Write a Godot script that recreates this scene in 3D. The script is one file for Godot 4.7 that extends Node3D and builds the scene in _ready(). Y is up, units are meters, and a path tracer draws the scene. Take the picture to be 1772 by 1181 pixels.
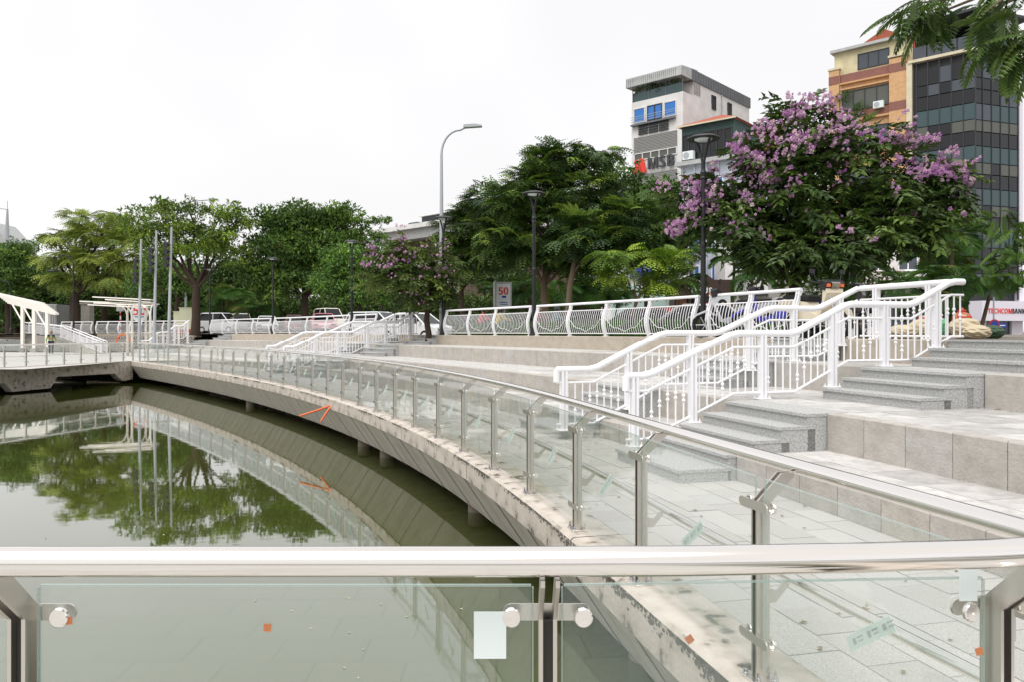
extends Node3D
# A curved lakeside promenade with glass railing, concrete seating terraces, white stair railings, trees and town houses.
# Plan: s runs along the railing of the promenade, d away from the lake, e is height above the promenade (metres).

const F := 1340.0
const EYE := 1.65
const L1 := 0.283
const L2 := 0.708
const L3 := 1.13
const L4 := 1.53
const WATER := -1.2
const RISE := 0.92

var rng := RandomNumberGenerator.new()
var M := {}
var used := {}
var curve_z := PackedFloat64Array()
var curve_s := PackedFloat64Array()

class MB:
	var v := PackedVector3Array()
	var n := PackedVector3Array()
	var c := PackedColorArray()
	var tint := Color(1, 1, 1)
	var colored := false

	func tri_n(a: Vector3, b: Vector3, d: Vector3, na: Vector3, nb: Vector3, nd: Vector3) -> void:
		v.append(a); v.append(d); v.append(b)
		n.append(na); n.append(nd); n.append(nb)
		if colored:
			c.append(tint); c.append(tint); c.append(tint)

	func tri(a: Vector3, b: Vector3, d: Vector3) -> void:
		var k := (b - a).cross(d - a)
		if k.length_squared() < 1e-16:
			return
		k = k.normalized()
		tri_n(a, b, d, k, k, k)

	func quad(a: Vector3, b: Vector3, d: Vector3, e: Vector3) -> void:
		tri(a, b, d)
		tri(a, d, e)

	func box(t: Transform3D, size: Vector3) -> void:
		var h := size * 0.5
		var p: Array[Vector3] = []
		for i in 8:
			p.append(t * Vector3(h.x if i & 1 else -h.x, h.y if i & 2 else -h.y, h.z if i & 4 else -h.z))
		quad(p[4], p[5], p[7], p[6])
		quad(p[1], p[0], p[2], p[3])
		quad(p[5], p[1], p[3], p[7])
		quad(p[0], p[4], p[6], p[2])
		quad(p[6], p[7], p[3], p[2])
		quad(p[0], p[1], p[5], p[4])

	func bx(at: Vector3, size: Vector3) -> void:
		box(Transform3D(Basis.IDENTITY, at), size)

	# box with chamfered vertical and top edges
	func cbox(t: Transform3D, size: Vector3, k: float) -> void:
		var h := size * 0.5
		var lo: Array[Vector3] = []
		var mid: Array[Vector3] = []
		var top: Array[Vector3] = []
		for q in [[-1, 1], [1, 1], [1, -1], [-1, -1]]:
			lo.append(t * Vector3(q[0] * h.x, -h.y, q[1] * h.z))
			mid.append(t * Vector3(q[0] * h.x, h.y - k, q[1] * h.z))
			top.append(t * Vector3(q[0] * (h.x - k), h.y, q[1] * (h.z - k)))
		for i in 4:
			var j := (i + 1) % 4
			quad(lo[i], lo[j], mid[j], mid[i])
			quad(mid[i], mid[j], top[j], top[i])
		quad(top[0], top[1], top[2], top[3])
		quad(lo[3], lo[2], lo[1], lo[0])

	func tube(path: Array, r, sides := 8, caps := true) -> void:
		var m := path.size()
		var rings: Array = []
		var nors: Array = []
		var up := Vector3.UP
		for i in m:
			var p: Vector3 = path[i]
			var a: Vector3 = path[maxi(i - 1, 0)]
			var b: Vector3 = path[mini(i + 1, m - 1)]
			var d := (b - a).normalized()
			if i == 0:
				up = Vector3.UP if absf(d.y) < 0.9 else Vector3.RIGHT
			var x := up.cross(d).normalized()
			var y := d.cross(x).normalized()
			up = y
			var k := 1.0
			if i > 0 and i < m - 1:
				var d0: Vector3 = (p - a).normalized()
				var d1: Vector3 = (b - p).normalized()
				k = 1.0 / maxf(0.5, sqrt((1.0 + d0.dot(d1)) * 0.5))
			var rr: float = (r[i] if r is Array else r)
			var ring: Array[Vector3] = []
			var nor: Array[Vector3] = []
			for j in sides:
				var w := TAU * j / sides
				var o := x * cos(w) + y * sin(w) * (k if k < 1.2 else 1.0)
				ring.append(p + o * rr)
				nor.append(o.normalized())
			rings.append(ring)
			nors.append(nor)
		for i in m - 1:
			for j in sides:
				var q := (j + 1) % sides
				tri_n(rings[i][j], rings[i][q], rings[i + 1][q], nors[i][j], nors[i][q], nors[i + 1][q])
				tri_n(rings[i][j], rings[i + 1][q], rings[i + 1][j], nors[i][j], nors[i + 1][q], nors[i + 1][j])
		if caps:
			for j in range(1, sides - 1):
				tri(rings[0][0], rings[0][j + 1], rings[0][j])
				tri(rings[m - 1][0], rings[m - 1][j], rings[m - 1][j + 1])

	# profile: Vector2(radius, height) from bottom to top
	func lathe(at: Vector3, profile: Array, sides := 12) -> void:
		for i in profile.size() - 1:
			var a: Vector2 = profile[i]
			var b: Vector2 = profile[i + 1]
			var t := (b - a).normalized()
			for j in sides:
				var w0 := TAU * j / sides
				var w1 := TAU * (j + 1) / sides
				var c0 := Vector3(cos(w0), 0, -sin(w0))
				var c1 := Vector3(cos(w1), 0, -sin(w1))
				var n0 := (c0 * t.y - Vector3.UP * t.x).normalized()
				var n1 := (c1 * t.y - Vector3.UP * t.x).normalized()
				var p0 := at + c0 * a.x + Vector3.UP * a.y
				var p1 := at + c1 * a.x + Vector3.UP * a.y
				var p2 := at + c1 * b.x + Vector3.UP * b.y
				var p3 := at + c0 * b.x + Vector3.UP * b.y
				if a.x > 1e-5:
					tri_n(p0, p1, p2, n0, n1, n1)
				if b.x > 1e-5:
					tri_n(p0, p2, p3, n0, n1, n0)

	# polygon in the plane of (u, w) at o, extruded by k
	func prism(o: Vector3, u: Vector3, w: Vector3, k: Vector3, poly: Array) -> void:
		var pts := PackedVector2Array(poly)
		if Geometry2D.is_polygon_clockwise(pts):
			pts.reverse()
		var flip := u.cross(w).dot(k) < 0.0
		var a: Array[Vector3] = []
		var b: Array[Vector3] = []
		for q in pts:
			a.append(o + u * q.x + w * q.y)
			b.append(o + u * q.x + w * q.y + k)
		var ix := Geometry2D.triangulate_polygon(pts)
		for i in range(0, ix.size(), 3):
			var x := ix[i]
			var y := ix[i + 1]
			var z := ix[i + 2]
			if (pts[y] - pts[x]).cross(pts[z] - pts[x]) < 0.0:
				var sw := y
				y = z
				z = sw
			if flip:
				tri(a[x], a[y], a[z])
				tri(b[x], b[z], b[y])
			else:
				tri(a[x], a[z], a[y])
				tri(b[x], b[y], b[z])
		for i in a.size():
			var j := (i + 1) % a.size()
			if flip:
				quad(a[j], a[i], b[i], b[j])
			else:
				quad(a[i], a[j], b[j], b[i])

	func mesh() -> ArrayMesh:
		var arr := []
		arr.resize(Mesh.ARRAY_MAX)
		arr[Mesh.ARRAY_VERTEX] = v
		arr[Mesh.ARRAY_NORMAL] = n
		if colored:
			arr[Mesh.ARRAY_COLOR] = c
		var m := ArrayMesh.new()
		m.add_surface_from_arrays(Mesh.PRIMITIVE_TRIANGLES, arr)
		return m


# ---------- nodes ----------
func numbered(called: String, parent: Node) -> String:
	var key := "%d/%s" % [parent.get_instance_id(), called]
	var k: int = used.get(key, 0)
	used[key] = k + 1
	return called if k == 0 else "%s_%03d" % [called, k]

func put(called: String, m: Mesh, mat: Material, parent: Node = self, t := Transform3D.IDENTITY) -> MeshInstance3D:
	var o := MeshInstance3D.new()
	o.name = numbered(called, parent)
	o.mesh = m
	o.material_override = mat
	o.transform = t
	o.cast_shadow = GeometryInstance3D.SHADOW_CASTING_SETTING_ON
	parent.add_child(o, true)
	return o

func obj(called: String, mb: MB, mat: Material, parent: Node = self) -> MeshInstance3D:
	return put(called, mb.mesh(), mat, parent)

func tag(o: Node, label: String, category: String, group := "", kind := "") -> Node:
	if label:
		o.set_meta("label", label)
	if category:
		o.set_meta("category", category)
	if group:
		o.set_meta("group", group)
	if kind:
		o.set_meta("kind", kind)
	return o

func thing(called: String, label: String, category: String, at := Vector3.ZERO, turn := 0.0, group := "") -> Node3D:
	var o := Node3D.new()
	o.name = numbered(called, self)
	add_child(o, true)
	o.position = at
	o.rotation.y = turn
	tag(o, label, category, group)
	return o

func copy(root: Node3D, called: String, at: Vector3, turn: float, label := "") -> Node3D:
	var r: Node3D = root.duplicate()
	r.name = numbered(called, self)
	add_child(r, true)
	r.position = at
	r.rotation.y = turn
	if label:
		r.set_meta("label", label)
	return r

func structure(o: Node) -> Node:
	o.set_meta("kind", "structure")
	return o

# ---------- materials ----------
func noise_tex(freq: float, colors: Array, offsets: Array, seed_ := 1, size := 512, kind := FastNoiseLite.TYPE_SIMPLEX_SMOOTH, oct := 5, stretch := 1.0) -> NoiseTexture2D:
	var n := FastNoiseLite.new()
	n.seed = seed_
	n.noise_type = kind
	n.frequency = freq
	n.fractal_octaves = oct
	n.fractal_gain = 0.5 if oct < 7 else 0.72
	var t := NoiseTexture2D.new()
	t.width = size
	t.height = size
	t.seamless = true
	t.noise = n
	var g := Gradient.new()
	g.colors = PackedColorArray(colors)
	g.offsets = PackedFloat32Array(offsets)
	t.color_ramp = g
	return t

func grey(x: float) -> Color:
	return Color(x, x, x)

func mat(color: Color, rough := 0.8, metal := 0.0, tex: Texture2D = null, scale := 1.0, bump: Texture2D = null, bump_cm := 0.0, bscale := 0.0) -> StandardMaterial3D:
	var m := StandardMaterial3D.new()
	m.albedo_color = color
	m.roughness = rough
	m.metallic = metal
	if tex or bump:
		m.uv1_triplanar = true
		m.uv1_world_triplanar = true
		m.uv1_scale = Vector3.ONE * scale
	if tex:
		m.albedo_texture = tex
	if bump:
		m.heightmap_enabled = true
		m.heightmap_texture = bump
		m.heightmap_scale = bump_cm
	return m

func srgb(r: int, g: int, b: int) -> Color:
	return Color(r / 255.0, g / 255.0, b / 255.0)

func materials() -> void:
	var soft := noise_tex(0.012, [grey(0.91), grey(0.96), grey(1.0)], [0.25, 0.5, 0.75], 3)
	var rough_n := noise_tex(0.06, [grey(0.86), grey(0.97), grey(1.0)], [0.2, 0.5, 0.8], 5)
	var bumpy := noise_tex(0.09, [grey(0.0), grey(1.0)], [0.2, 0.8], 9)
	var blotch := noise_tex(0.007, [srgb(96, 92, 86), srgb(150, 145, 138), srgb(222, 216, 208), srgb(246, 240, 234), srgb(255, 250, 246)], [0.1, 0.2, 0.27, 0.5, 0.8], 21, 1024)
	var grime := noise_tex(0.006, [srgb(222, 218, 212), srgb(243, 240, 236), srgb(255, 253, 250)], [0.15, 0.5, 0.85], 33, 1024, FastNoiseLite.TYPE_SIMPLEX_SMOOTH, 8)
	var grain := noise_tex(0.07, [grey(0.80), grey(0.92), grey(1.0)], [0.25, 0.5, 0.75], 41, 512, FastNoiseLite.TYPE_SIMPLEX_SMOOTH, 4)
	var wet := noise_tex(0.012, [grey(0.88), grey(0.95), grey(1.0)], [0.25, 0.5, 0.75], 51, 512, FastNoiseLite.TYPE_SIMPLEX_SMOOTH, 7)
	var fine := noise_tex(0.35, [grey(0.88), grey(1.0)], [0.25, 0.75], 61, 512, FastNoiseLite.TYPE_SIMPLEX, 2)
	M.soft = soft
	M.coping = mat(srgb(200, 196, 191), 0.85, 0, grime, 0.55, bumpy, 0.15)
	M.fascia = mat(srgb(200, 196, 190), 0.88, 0, blotch, 0.42, bumpy, 0.2)
	M.mould = mat(srgb(116, 111, 104), 0.95, 0, grain, 1.6)
	M.haunch = []
	for k in 4:
		M.haunch.append(mat([srgb(203, 200, 195), srgb(199, 196, 190), srgb(207, 203, 198), srgb(196, 193, 187)][k], 0.9, 0, grime, 0.5, bumpy, 0.2))
	M.panel = []
	for k in 5:
		M.panel.append(mat([srgb(186, 183, 179), srgb(189, 186, 182), srgb(183, 181, 177), srgb(190, 186, 180), srgb(187, 186, 184)][k], 0.88, 0, grime, 0.45 + 0.04 * k, bumpy, 0.3))
	M.wallbeige = mat(srgb(188, 180, 168), 0.9, 0, grime, 0.35, bumpy, 0.15)
	M.paver = []
	for k in 5:
		M.paver.append(mat([srgb(194, 192, 188), srgb(190, 188, 184), srgb(198, 196, 192), srgb(187, 185, 181), srgb(193, 192, 189)][k], 0.85, 0, rough_n, 1.5 + 0.2 * k, bumpy, 0.08))
	M.slab = []
	for k in 4:
		M.slab.append(mat([srgb(192, 190, 187), srgb(200, 198, 195), srgb(180, 178, 175), srgb(206, 204, 201)][k], 0.85, 0, wet, 0.35 + 0.1 * k, bumpy, 0.06))
	M.joint = mat(srgb(126, 123, 117), 0.95, 0, rough_n, 2.0)
	M.granite = mat(srgb(192, 193, 192), 0.85, 0, grain, 0.9, bumpy, 0.4)
	M.steel = mat(srgb(244, 240, 236), 0.13, 1.0)
	M.steel_plate = mat(srgb(216, 211, 204), 0.3, 1.0)
	M.white = mat(srgb(240, 240, 243), 0.36)
	M.cream = mat(srgb(240, 236, 228), 0.5)
	M.black = mat(srgb(26, 27, 30), 0.42)
	M.zinc = mat(srgb(178, 182, 186), 0.45, 0.3)
	M.rubber = mat(srgb(20, 20, 21), 0.85)
	M.gap_shade = mat(srgb(62, 60, 56), 0.8)  # shade of the gap between the post plates, as a colour
	M.pile_concrete = mat(srgb(138, 130, 118), 0.8, 0, grime, 0.8)  # piles, darker than the beam concrete
	M.chrome = mat(srgb(190, 192, 196), 0.18, 1.0)
	M.glass = mat(Color(0.74, 0.86, 0.81, 0.055), 0.02)
	M.glass.transparency = BaseMaterial3D.TRANSPARENCY_ALPHA
	M.glass.metallic_specular = 0.55
	M.glass_edge = mat(Color(0.66, 0.76, 0.73, 0.35), 0.1)
	M.glass_edge.transparency = BaseMaterial3D.TRANSPARENCY_ALPHA
	M.car_glass = mat(srgb(22, 26, 30), 0.06)
	M.window = mat(srgb(40, 46, 54), 0.08, 0, soft, 0.3)
	M.sticker = mat(srgb(196, 214, 205), 0.6)
	M.paper = mat(srgb(226, 236, 236), 0.7)
	M.tape = mat(srgb(196, 124, 82), 0.7)
	M.orange = mat(srgb(226, 112, 62), 0.5)
	M.red = mat(srgb(190, 30, 28), 0.45)
	M.bank = mat(srgb(84, 72, 56), 0.95, 0, grain, 0.5, bumpy, 3.0)
	M.asphalt = mat(srgb(70, 70, 71), 0.92, 0, rough_n, 0.6, bumpy, 0.3)
	M.verge = mat(srgb(120, 116, 108), 0.92, 0, grime, 0.25)
	M.soil = mat(srgb(86, 74, 58), 0.95, 0, grain, 0.4)
	M.bark = mat(srgb(78, 64, 52), 0.95, 0, grain, 1.2, bumpy, 1.5)
	M.bark_pale = mat(srgb(124, 108, 88), 0.95, 0, grain, 1.0, bumpy, 1.0)
	M.ripple = noise_tex(0.014, [grey(0.0), grey(1.0)], [0.1, 0.9], 71, 1024, FastNoiseLite.TYPE_SIMPLEX_SMOOTH, 2)

# ---------- plan curve of the promenade ----------
func cx(z: float) -> float:
	var k := maxf(0.0, 5.6 - z)
	return ((9.49150414e-05 * z - 1.50232011e-02) * z - 5.64096014e-02) * z + 1.50315554 + 0.021 * k * k

func setup_curve() -> void:
	var s := 0.0
	var last := Vector2(cx(-5.0), -5.0)
	var z := -5.0
	while z < 75.0:
		var p := Vector2(cx(z), z)
		s += p.distance_to(last)
		last = p
		curve_z.append(z)
		curve_s.append(s)
		z += 0.05
	var at := 0.0
	for i in curve_z.size():
		if curve_z[i] >= 1.5:
			at = curve_s[i]
			break
	for i in curve_s.size():
		curve_s[i] -= at

func z_at(s: float) -> float:
	var i := clampi(curve_s.bsearch(s), 1, curve_s.size() - 1)
	return lerpf(curve_z[i - 1], curve_z[i], (s - curve_s[i - 1]) / (curve_s[i] - curve_s[i - 1]))

func s_at(z: float) -> float:
	var i := clampi(curve_z.bsearch(z), 1, curve_z.size() - 1)
	return lerpf(curve_s[i - 1], curve_s[i], (z - curve_z[i - 1]) / (curve_z[i] - curve_z[i - 1]))

func slope(z: float) -> float:
	return (3.0 * 9.49150414e-05 * z - 2.0 * 1.50232011e-02) * z - 5.64096014e-02 - 0.042 * maxf(0.0, 5.6 - z)

# unit vectors along s and d at s, in world axes
func along(s: float) -> Vector3:
	return Vector3(slope(z_at(s)), 0, -1).normalized()

func outward(s: float) -> Vector3:
	var t := along(s)
	return Vector3(-t.z, 0, t.x)

func W(s: float, d: float, e: float) -> Vector3:
	var z := z_at(s)
	return Vector3(cx(z), e, -z) + outward(s) * d

# a point seen at a place of the photograph, Z metres in front of it
func P(x: float, y: float, z: float) -> Vector3:
	return Vector3((x - 886.0) * z / F, EYE + (574.0 - y) * z / F, -z)

# street level behind the fence: it falls a little towards the big stairs
func street(x: float) -> float:
	return lerpf(L4, 1.08, smoothstep(-14.0, -3.0, x))

func table(s: float, a: Array) -> float:
	for i in a.size() - 1:
		if s <= a[i + 1][0]:
			return lerpf(a[i][1], a[i + 1][1], clampf((s - a[i][0]) / (a[i + 1][0] - a[i][0]), 0, 1))
	return a[-1][1]

func d1(_s: float) -> float:
	return 2.4
func d2(s: float) -> float:
	return table(s, [[2.0, 3.72], [7.0, 3.55], [14.0, 3.35], [25.0, 3.2], [45.0, 3.7], [60.0, 3.9]])
func d3(s: float) -> float:
	return table(s, [[2.0, 5.95], [7.0, 5.8], [16.0, 5.4], [23.0, 4.95], [28.0, 5.2], [44.0, 5.75], [60.0, 5.7]])
func d4(s: float) -> float:
	return table(s, [[2.0, 7.15], [7.0, 7.15], [16.0, 7.0], [27.0, 6.8], [44.0, 7.3], [60.0, 7.0]])
func dk(k: int, s: float) -> float:
	return [0.0, d1(s), d2(s), d3(s), d4(s)][k]

# the s at which a point on the offset line dd(s)+more is seen in column x
func s_seen(x: float, line: Callable, more: float, lo := 1.0, hi := 66.0) -> float:
	var best := lo
	var err := 1e9
	var s := lo
	while s < hi:
		var p := W(s, line.call(s) + more, 0)
		if p.z < -1.0:
			var q: float = absf(886.0 + p.x / -p.z * F - x)
			if q < err:
				err = q
				best = s
		s += 0.05
	return best

func d_seen(x: float, s: float) -> float:
	var best := 0.0
	var err := 1e9
	var d := -2.0
	while d < 16.0:
		var p := W(s, d, 0)
		var q := absf(886.0 + p.x / -p.z * F - x)
		if q < err:
			err = q
			best = d
		d += 0.02
	return best

# sheet between two offset lines
func sheet(mb: MB, s0: float, s1: float, step: float, da: Callable, db: Callable, e: float) -> void:
	var m := maxi(1, int(ceil((s1 - s0) / step)))
	for i in m:
		var a := lerpf(s0, s1, float(i) / m)
		var b := lerpf(s0, s1, float(i + 1) / m)
		mb.quad(W(a, da.call(a), e), W(a, db.call(a), e), W(b, db.call(b), e), W(b, da.call(b), e))

# block from (s0, s1) x (da, db) x (e0, e1)
func block(mb: MB, s0: float, s1: float, da: float, db: float, e0: float, e1: float) -> void:
	var a := [W(s0, da, e0), W(s0, db, e0), W(s1, db, e0), W(s1, da, e0)]
	var b := [W(s0, da, e1), W(s0, db, e1), W(s1, db, e1), W(s1, da, e1)]
	mb.quad(b[0], b[1], b[2], b[3])
	mb.quad(a[3], a[2], a[1], a[0])
	for i in 4:
		var j := (i + 1) % 4
		mb.quad(a[i], a[j], b[j], b[i])

# profile of (d, e) swept along s
func sweep(mb: MB, s0: float, s1: float, step: float, profile: Array) -> void:
	var m := maxi(1, int(ceil((s1 - s0) / step)))
	for i in m:
		var a := lerpf(s0, s1, float(i) / m)
		var b := lerpf(s0, s1, float(i + 1) / m)
		for j in profile.size() - 1:
			var p: Vector2 = profile[j]
			var q: Vector2 = profile[j + 1]
			mb.quad(W(a, p.x, p.y), W(a, q.x, q.y), W(b, q.x, q.y), W(b, p.x, p.y))

func offset_line(s0: float, s1: float, step: float, d: float, e: float) -> Array:
	var out := []
	var m := maxi(1, int(ceil((s1 - s0) / step)))
	for i in m + 1:
		out.append(W(lerpf(s0, s1, float(i) / m), d, e))
	return out

# local frame at (s, d, e): x along s, y up, z towards the lake
func frame(s: float, d: float, e: float) -> Transform3D:
	var x := along(s)
	var z := -outward(s)
	return Transform3D(Basis(x, Vector3.UP, x.cross(Vector3.UP)), W(s, d, e)) if x.cross(Vector3.UP).dot(z) > 0 else Transform3D(Basis(-x, Vector3.UP, (-x).cross(Vector3.UP)), W(s, d, e))

func frame_of(at: Vector3, x: Vector3) -> Transform3D:
	x = Vector3(x.x, 0, x.z).normalized()
	return Transform3D(Basis(x, Vector3.UP, x.cross(Vector3.UP)), at)

# ---------- setting ----------
const S_END := 55.4   # where the promenade meets the far bridge is set from its z
var s_corner := 0.0

func build_water() -> void:
	var mb := MB.new()
	mb.quad(Vector3(-120, WATER, 30), Vector3(40, WATER, 30), Vector3(40, WATER, -110), Vector3(-120, WATER, -110))
	var m := StandardMaterial3D.new()
	m.albedo_color = srgb(68, 74, 33)
	m.roughness = 0.025
	m.metallic_specular = 0.71
	m.clearcoat_enabled = true
	m.clearcoat = 0.7
	m.clearcoat_roughness = 0.02
	m.heightmap_enabled = true
	m.heightmap_texture = M.ripple
	m.heightmap_scale = 0.05
	m.uv1_triplanar = true
	m.uv1_world_triplanar = true
	m.uv1_scale = Vector3(0.10, 0.10, 0.17)
	structure(obj("water", mb, m))
	# bits of leaf and seed that float on it
	var rf := RandomNumberGenerator.new()
	rf.seed = 88
	var fl := MB.new()
	for i in 70:
		var z := 4.5 + 30.0 * rf.randf() * rf.randf()
		var x := cx(z) - 0.6 - 9.0 * rf.randf() * rf.randf() - 1.2 * rf.randf()
		var w := rf.randf() * TAU
		leaf(fl, Vector3(x, WATER + 0.006, -z), Vector3(cos(w), 0, sin(w)), Vector3.UP, rf.randf_range(0.02, 0.06), rf.randf_range(0.012, 0.03), 0.05)
	tag(obj("floating_leaves", fl, mat(srgb(196, 186, 140), 0.8)), "pale bits of leaf and seed floating on the lake", "leaves", "", "stuff")

func build_promenade() -> void:
	s_corner = s_at(42.6)
	var root := thing("promenade", "curved promenade deck on a slanted concrete edge beam over the lake", "walkway")
	structure(root)
	# pavers lie on a bed
	var bed := MB.new()
	sheet(bed, -3.0, 64.0, 1.0, func(_s): return 0.28, func(s): return d1(s) + 0.1, -0.03)
	obj("paving_bed", bed, M.joint, root)
	# coping and the edge beam, cast in bays
	var s := -3.0
	var bay := 0
	while s < s_corner:
		var e := minf(s + 3.9, s_corner)
		var mb := MB.new()
		sweep(mb, s + 0.008, e - 0.008, 0.65, [Vector2(0.28, -0.03), Vector2(0.28, 0.0), Vector2(-0.105, 0.0), Vector2(-0.13, -0.022), Vector2(-0.13, -0.26)])
		obj("edge_kerb", mb, M.fascia, root)
		s = e
		bay += 1
	# the slanted boards under it, each with its own tone
	s = -3.0
	var k := 0
	while s < s_corner:
		var w := 0.34 + 0.16 * absf(sin(k * 2.7))
		var e := minf(s + w, s_corner)
		var mb := MB.new()
		var dep := 0.004 * (k % 3)
		sweep(mb, s + 0.004, e - 0.004, 1.0, [Vector2(-0.118 + dep, -0.26), Vector2(0.33 + dep, -0.93), Vector2(0.9, -0.95)])
		obj("haunch_board", mb, M.haunch[(k * 7 + k / 3) % 4], root)
		s = e
		k += 1
	var under := MB.new()
	sheet(under, -3.0, s_corner, 1.0, func(_s): return 2.6, func(_s): return 0.8, -0.945)
	var back := MB.new()
	sweep(back, -3.0, s_corner, 1.0, [Vector2(-0.1, -0.25), Vector2(0.37, -0.92)])
	obj("soffit", under, M.haunch[1], root)
	obj("beam_core", back, M.haunch[3], root)
	# piles in the water
	var pile := MB.new()
	pile.lathe(Vector3.ZERO, [Vector2(0.2, -0.9), Vector2(0.19, 0.0), Vector2(0.18, 0.62)], 18)
	var pm := pile.mesh()
	for ps in [5.2, 10.9, 16.6, 18.4, 30.4]:
		put("pile", pm, M.pile_concrete, root, Transform3D(Basis.IDENTITY, W(ps, 0.72, -1.6)))
	# mould that has settled along the arris of the kerb: patches with ragged outlines
	var mo := RandomNumberGenerator.new()
	mo.seed = 55
	var stain := MB.new()
	for i in 50:
		var sc := mo.randf_range(1.2, 30.0)
		var wide := mo.randf_range(0.05, 0.22)
		var deep := mo.randf_range(0.012, 0.045)
		for j in int(wide * 420.0):
			var u := sc + mo.randfn(0.0, wide)
			var e := -0.024 - absf(mo.randfn(0.0, deep))
			if e < -0.2:
				continue
			var r0 := mo.randf_range(0.004, 0.016) * (1.6 if j % 7 == 0 else 1.0)
			var w0 := mo.randf() * TAU
			var c0 := W(u, -0.1316, e)
			var q := []
			for n in 5:
				var rr := r0 * mo.randf_range(0.5, 1.2)
				q.append(W(u + rr * 1.4 * cos(w0 + n * 1.2566), -0.1316, minf(-0.023, e + rr * sin(w0 + n * 1.2566))))
			for n in 5:
				stain.tri(c0, q[(n + 1) % 5], q[n])
	tag(obj("mould_stain", stain, M.mould, root), "", "", "", "stuff")
	# pavers, laid in rows along the walk
	var near_count := 0
	var rest := MB.new()
	var wd := 0.30
	for r in 7:
		var da := 0.285 + r * 0.304
		var db := da + 0.296
		if r == 6:
			db = d1(0) - 0.004
		var q := -1.2 + (0.2 if r % 2 else 0.0)
		while q < 44.0:
			var e := q + 0.393
			if q < 17.6 and near_count < 298 and q > 0.9:
				var mb := MB.new()
				block(mb, q, e, da, db, -0.05, -0.004 + 0.006 * rng.randf())
				obj("paver", mb, M.paver[rng.randi() % 5], root)
				near_count += 1
			else:
				block(rest, q, e, da, db, -0.05, -0.003 + 0.004 * rng.randf())
			q += 0.4
	tag(obj("paver_field", rest, M.paver[0], root), "", "", "", "stuff")

func build_bank() -> void:
	var mb := MB.new()
	var no := FastNoiseLite.new()
	no.seed = 4
	no.frequency = 0.9
	var rows := 10
	var p := func(s: float, j: int) -> Vector3:
		var t := float(j) / (rows - 1)
		var k := no.get_noise_2d(s * 1.3, t * 3.0)
		return W(s + 0.2 * k, lerpf(0.55, 2.5, t) + 0.35 * no.get_noise_2d(s * 0.5, 9.0) * (1.0 - t), lerpf(WATER - 0.2, -0.95, pow(t, 0.5)) + 0.16 * k)
	var s := -4.0
	while s < 43.0:
		for j in rows - 1:
			mb.quad(p.call(s, j), p.call(s, j + 1), p.call(s + 0.35, j + 1), p.call(s + 0.35, j))
		s += 0.35
	structure(obj("bank", mb, M.bank))

var flights := [[6.55, 8.15], [10.05, 11.65], [26.9, 28.45], [30.4, 31.9], [52.2, 53.6]]

func in_flight(s: float) -> bool:
	for f in flights:
		if s > f[0] - 0.01 and s < f[1] + 0.01:
			return true
	return false

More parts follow.
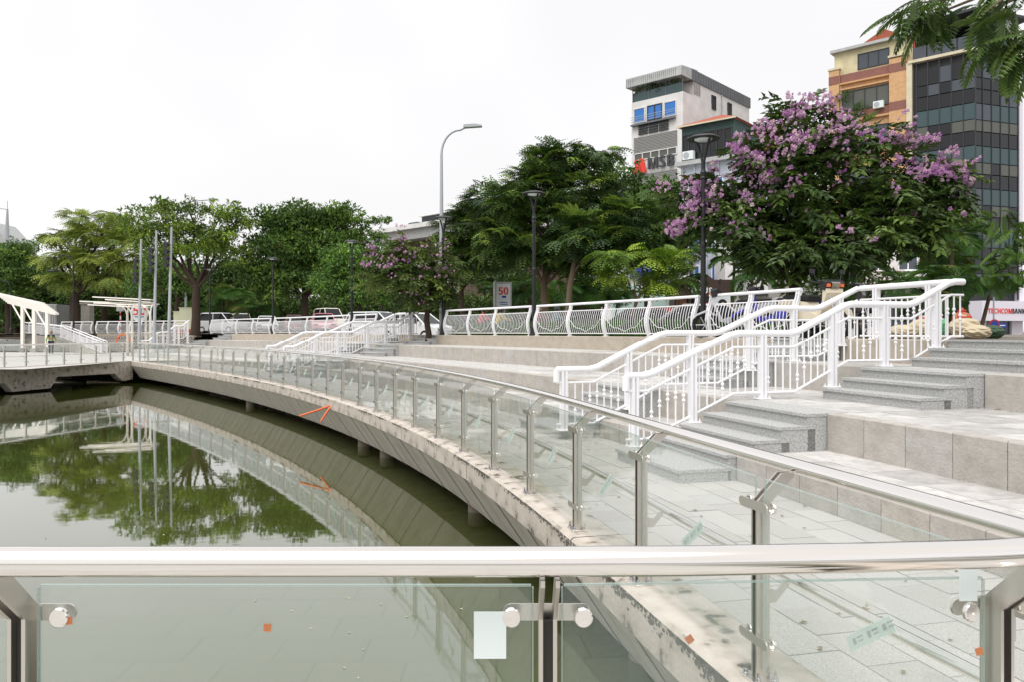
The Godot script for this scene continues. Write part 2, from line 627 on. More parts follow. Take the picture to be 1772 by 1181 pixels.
func build_terraces() -> void:
	var names := ["", "lowest seating terrace faced with grey concrete panels beside the promenade", "second seating terrace with tall concrete panels above the lowest one", "third seating terrace with pale panels below the upper retaining wall"]
	var levels := [0.0, L1, L2, L3, L4]
	for k in [1, 2, 3]:
		var root := thing("seating_terrace", names[k], "terrace")
		var lo: float = levels[k - 1]
		var hi: float = levels[k]
		# face panels with open joints, broken by the stair flights
		var breaks := [[1.2, 6.55], [8.15, 10.05], [11.65, 26.9], [28.45, 30.4], [31.9, 52.2]]
		for b in breaks:
			var m := maxi(1, int(round((b[1] - b[0]) / 0.56)))
			for i in m:
				var s0 := lerpf(b[0], b[1], float(i) / m) + 0.004
				var s1 := lerpf(b[0], b[1], float(i + 1) / m) - 0.004
				var d := dk(k, (s0 + s1) * 0.5)
				var jit := 0.004 * rng.randf()
				var mb := MB.new()
				var a0 := dk(k, s0) + jit
				var a1 := dk(k, s1) + jit
				var q := [W(s0, a0, lo - 0.06), W(s1, a1, lo - 0.06), W(s1, a1, hi - 0.012), W(s0, a0, hi - 0.012), W(s0, a0 + 0.012, hi), W(s1, a1 + 0.012, hi), W(s1, a1 + 0.16, hi), W(s0, a0 + 0.16, hi)]
				mb.quad(q[1], q[0], q[3], q[2])
				mb.quad(q[2], q[3], q[4], q[5])
				mb.quad(q[5], q[4], q[7], q[6])
				var g0 := W(s0, a0 + 0.16, lo - 0.06)
				var g1 := W(s1, a1 + 0.16, lo - 0.06)
				mb.quad(q[0], g0, q[7], q[3])
				mb.tri(q[3], q[7], q[4])
				mb.quad(g1, q[1], q[2], q[6])
				mb.tri(q[2], q[5], q[6])
				obj("face_panel", mb, M.panel[(i * 3 + k + rng.randi() % 3) % 5], root)
		# body behind the joints and bed under the slabs
		for b in breaks:
			var core := MB.new()
			sheet(core, b[0], b[1], 0.8, func(s): return dk(k, s) + 0.03, func(s): return dk(k + 1, s) + 0.3, hi - 0.03)
			var m2 := int(ceil((b[1] - b[0]) / 0.8))
			for i in m2:
				var a := lerpf(b[0], b[1], float(i) / m2)
				var c := lerpf(b[0], b[1], float(i + 1) / m2)
				core.quad(W(c, dk(k, c) + 0.03, lo - 0.1), W(a, dk(k, a) + 0.03, lo - 0.1), W(a, dk(k, a) + 0.03, hi - 0.03), W(c, dk(k, c) + 0.03, hi - 0.03))
			# ends of the block beside the flights
			for en in [b[0] + 0.002, b[1] - 0.002]:
				core.quad(W(en, dk(k, en) + 0.004, lo - 0.1), W(en, dk(k + 1, en) + 0.3, lo - 0.1), W(en, dk(k + 1, en) + 0.3, hi - 0.004), W(en, dk(k, en) + 0.004, hi - 0.004))
			obj("core", core, M.joint, root)
		# slabs on top
		var near_n := 0
		var rest := MB.new()
		var fields := []
		for br in breaks:
			fields.append([br[0], br[1], 0.165])
		for f in flights:
			fields.append([f[0], f[1], 0.305])
		for fi in fields:
			var m3 := maxi(1, int(round((fi[1] - fi[0]) / 0.6)))
			for i in m3:
				var s0 := lerpf(fi[0], fi[1], float(i) / m3) + 0.003
				var s1 := lerpf(fi[0], fi[1], float(i + 1) / m3) - 0.003
				var mid := (s0 + s1) * 0.5
				var a: float = dk(k, mid) + fi[2]
				var z1 := dk(k + 1, mid) + 0.02
				var parts := maxi(1, int(round((z1 - a) / 0.6)))
				for j in parts:
					var da := lerpf(a, z1, float(j) / parts) + 0.003
					var db := lerpf(a, z1, float(j + 1) / parts) - 0.003
					var top := hi - 0.004 + 0.003 * rng.randf()
					if s0 < 16.0:
						var mb := MB.new()
						block(mb, s0, s1, da, db, hi - 0.05, top)
						obj("slab", mb, M.slab[rng.randi() % 4], root)
					else:
						block(rest, s0, s1, da, db, hi - 0.05, top)
		tag(obj("slab_field", rest, M.slab[1], root), "", "", "", "stuff")
	# upper retaining wall that carries the fence
	var spans := [[8.15, 10.05, "short beige retaining wall closing the top between the two big stair railings"], [11.65, 26.9, "long beige retaining wall under the white fence by the motorbike riders"], [28.45, 30.4, "short beige retaining wall between the railings of the farther stairs"], [31.9, 52.2, "long beige retaining wall under the white fence before the parked cars"]]
	for b in spans:
		var mb := MB.new()
		var m := int(ceil((b[1] - b[0]) / 0.7))
		for i in m:
			var a := lerpf(b[0], b[1], float(i) / m)
			var c := lerpf(b[0], b[1], float(i + 1) / m)
			var pr := [[0.0, L3 - 0.1], [0.0, L4 - 0.015], [0.015, L4], [0.34, L4], [0.34, L3 - 0.1]]
			for j in 4:
				mb.quad(W(a, d4(a) + pr[j][0], pr[j][1]), W(c, d4(c) + pr[j][0], pr[j][1]), W(c, d4(c) + pr[j + 1][0], pr[j + 1][1]), W(a, d4(a) + pr[j + 1][0], pr[j + 1][1]))
			if i == 0 or i == m - 1:
				var en: float = a if i == 0 else c
				mb.quad(W(en, d4(en), L3 - 0.1), W(en, d4(en) + 0.34, L3 - 0.1), W(en, d4(en) + 0.34, L4), W(en, d4(en), L4 - 0.015))
		tag(obj("retaining_wall", mb, M.wallbeige), b[2], "wall")

# one flight: granite steps, each a tread slab over a riser block
func build_flight(sa: float, sb: float, label: String, wide_to := -100.0) -> void:
	var root := thing("stair_flight", label, "stairs")
	var mid := (sa + sb) * 0.5
	var steps := []
	steps.append([1.72, 0.1415, d1(mid) - 0.06, 0.0])
	steps.append([d1(mid) - 0.1, L1, d1(mid) + 0.28, 0.0])
	for k in [1, 2, 3]:
		var lo: float = [0, L1, L2, L3][k]
		var hi: float = [0, L2, L3, L4][k]
		var face := dk(k + 1, mid)
		for j in 3:
			var front := face - (0.22 if k < 3 else 0.02) - 0.34 * (2 - j)
			steps.append([front, lo + (hi - lo) * (j + 1) / 3.0, face + 0.3 if j == 2 else face - (0.22 if k < 3 else 0.02) - 0.34 * (1 - j) + 0.1, lo])
	for i in steps.size():
		var st: Array = steps[i]
		var a := sa
		var upper := i >= 8
		if upper and wide_to > -50.0:
			a = wide_to
		var tread := MB.new()
		var hi: float = st[1]
		var e0: float = st[3]
		# slab with a small overhang
		block(tread, a + 0.004, sb - 0.004, st[0] - 0.03, st[2], hi - 0.035, hi)
		var step := obj("step", tread, M.granite, root)
		var riser := MB.new()
		block(riser, a + 0.012, sb - 0.012, st[0], st[2], e0 - 0.02, hi - 0.036)
		obj("riser", riser, M.granite, step)
		if sa < 40.0:
			var lamp := MB.new()
			block(lamp, sb - 0.38, sb - 0.31, st[0] - 0.004, st[0] + 0.01, hi - 0.095, hi - 0.05)
			obj("light_box", lamp, M.black, step)

func build_stairs() -> void:
	build_flight(6.55, 8.15, "granite steps beside the big white railing with the post on its lowest slab", 0.8)
	build_flight(10.05, 11.65, "dark granite steps beyond the two big white railings")
	build_flight(26.9, 28.45, "granite steps leading up to the flowering street tree")
	build_flight(30.4, 31.9, "granite steps hidden behind the farther pair of white railings")
	build_flight(52.2, 53.6, "granite steps next to the utility cabinets and tree trunk")

func build_ground() -> void:
	# upper ground behind the terraces, out to the horizon
	var mb := MB.new()
	sheet(mb, -4.0, 62.0, 2.0, func(s): return d4(s) + 0.3, func(s): return d4(s) + 4.2, L4 - 0.02)
	structure(obj("ground", mb, M.verge))
	# bank down to the street, and the street itself
	var slope_ := MB.new()
	var st := MB.new()
	var far := MB.new()
	var i0 := -4.0
	while i0 < 62.0:
		var i1 := i0 + 1.5
		var q := []
		for v in [[i0, 4.2], [i1, 4.2], [i0, 5.6], [i1, 5.6], [i0, 17.0], [i1, 17.0], [i0, 60.0], [i1, 60.0]]:
			var p := W(v[0], d4(v[0]) + v[1], 0)
			p.y = L4 - 0.02 if v[1] < 5.0 else street(p.x) - 0.02
			q.append(p)
		slope_.quad(q[0], q[2], q[3], q[1])
		st.quad(q[2], q[4], q[5], q[3])
		far.quad(q[4] + Vector3.UP * 0.1, q[6] + Vector3.UP * 0.1, q[7] + Vector3.UP * 0.1, q[5] + Vector3.UP * 0.1)
		far.quad(q[5], q[4], q[4] + Vector3.UP * 0.1, q[5] + Vector3.UP * 0.1)
		i0 = i1
	structure(obj("ground", slope_, M.verge))
	structure(obj("road", st, M.asphalt))
	structure(obj("pavement", far, M.verge))
	var land := MB.new()
	land.quad(Vector3(-900, 0.98, -64), Vector3(-24, 0.98, -64), Vector3(-24, 0.98, -1500), Vector3(-900, 0.98, -1500))
	land.quad(Vector3(-24, 0.98, -60), Vector3(900, 0.98, -60), Vector3(900, 0.98, -1500), Vector3(-24, 0.98, -1500))
	land.quad(Vector3(22, 0.98, 30), Vector3(900, 0.98, 30), Vector3(900, 0.98, -60), Vector3(22, 0.98, -60))
	structure(obj("terrain", land, M.verge))
	# plaza at the far end
	var pl := MB.new()
	pl.quad(Vector3(-90, -0.012, -34.5), W(s_corner, 0.0, -0.012) + Vector3(-0.3, 0, 9), W(s_corner, 0.0, -0.012) + Vector3(-0.2, 0, -0.4), Vector3(-90, -0.012, -45))
	pl.quad(Vector3(-90, -0.012, -45), W(s_corner, -0.05, -0.012), W(s_corner, 9.0, -0.012), Vector3(-90, -0.012, -64))
	pl.tri(W(s_corner, 9.0, -0.012), W(62.0, 9.0, -0.012), Vector3(-90, -0.012, -64))
	structure(obj("pavement", pl, M.paver[2]))

# far bridge: deck beam with haunched openings
func build_far_bridge() -> void:
	var a := W(s_corner, -0.02, 0)
	var b := Vector3(-22.95, 0, -34.2)
	var dir := (b - a).normalized()
	var inn := Vector3(dir.z, 0, -dir.x)   # away from the open lake
	if inn.x > 0:
		inn = -inn
	var root := thing("footbridge", "concrete footbridge with haunched beam joining the promenade corner", "bridge")
	var beam := MB.new()
	var poly := [Vector2(0, 0), Vector2(0, -1.0), Vector2(0.7, -1.06), Vector2(1.0, -0.9), Vector2(1.3, -0.62), Vector2(5.1, -0.58), Vector2(5.5, -1.1), Vector2(7.6, -1.12), Vector2(8.0, -0.7), Vector2(20.0, -0.6), Vector2(20.0, 0)]
	beam.prism(a, dir, Vector3.UP, inn * 0.4, poly)
	obj("beam", beam, M.fascia, root)
	var inner := MB.new()
	inner.prism(a + inn * 4.0, dir, Vector3.UP, inn * 0.4, poly)
	obj("beam", inner, M.haunch[1], root)
	var deck := MB.new()
	deck.prism(a + inn * 0.41 + Vector3.DOWN * 0.3, dir, inn, Vector3.UP * 0.24, [Vector2(0, 0), Vector2(20, 0), Vector2(20, 3.6), Vector2(0, 3.6)])
	obj("deck", deck, M.haunch[1], root)
	var top := MB.new()
	top.prism(a + Vector3.UP * 0.002 + inn * 0.3 - Vector3.UP * 0.05, dir, inn, Vector3.UP * 0.055, [Vector2(0.0, 0), Vector2(20, 0), Vector2(20, 3.9), Vector2(0.0, 3.9)])
	obj("deck_paving", top, M.paver[2], root)

# the bridge that carries the photographer
func build_near_bridge() -> void:
	var root := thing("viewing_deck", "paved viewing deck behind the closest stainless handrail", "walkway")
	structure(root)
	var mb := MB.new()
	mb.prism(Vector3(-8, -0.06, -2.25), Vector3.RIGHT, Vector3.BACK, Vector3.DOWN * 0.5, [Vector2(0, 0), Vector2(9.3, 0), Vector2(9.3, 5.2), Vector2(0, 5.2)])
	obj("deck_beam", mb, M.haunch[1], root)
	var kerb := MB.new()
	kerb.prism(Vector3(-8, -0.06, -2.27), Vector3.RIGHT, Vector3.BACK, Vector3.UP * 0.06, [Vector2(0, 0), Vector2(9.1, 0), Vector2(9.1, 0.38), Vector2(0, 0.38)])
	obj("edge_kerb", kerb, M.coping, root)
	for r in 15:
		for q in 12:
			var mm := MB.new()
			var x0 := -3.9 + q * 0.45 + (0.22 if r % 2 else 0.0)
			mm.bx(Vector3(x0, -0.033, -1.72 + r * 0.3), Vector3(0.443, 0.062 + 0.004 * rng.randf(), 0.293))
			obj("paver", mm, M.paver[rng.randi() % 5], root)

# ---------- glass railings ----------
var post_m := {}

# local axes of a post: x along the railing, y up, z towards the lake
func post_shapes() -> void:
	var plate := MB.new()
	for s in [-1, 1]:
		var o := Vector3(s * 0.019 - 0.0055, 0, 0)
		plate.prism(o, Vector3.BACK, Vector3.UP, Vector3(0.011, 0, 0), [Vector2(-0.034, 0.012), Vector2(0.034, 0.012), Vector2(0.034, 0.845), Vector2(-0.098, 0.975), Vector2(-0.165, 0.975), Vector2(-0.165, 0.958), Vector2(-0.034, 0.835)])
	post_m.plate = plate.mesh()
	var gap_strip := MB.new()
	gap_strip.bx(Vector3(0, 0.42, 0.0), Vector3(0.026, 0.8, 0.02))  # dark strip added in the open gap, shade put into its colour
	post_m.gap_strip = gap_strip.mesh()
	var base := MB.new()
	base.cbox(Transform3D(Basis.IDENTITY, Vector3(0, 0.006, 0)), Vector3(0.15, 0.012, 0.13), 0.004)
	post_m.base = base.mesh()
	var bolt := MB.new()
	bolt.lathe(Vector3.ZERO, [Vector2(0.016, 0.0), Vector2(0.016, 0.006), Vector2(0.012, 0.008), Vector2(0.012, 0.022), Vector2(0.006, 0.024), Vector2(0.006, 0.045), Vector2(0.0, 0.046)], 8)
	post_m.bolt = bolt.mesh()
	var clamp := MB.new()
	var pts := []
	for i in 9:
		var w := PI * i / 8 - PI / 2
		pts.append(Vector2(0.1 + 0.022 * cos(w), 0.022 * sin(w)))
	for i in 9:
		var w := PI * i / 8 + PI / 2
		pts.append(Vector2(-0.1 + 0.022 * cos(w), 0.022 * sin(w)))
	clamp.prism(Vector3(0, 0, 0.036), Vector3.RIGHT, Vector3.UP, Vector3(0, 0, 0.007), pts)
	post_m.clamp = clamp.mesh()
	var disc := MB.new()
	var d2_ := MB.new()
	disc.lathe(Vector3.ZERO, [Vector2(0.024, 0.0), Vector2(0.026, 0.003), Vector2(0.026, 0.012), Vector2(0.023, 0.015), Vector2(0.004, 0.0155), Vector2(0.004, 0.013), Vector2(0.0, 0.013)], 20)
	post_m.disc = disc.mesh()
	d2_.bx(Vector3(0, 0, 0), Vector3(0.01, 0.01, 0.05))
	post_m.pin = d2_.mesh()
	var arm := MB.new()
	arm.prism(Vector3(-0.005, 0, 0), Vector3.BACK, Vector3.UP, Vector3(0.01, 0, 0), [Vector2(-0.034, 0.36), Vector2(-0.08, 0.36), Vector2(-0.15, 0.435), Vector2(-0.15, 0.455), Vector2(-0.125, 0.455), Vector2(-0.085, 0.415), Vector2(-0.034, 0.43)])
	post_m.arm = arm.mesh()
	var tape := MB.new()
	tape.box(Transform3D(Basis.IDENTITY, Vector3.ZERO), Vector3(0.30, 0.052, 0.0012))
	for i in 22:
		tape.bx(Vector3(-0.146 + i * 0.0139, 0.029, 0), Vector3(0.006, 0.007, 0.0012))
		tape.bx(Vector3(-0.146 + i * 0.0139, -0.029, 0), Vector3(0.006, 0.007, 0.0012))
	post_m.tape = tape.mesh()
	var prints := MB.new()
	for i in 3:
		prints.bx(Vector3(-0.1 + i * 0.1, 0, 0.0012), Vector3(0.022, 0.022, 0.0006))
		prints.bx(Vector3(-0.06 + i * 0.1, 0.008, 0.0012), Vector3(0.04, 0.005, 0.0006))
		prints.bx(Vector3(-0.06 + i * 0.1, -0.006, 0.0012), Vector3(0.034, 0.004, 0.0006))
	post_m.prints = prints.mesh()

func post(root: Node, t: Transform3D, detail: int) -> void:
	var p := put("post", post_m.plate, M.steel_plate, root, t)
	put("gap_strip", post_m.gap_strip, M.gap_shade, p)
	put("base_plate", post_m.base, M.steel_plate, p)
	if detail > 0:
		for q in [[-0.055, -0.045], [0.055, -0.045], [-0.055, 0.045], [0.055, 0.045]]:
			put("bolt", post_m.bolt, M.chrome, p, Transform3D(Basis.IDENTITY, Vector3(q[0], 0.012, q[1])))
	for h in [0.2, 0.83]:
		put("clamp", post_m.clamp, M.steel_plate, p, Transform3D(Basis.IDENTITY, Vector3(0, h, 0)))
		if detail > 0:
			for sx in [-0.098, 0.098]:
				put("clamp_disc", post_m.disc, M.steel, p, Transform3D(Basis(Vector3.RIGHT, -PI / 2), Vector3(sx, h, 0.004)))

func pane(root: Node, a: Vector3, b: Vector3) -> void:
	# a pane between two post feet with a gap at both ends, top at 0.95 m
	var u := (b - a).normalized()
	var len := a.distance_to(b)
	var p0 := a + u * 0.045
	var l := len - 0.09
	var nrm := u.cross(Vector3.UP).normalized()
	var mb := MB.new()
	# the two faces of the pane; its rim is a part of its own
	var q0 := p0 + Vector3.UP * 0.05
	var q1 := p0 + u * l + Vector3.UP * 0.05
	for off in [-0.0045, 0.0045]:
		var o: Vector3 = nrm * off
		mb.quad(q0 + o, q1 + o, q1 + o + Vector3.UP * 0.9, q0 + o + Vector3.UP * 0.9)
	var g := obj("glass_panel", mb, M.glass, root)
	var ed := MB.new()
	ed.box(Transform3D(Basis(u, Vector3.UP, nrm), (q0 + q1) * 0.5 + Vector3.UP * 0.9045), Vector3(l, 0.005, 0.01))
	for q in [q0 - u * 0.0045, q1 + u * 0.0045]:
		ed.box(Transform3D(Basis(u, Vector3.UP, nrm), q + Vector3.UP * 0.45), Vector3(0.005, 0.9, 0.01))
	obj("glass_edge", ed, M.glass_edge, g)

func build_promenade_railing() -> void:
	var root := thing("glass_railing", "long curved glass railing with steel posts and handrail along the promenade", "railing")
	var zs := [2.25, 3.67, 5.08, 6.44, 7.83, 9.19, 10.55, 11.87, 13.22, 14.51, 15.79, 17.02, 18.33, 19.61, 20.93, 22.25, 23.55, 24.82, 26.17, 27.55, 28.9, 30.15, 31.5, 32.9, 34.28, 35.7, 37.2, 38.7, 40.2, 41.5, 42.6]
	var ss := []
	for z in zs:
		ss.append(s_at(z))
	for i in ss.size():
		var t := frame(ss[i], 0.0, 0.0)
		post(root, t, 1 if i < 12 else 0)
		put("rail_bracket", post_m.arm, M.steel_plate, root, t)
		if i < ss.size() - 1:
			var a := W(ss[i], 0, 0)
			var b := W(ss[i + 1], 0, 0)
			pane(root, a, b)
			if i < 20:
				var u := (a - b).normalized()
				var tt := Transform3D(Basis(u, Vector3.UP, u.cross(Vector3.UP)), (a + b) * 0.5 + Vector3.UP * 0.5)
				tt = tt * Transform3D(Basis(Vector3.BACK, 0.62), Vector3(0.02, 0, 0.0065))
				var tp := put("warning_strip", post_m.tape, M.sticker, root, tt)
				if i < 6:
					put("strip_print", post_m.prints, M.zinc, tp)
				if i % 2 == 0 and i < 14:
					var pa := MB.new()
					pa.box(Transform3D(tt.basis.orthonormalized() * Basis(Vector3.BACK, -0.62), lerp(a, b, 0.07) + Vector3.UP * 0.79), Vector3(0.035, 0.15, 0.002))
					obj("paper_tag", pa, M.paper, root)
	var rail := MB.new()
	var rp := []
	var rs := 0.2
	while rs < s_corner:
		rp.append(W(rs, 0.155 + 0.05 * clampf((4.5 - rs) / 3.0, 0, 1), 1.0))
		rs += 0.4
	rail.tube(rp, 0.036, 16)
	obj("handrail", rail, M.steel, root)
	var low := MB.new()
	low.tube(offset_line(0.2, s_corner, 0.6, 0.15, 0.478), 0.025, 10)
	obj("lower_rail", low, M.steel, root)

func build_near_railing() -> void:
	var root := thing("glass_railing", "closest glass railing with thick polished handrail and paper stickers on its panes", "railing")
	var xs := [-2.76, -1.335, 0.097, 1.37]
	var zz := [-2.12, -2.12, -2.12, -2.19]
	for i in xs.size():
		var t := Transform3D(Basis(Vector3.UP, PI).scaled(Vector3(1, 1.045, 1)), Vector3(xs[i], 0, zz[i]))
		if i == 3:
			t = Transform3D(Basis(Vector3.UP, PI + 0.3).scaled(Vector3(1, 1.045, 1)), Vector3(xs[i], 0, zz[i]))
		post(root, t, 1)
		if i < xs.size() - 1:
			pane(root, Vector3(xs[i], 0, zz[i]), Vector3(xs[i + 1], 0, zz[i + 1]))
	var pts := []
	for q in [[-4.0, -1.975], [-1.3, -1.975], [0.0, -1.975], [0.45, -1.982], [0.9, -2.01], [1.25, -2.045], [1.6, -2.1], [2.0, -2.18]]:
		pts.append(Vector3(q[0], 1.062, q[1]))
	var rail := MB.new()
	rail.tube(pts, 0.038, 24)
	obj("handrail", rail, M.steel, root)
	# stickers on the lake side panes
	var st := MB.new()
	st.bx(P(848, 1100, 2.112), Vector3(0.088, 0.128, 0.002))
	obj("paper_sticker", st, M.paper, root)
	for q in [[1675, 1010, 0.05, 0.1]]:
		var m := MB.new()
		m.bx(P(q[0], q[1], 2.165), Vector3(q[2], q[3], 0.002))
		obj("paper_sticker", m, M.paper, root)
	for q in [[119, 1075, 0.1], [463, 1087, -0.05], [1193, 1107, 0.6], [1694, 1128, 0.3]]:
		var m := MB.new()
		m.box(Transform3D(Basis(Vector3.BACK, q[2]), P(q[0], q[1], 2.116 if q[0] < 1000 else 2.14)), Vector3(0.021, 0.021, 0.0012))
		obj("tape_square", m, M.tape, root)

func build_bridge_railing() -> void:
	var root := thing("glass_railing", "glass railing with steel posts along the far footbridge", "railing")
	var a := W(s_corner, -0.02, 0)
	var b := Vector3(-22.95, 0, -34.2)
	var dir := (b - a).normalized()
	var ts := [0.55, 1.5, 2.5, 3.5, 4.55, 5.6, 6.75, 7.9, 9.05, 10.2]
	var inn := Vector3(dir.z, 0, -dir.x)
	if inn.x > 0:
		inn = -inn
	for i in ts.size():
		var p: Vector3 = a + dir * ts[i] + inn * 0.14
		var t := frame_of(p, dir)
		if t.basis.z.dot(inn) > 0:
			t = frame_of(p, -dir)
		post(root, t, 0)
		put("rail_bracket", post_m.arm, M.steel_plate, root, t)
		if i < ts.size() - 1:
			pane(root, p, a + dir * ts[i + 1] + inn * 0.14)
	var r := MB.new()
	r.tube([a + inn * 0.3 + Vector3.UP, a + dir * 11.0 + inn * 0.3 + Vector3.UP], 0.036, 10)
	obj("handrail", r, M.steel, root)
	var lo := MB.new()
	lo.tube([a + inn * 0.29 + Vector3.UP * 0.478, a + dir * 11.0 + inn * 0.29 + Vector3.UP * 0.478], 0.025, 8)
	obj("lower_rail", lo, M.steel, root)
	# a second curved railing across the plaza
	var far := thing("glass_railing", "distant curved glass railing across the plaza behind the walking man", "railing")
	var path := []
	for i in 9:
		var w := lerpf(0.0, 1.0, i / 8.0)
		path.append(P(lerpf(-60.0, 122.0, w), 0.0, 62.0 - 9.0 * w * w * 0.4) * Vector3(1, 0, 1) + Vector3(0, 0, -2.5 * sin(w * PI)))
	for i in path.size():
		var nx: Vector3 = path[mini(i + 1, 8)] - path[maxi(i - 1, 0)]
		var t := frame_of(path[i], nx)
		post(far, t, 0)
		if i < 8:
			pane(far, path[i], path[i + 1])
	var up := []
	for q in path:
		up.append(q + Vector3.UP * 1.0)
	var r2 := MB.new()
	r2.tube(up, 0.036, 8)
	obj("handrail", r2, M.steel, far)

# ---------- white stair railings ----------
var bal := {}

func baluster_mesh(len: float, knob: float) -> ArrayMesh:
	var key := "%d_%d" % [int(round(len * 100)), int(round(knob * 100))]
	if not bal.has(key):
		var mb := MB.new()
		var r := 0.0125
		var pr := [Vector2(r, 0.0)]
		if knob > 0:
			for c in [knob, knob + 0.065]:
				pr.append_array([Vector2(r, c - 0.022), Vector2(r * 1.9, c - 0.012), Vector2(r * 2.1, c), Vector2(r * 1.9, c + 0.012), Vector2(r, c + 0.022)])
		pr.append(Vector2(r, len))
		mb.lathe(Vector3.ZERO, pr, 8)
		bal[key] = mb.mesh()
	return bal[key]

# nodes: points of the top rail; bars hang below it
func stair_railing(root: Node, nodes: Array, post_at: Array, foot: Array, cap := true) -> void:
	var top := MB.new()
	var path := []
	for i in nodes.size():
		# rounded bends
		if i > 0 and i < nodes.size() - 1:
			path.append(nodes[i].lerp(nodes[i - 1], minf(0.3, 0.07 / nodes[i].distance_to(nodes[i - 1]))))
			path.append(nodes[i].lerp(nodes[i + 1], minf(0.3, 0.07 / nodes[i].distance_to(nodes[i + 1]))))
		else:
			path.append(nodes[i])
	top.tube(path, 0.05, 14)
	if cap:
		top.tube([nodes[0] + Vector3.DOWN * 0.0, nodes[0] + Vector3.DOWN * 0.19], 0.05, 14)
	obj("handrail", top, M.white, root)
	for off in [0.2, 0.83]:
		var mb := MB.new()
		var pts := []
		for q in nodes:
			pts.append(q + Vector3.DOWN * off)
		mb.tube(pts, 0.019, 8)
		obj("thin_rail", mb, M.white, root)
	var k := 0
	for i in nodes.size() - 1:
		var a: Vector3 = nodes[i]
		var b: Vector3 = nodes[i + 1]
		var h := Vector2(b.x - a.x, b.z - a.z).length()
		var m := int(round(h / 0.118))
		for j in m:
			var t := (j + 0.5) / m
			var p := a.lerp(b, t)
			var kn := 0.0
			var ph := k % 10
			if ph >= 2 and ph <= 8:
				kn = 0.14 + 0.24 * sin((ph - 2) / 6.0 * PI)
			put("baluster", baluster_mesh(0.63, kn), M.white, root, Transform3D(Basis.IDENTITY, p + Vector3.DOWN * 0.83))
			k += 1
	var dirv: Vector3 = (nodes[-1] - nodes[0])
	for i in post_at.size():
		var p: Vector3 = post_at[i]
		var h: float = p.y - foot[i]
		var mb := MB.new()
		var fr := frame_of(Vector3(p.x, foot[i], p.z), dirv)
		for sx in [-0.03, 0.03]:
			mb.cbox(fr * Transform3D(Basis.IDENTITY, Vector3(sx, h * 0.5, 0)), Vector3(0.034, h, 0.09), 0.004)
		mb.box(fr * Transform3D(Basis.IDENTITY, Vector3(0, h * 0.5, 0)), Vector3(0.03, h - 0.02, 0.03))
		var po := obj("post", mb, M.white, root)
		var bp := MB.new()
		bp.cbox(fr * Transform3D(Basis.IDENTITY, Vector3(0, 0.006, 0)), Vector3(0.19, 0.012, 0.17), 0.004)
		obj("base_plate", bp, M.white, po)
		for q in [[-0.075, -0.06], [0.075, -0.06], [-0.075, 0.06], [0.075, 0.06]]:
			put("bolt", post_m.bolt, M.white, po, fr * Transform3D(Basis.IDENTITY, Vector3(q[0], 0.012, q[1])))

func level_at(d: float, s: float) -> float:
	# the floor under a railing that runs beside a flight
	if d < d1(s) - 0.08:
		return 0.1415
	if d < d2(s) - 0.9:
		return L1
	if d < d2(s) - 0.56:
		return L1 + 0.1415
	if d < d2(s) - 0.2:
		return L1 + 0.283
	if d < d3(s) - 0.9:
		return L2
	if d < d3(s) - 0.56:
		return L2 + 0.14
	if d < d3(s) - 0.2:
		return L2 + 0.281
	if d < d4(s) - 0.7:
		return L3
	if d < d4(s) - 0.36:
		return L3 + 0.133
	if d < d4(s) - 0.02:
		return L3 + 0.267
	return L4

func build_stair_railings() -> void:
	# the pair by the big flight: positions along d of the bends
	var data := [
		[8.22, [1.88, 2.19, 3.5, 4.47, 5.38, 6.53, 7.28, 7.52], "big white stair railing with turned balusters, rising from the lowest granite slab", true],
		[9.98, [1.64, 2.26, 3.47, 4.5, 5.52, 6.52, 7.39], "big white stair railing behind its twin, ending in the cross rail", true],
		[28.6, [1.4, 1.78, 2.92, 4.0, 4.95, 5.95, 6.6, 6.85], "smaller white stair railing by the flowering street tree", true],
		[30.3, [1.3, 1.6, 2.75, 3.75, 4.75, 5.9, 6.75], "smaller white stair railing behind its twin by the flowering street tree", true],
		[53.75, [2.0, 2.45, 3.07, 3.6, 4.05, 4.53, 4.95], "far white stair railing beside the utility cabinets", false],
	]
	var es := [L1 + 0.78, L1 + 0.78, L2 + RISE, L2 + RISE, L3 + RISE, L3 + RISE, L4 + RISE - 0.04, L4 + RISE - 0.04]
	for a in data:
		var root := thing("stair_railing", a[2], "railing")
		var s: float = a[0]
		var nodes := []
		for i in a[1].size():
			nodes.append(W(s, a[1][i], es[i]))
		var pd := []
		if s < 20.0:
			pd = [a[1][0] + 0.12, 2.86, a[1][3] - 0.52, 5.12, a[1][5] - 0.5, 7.0]
		else:
			pd = [a[1][0] + 0.1, (a[1][1] + a[1][2]) * 0.5 + 0.2, (a[1][2] + a[1][3]) * 0.5, (a[1][3] + a[1][4]) * 0.5 + 0.2, (a[1][4] + a[1][5]) * 0.5, a[1][6] - 0.1]
		var posts := []
		var feet := []
		for d in pd:
			# height of the rail there
			var e: float = es[0]
			for i in a[1].size() - 1:
				if d >= a[1][i]:
					e = lerpf(es[i], es[i + 1], clampf((d - a[1][i]) / maxf(0.01, a[1][i + 1] - a[1][i]), 0, 1))
			posts.append(W(s, d, e))
			feet.append(minf(level_at(d, s) + 0.002, e - 0.86))
		stair_railing(root, nodes, posts, feet, a[3])
	# cross rails that close the top between a pair
	for a in [[8.22, 9.98, 7.36, "white cross rail joining the tops of the big stair railings"], [28.6, 30.3, 6.76, "white cross rail joining the tops of the smaller stair railings"]]:
		var root := thing("cross_railing", a[3], "railing")
		var n0 := W(a[0] + 0.09, a[2], L4 + RISE - 0.04)
		var n1 := W(a[1] - 0.09, a[2], L4 + RISE - 0.04)
		var m := n0.lerp(n1, 0.8)
		stair_railing(root, [n0, n1], [m, n0.lerp(n1, 0.2)], [L4 + 0.002, L4 + 0.002], false)

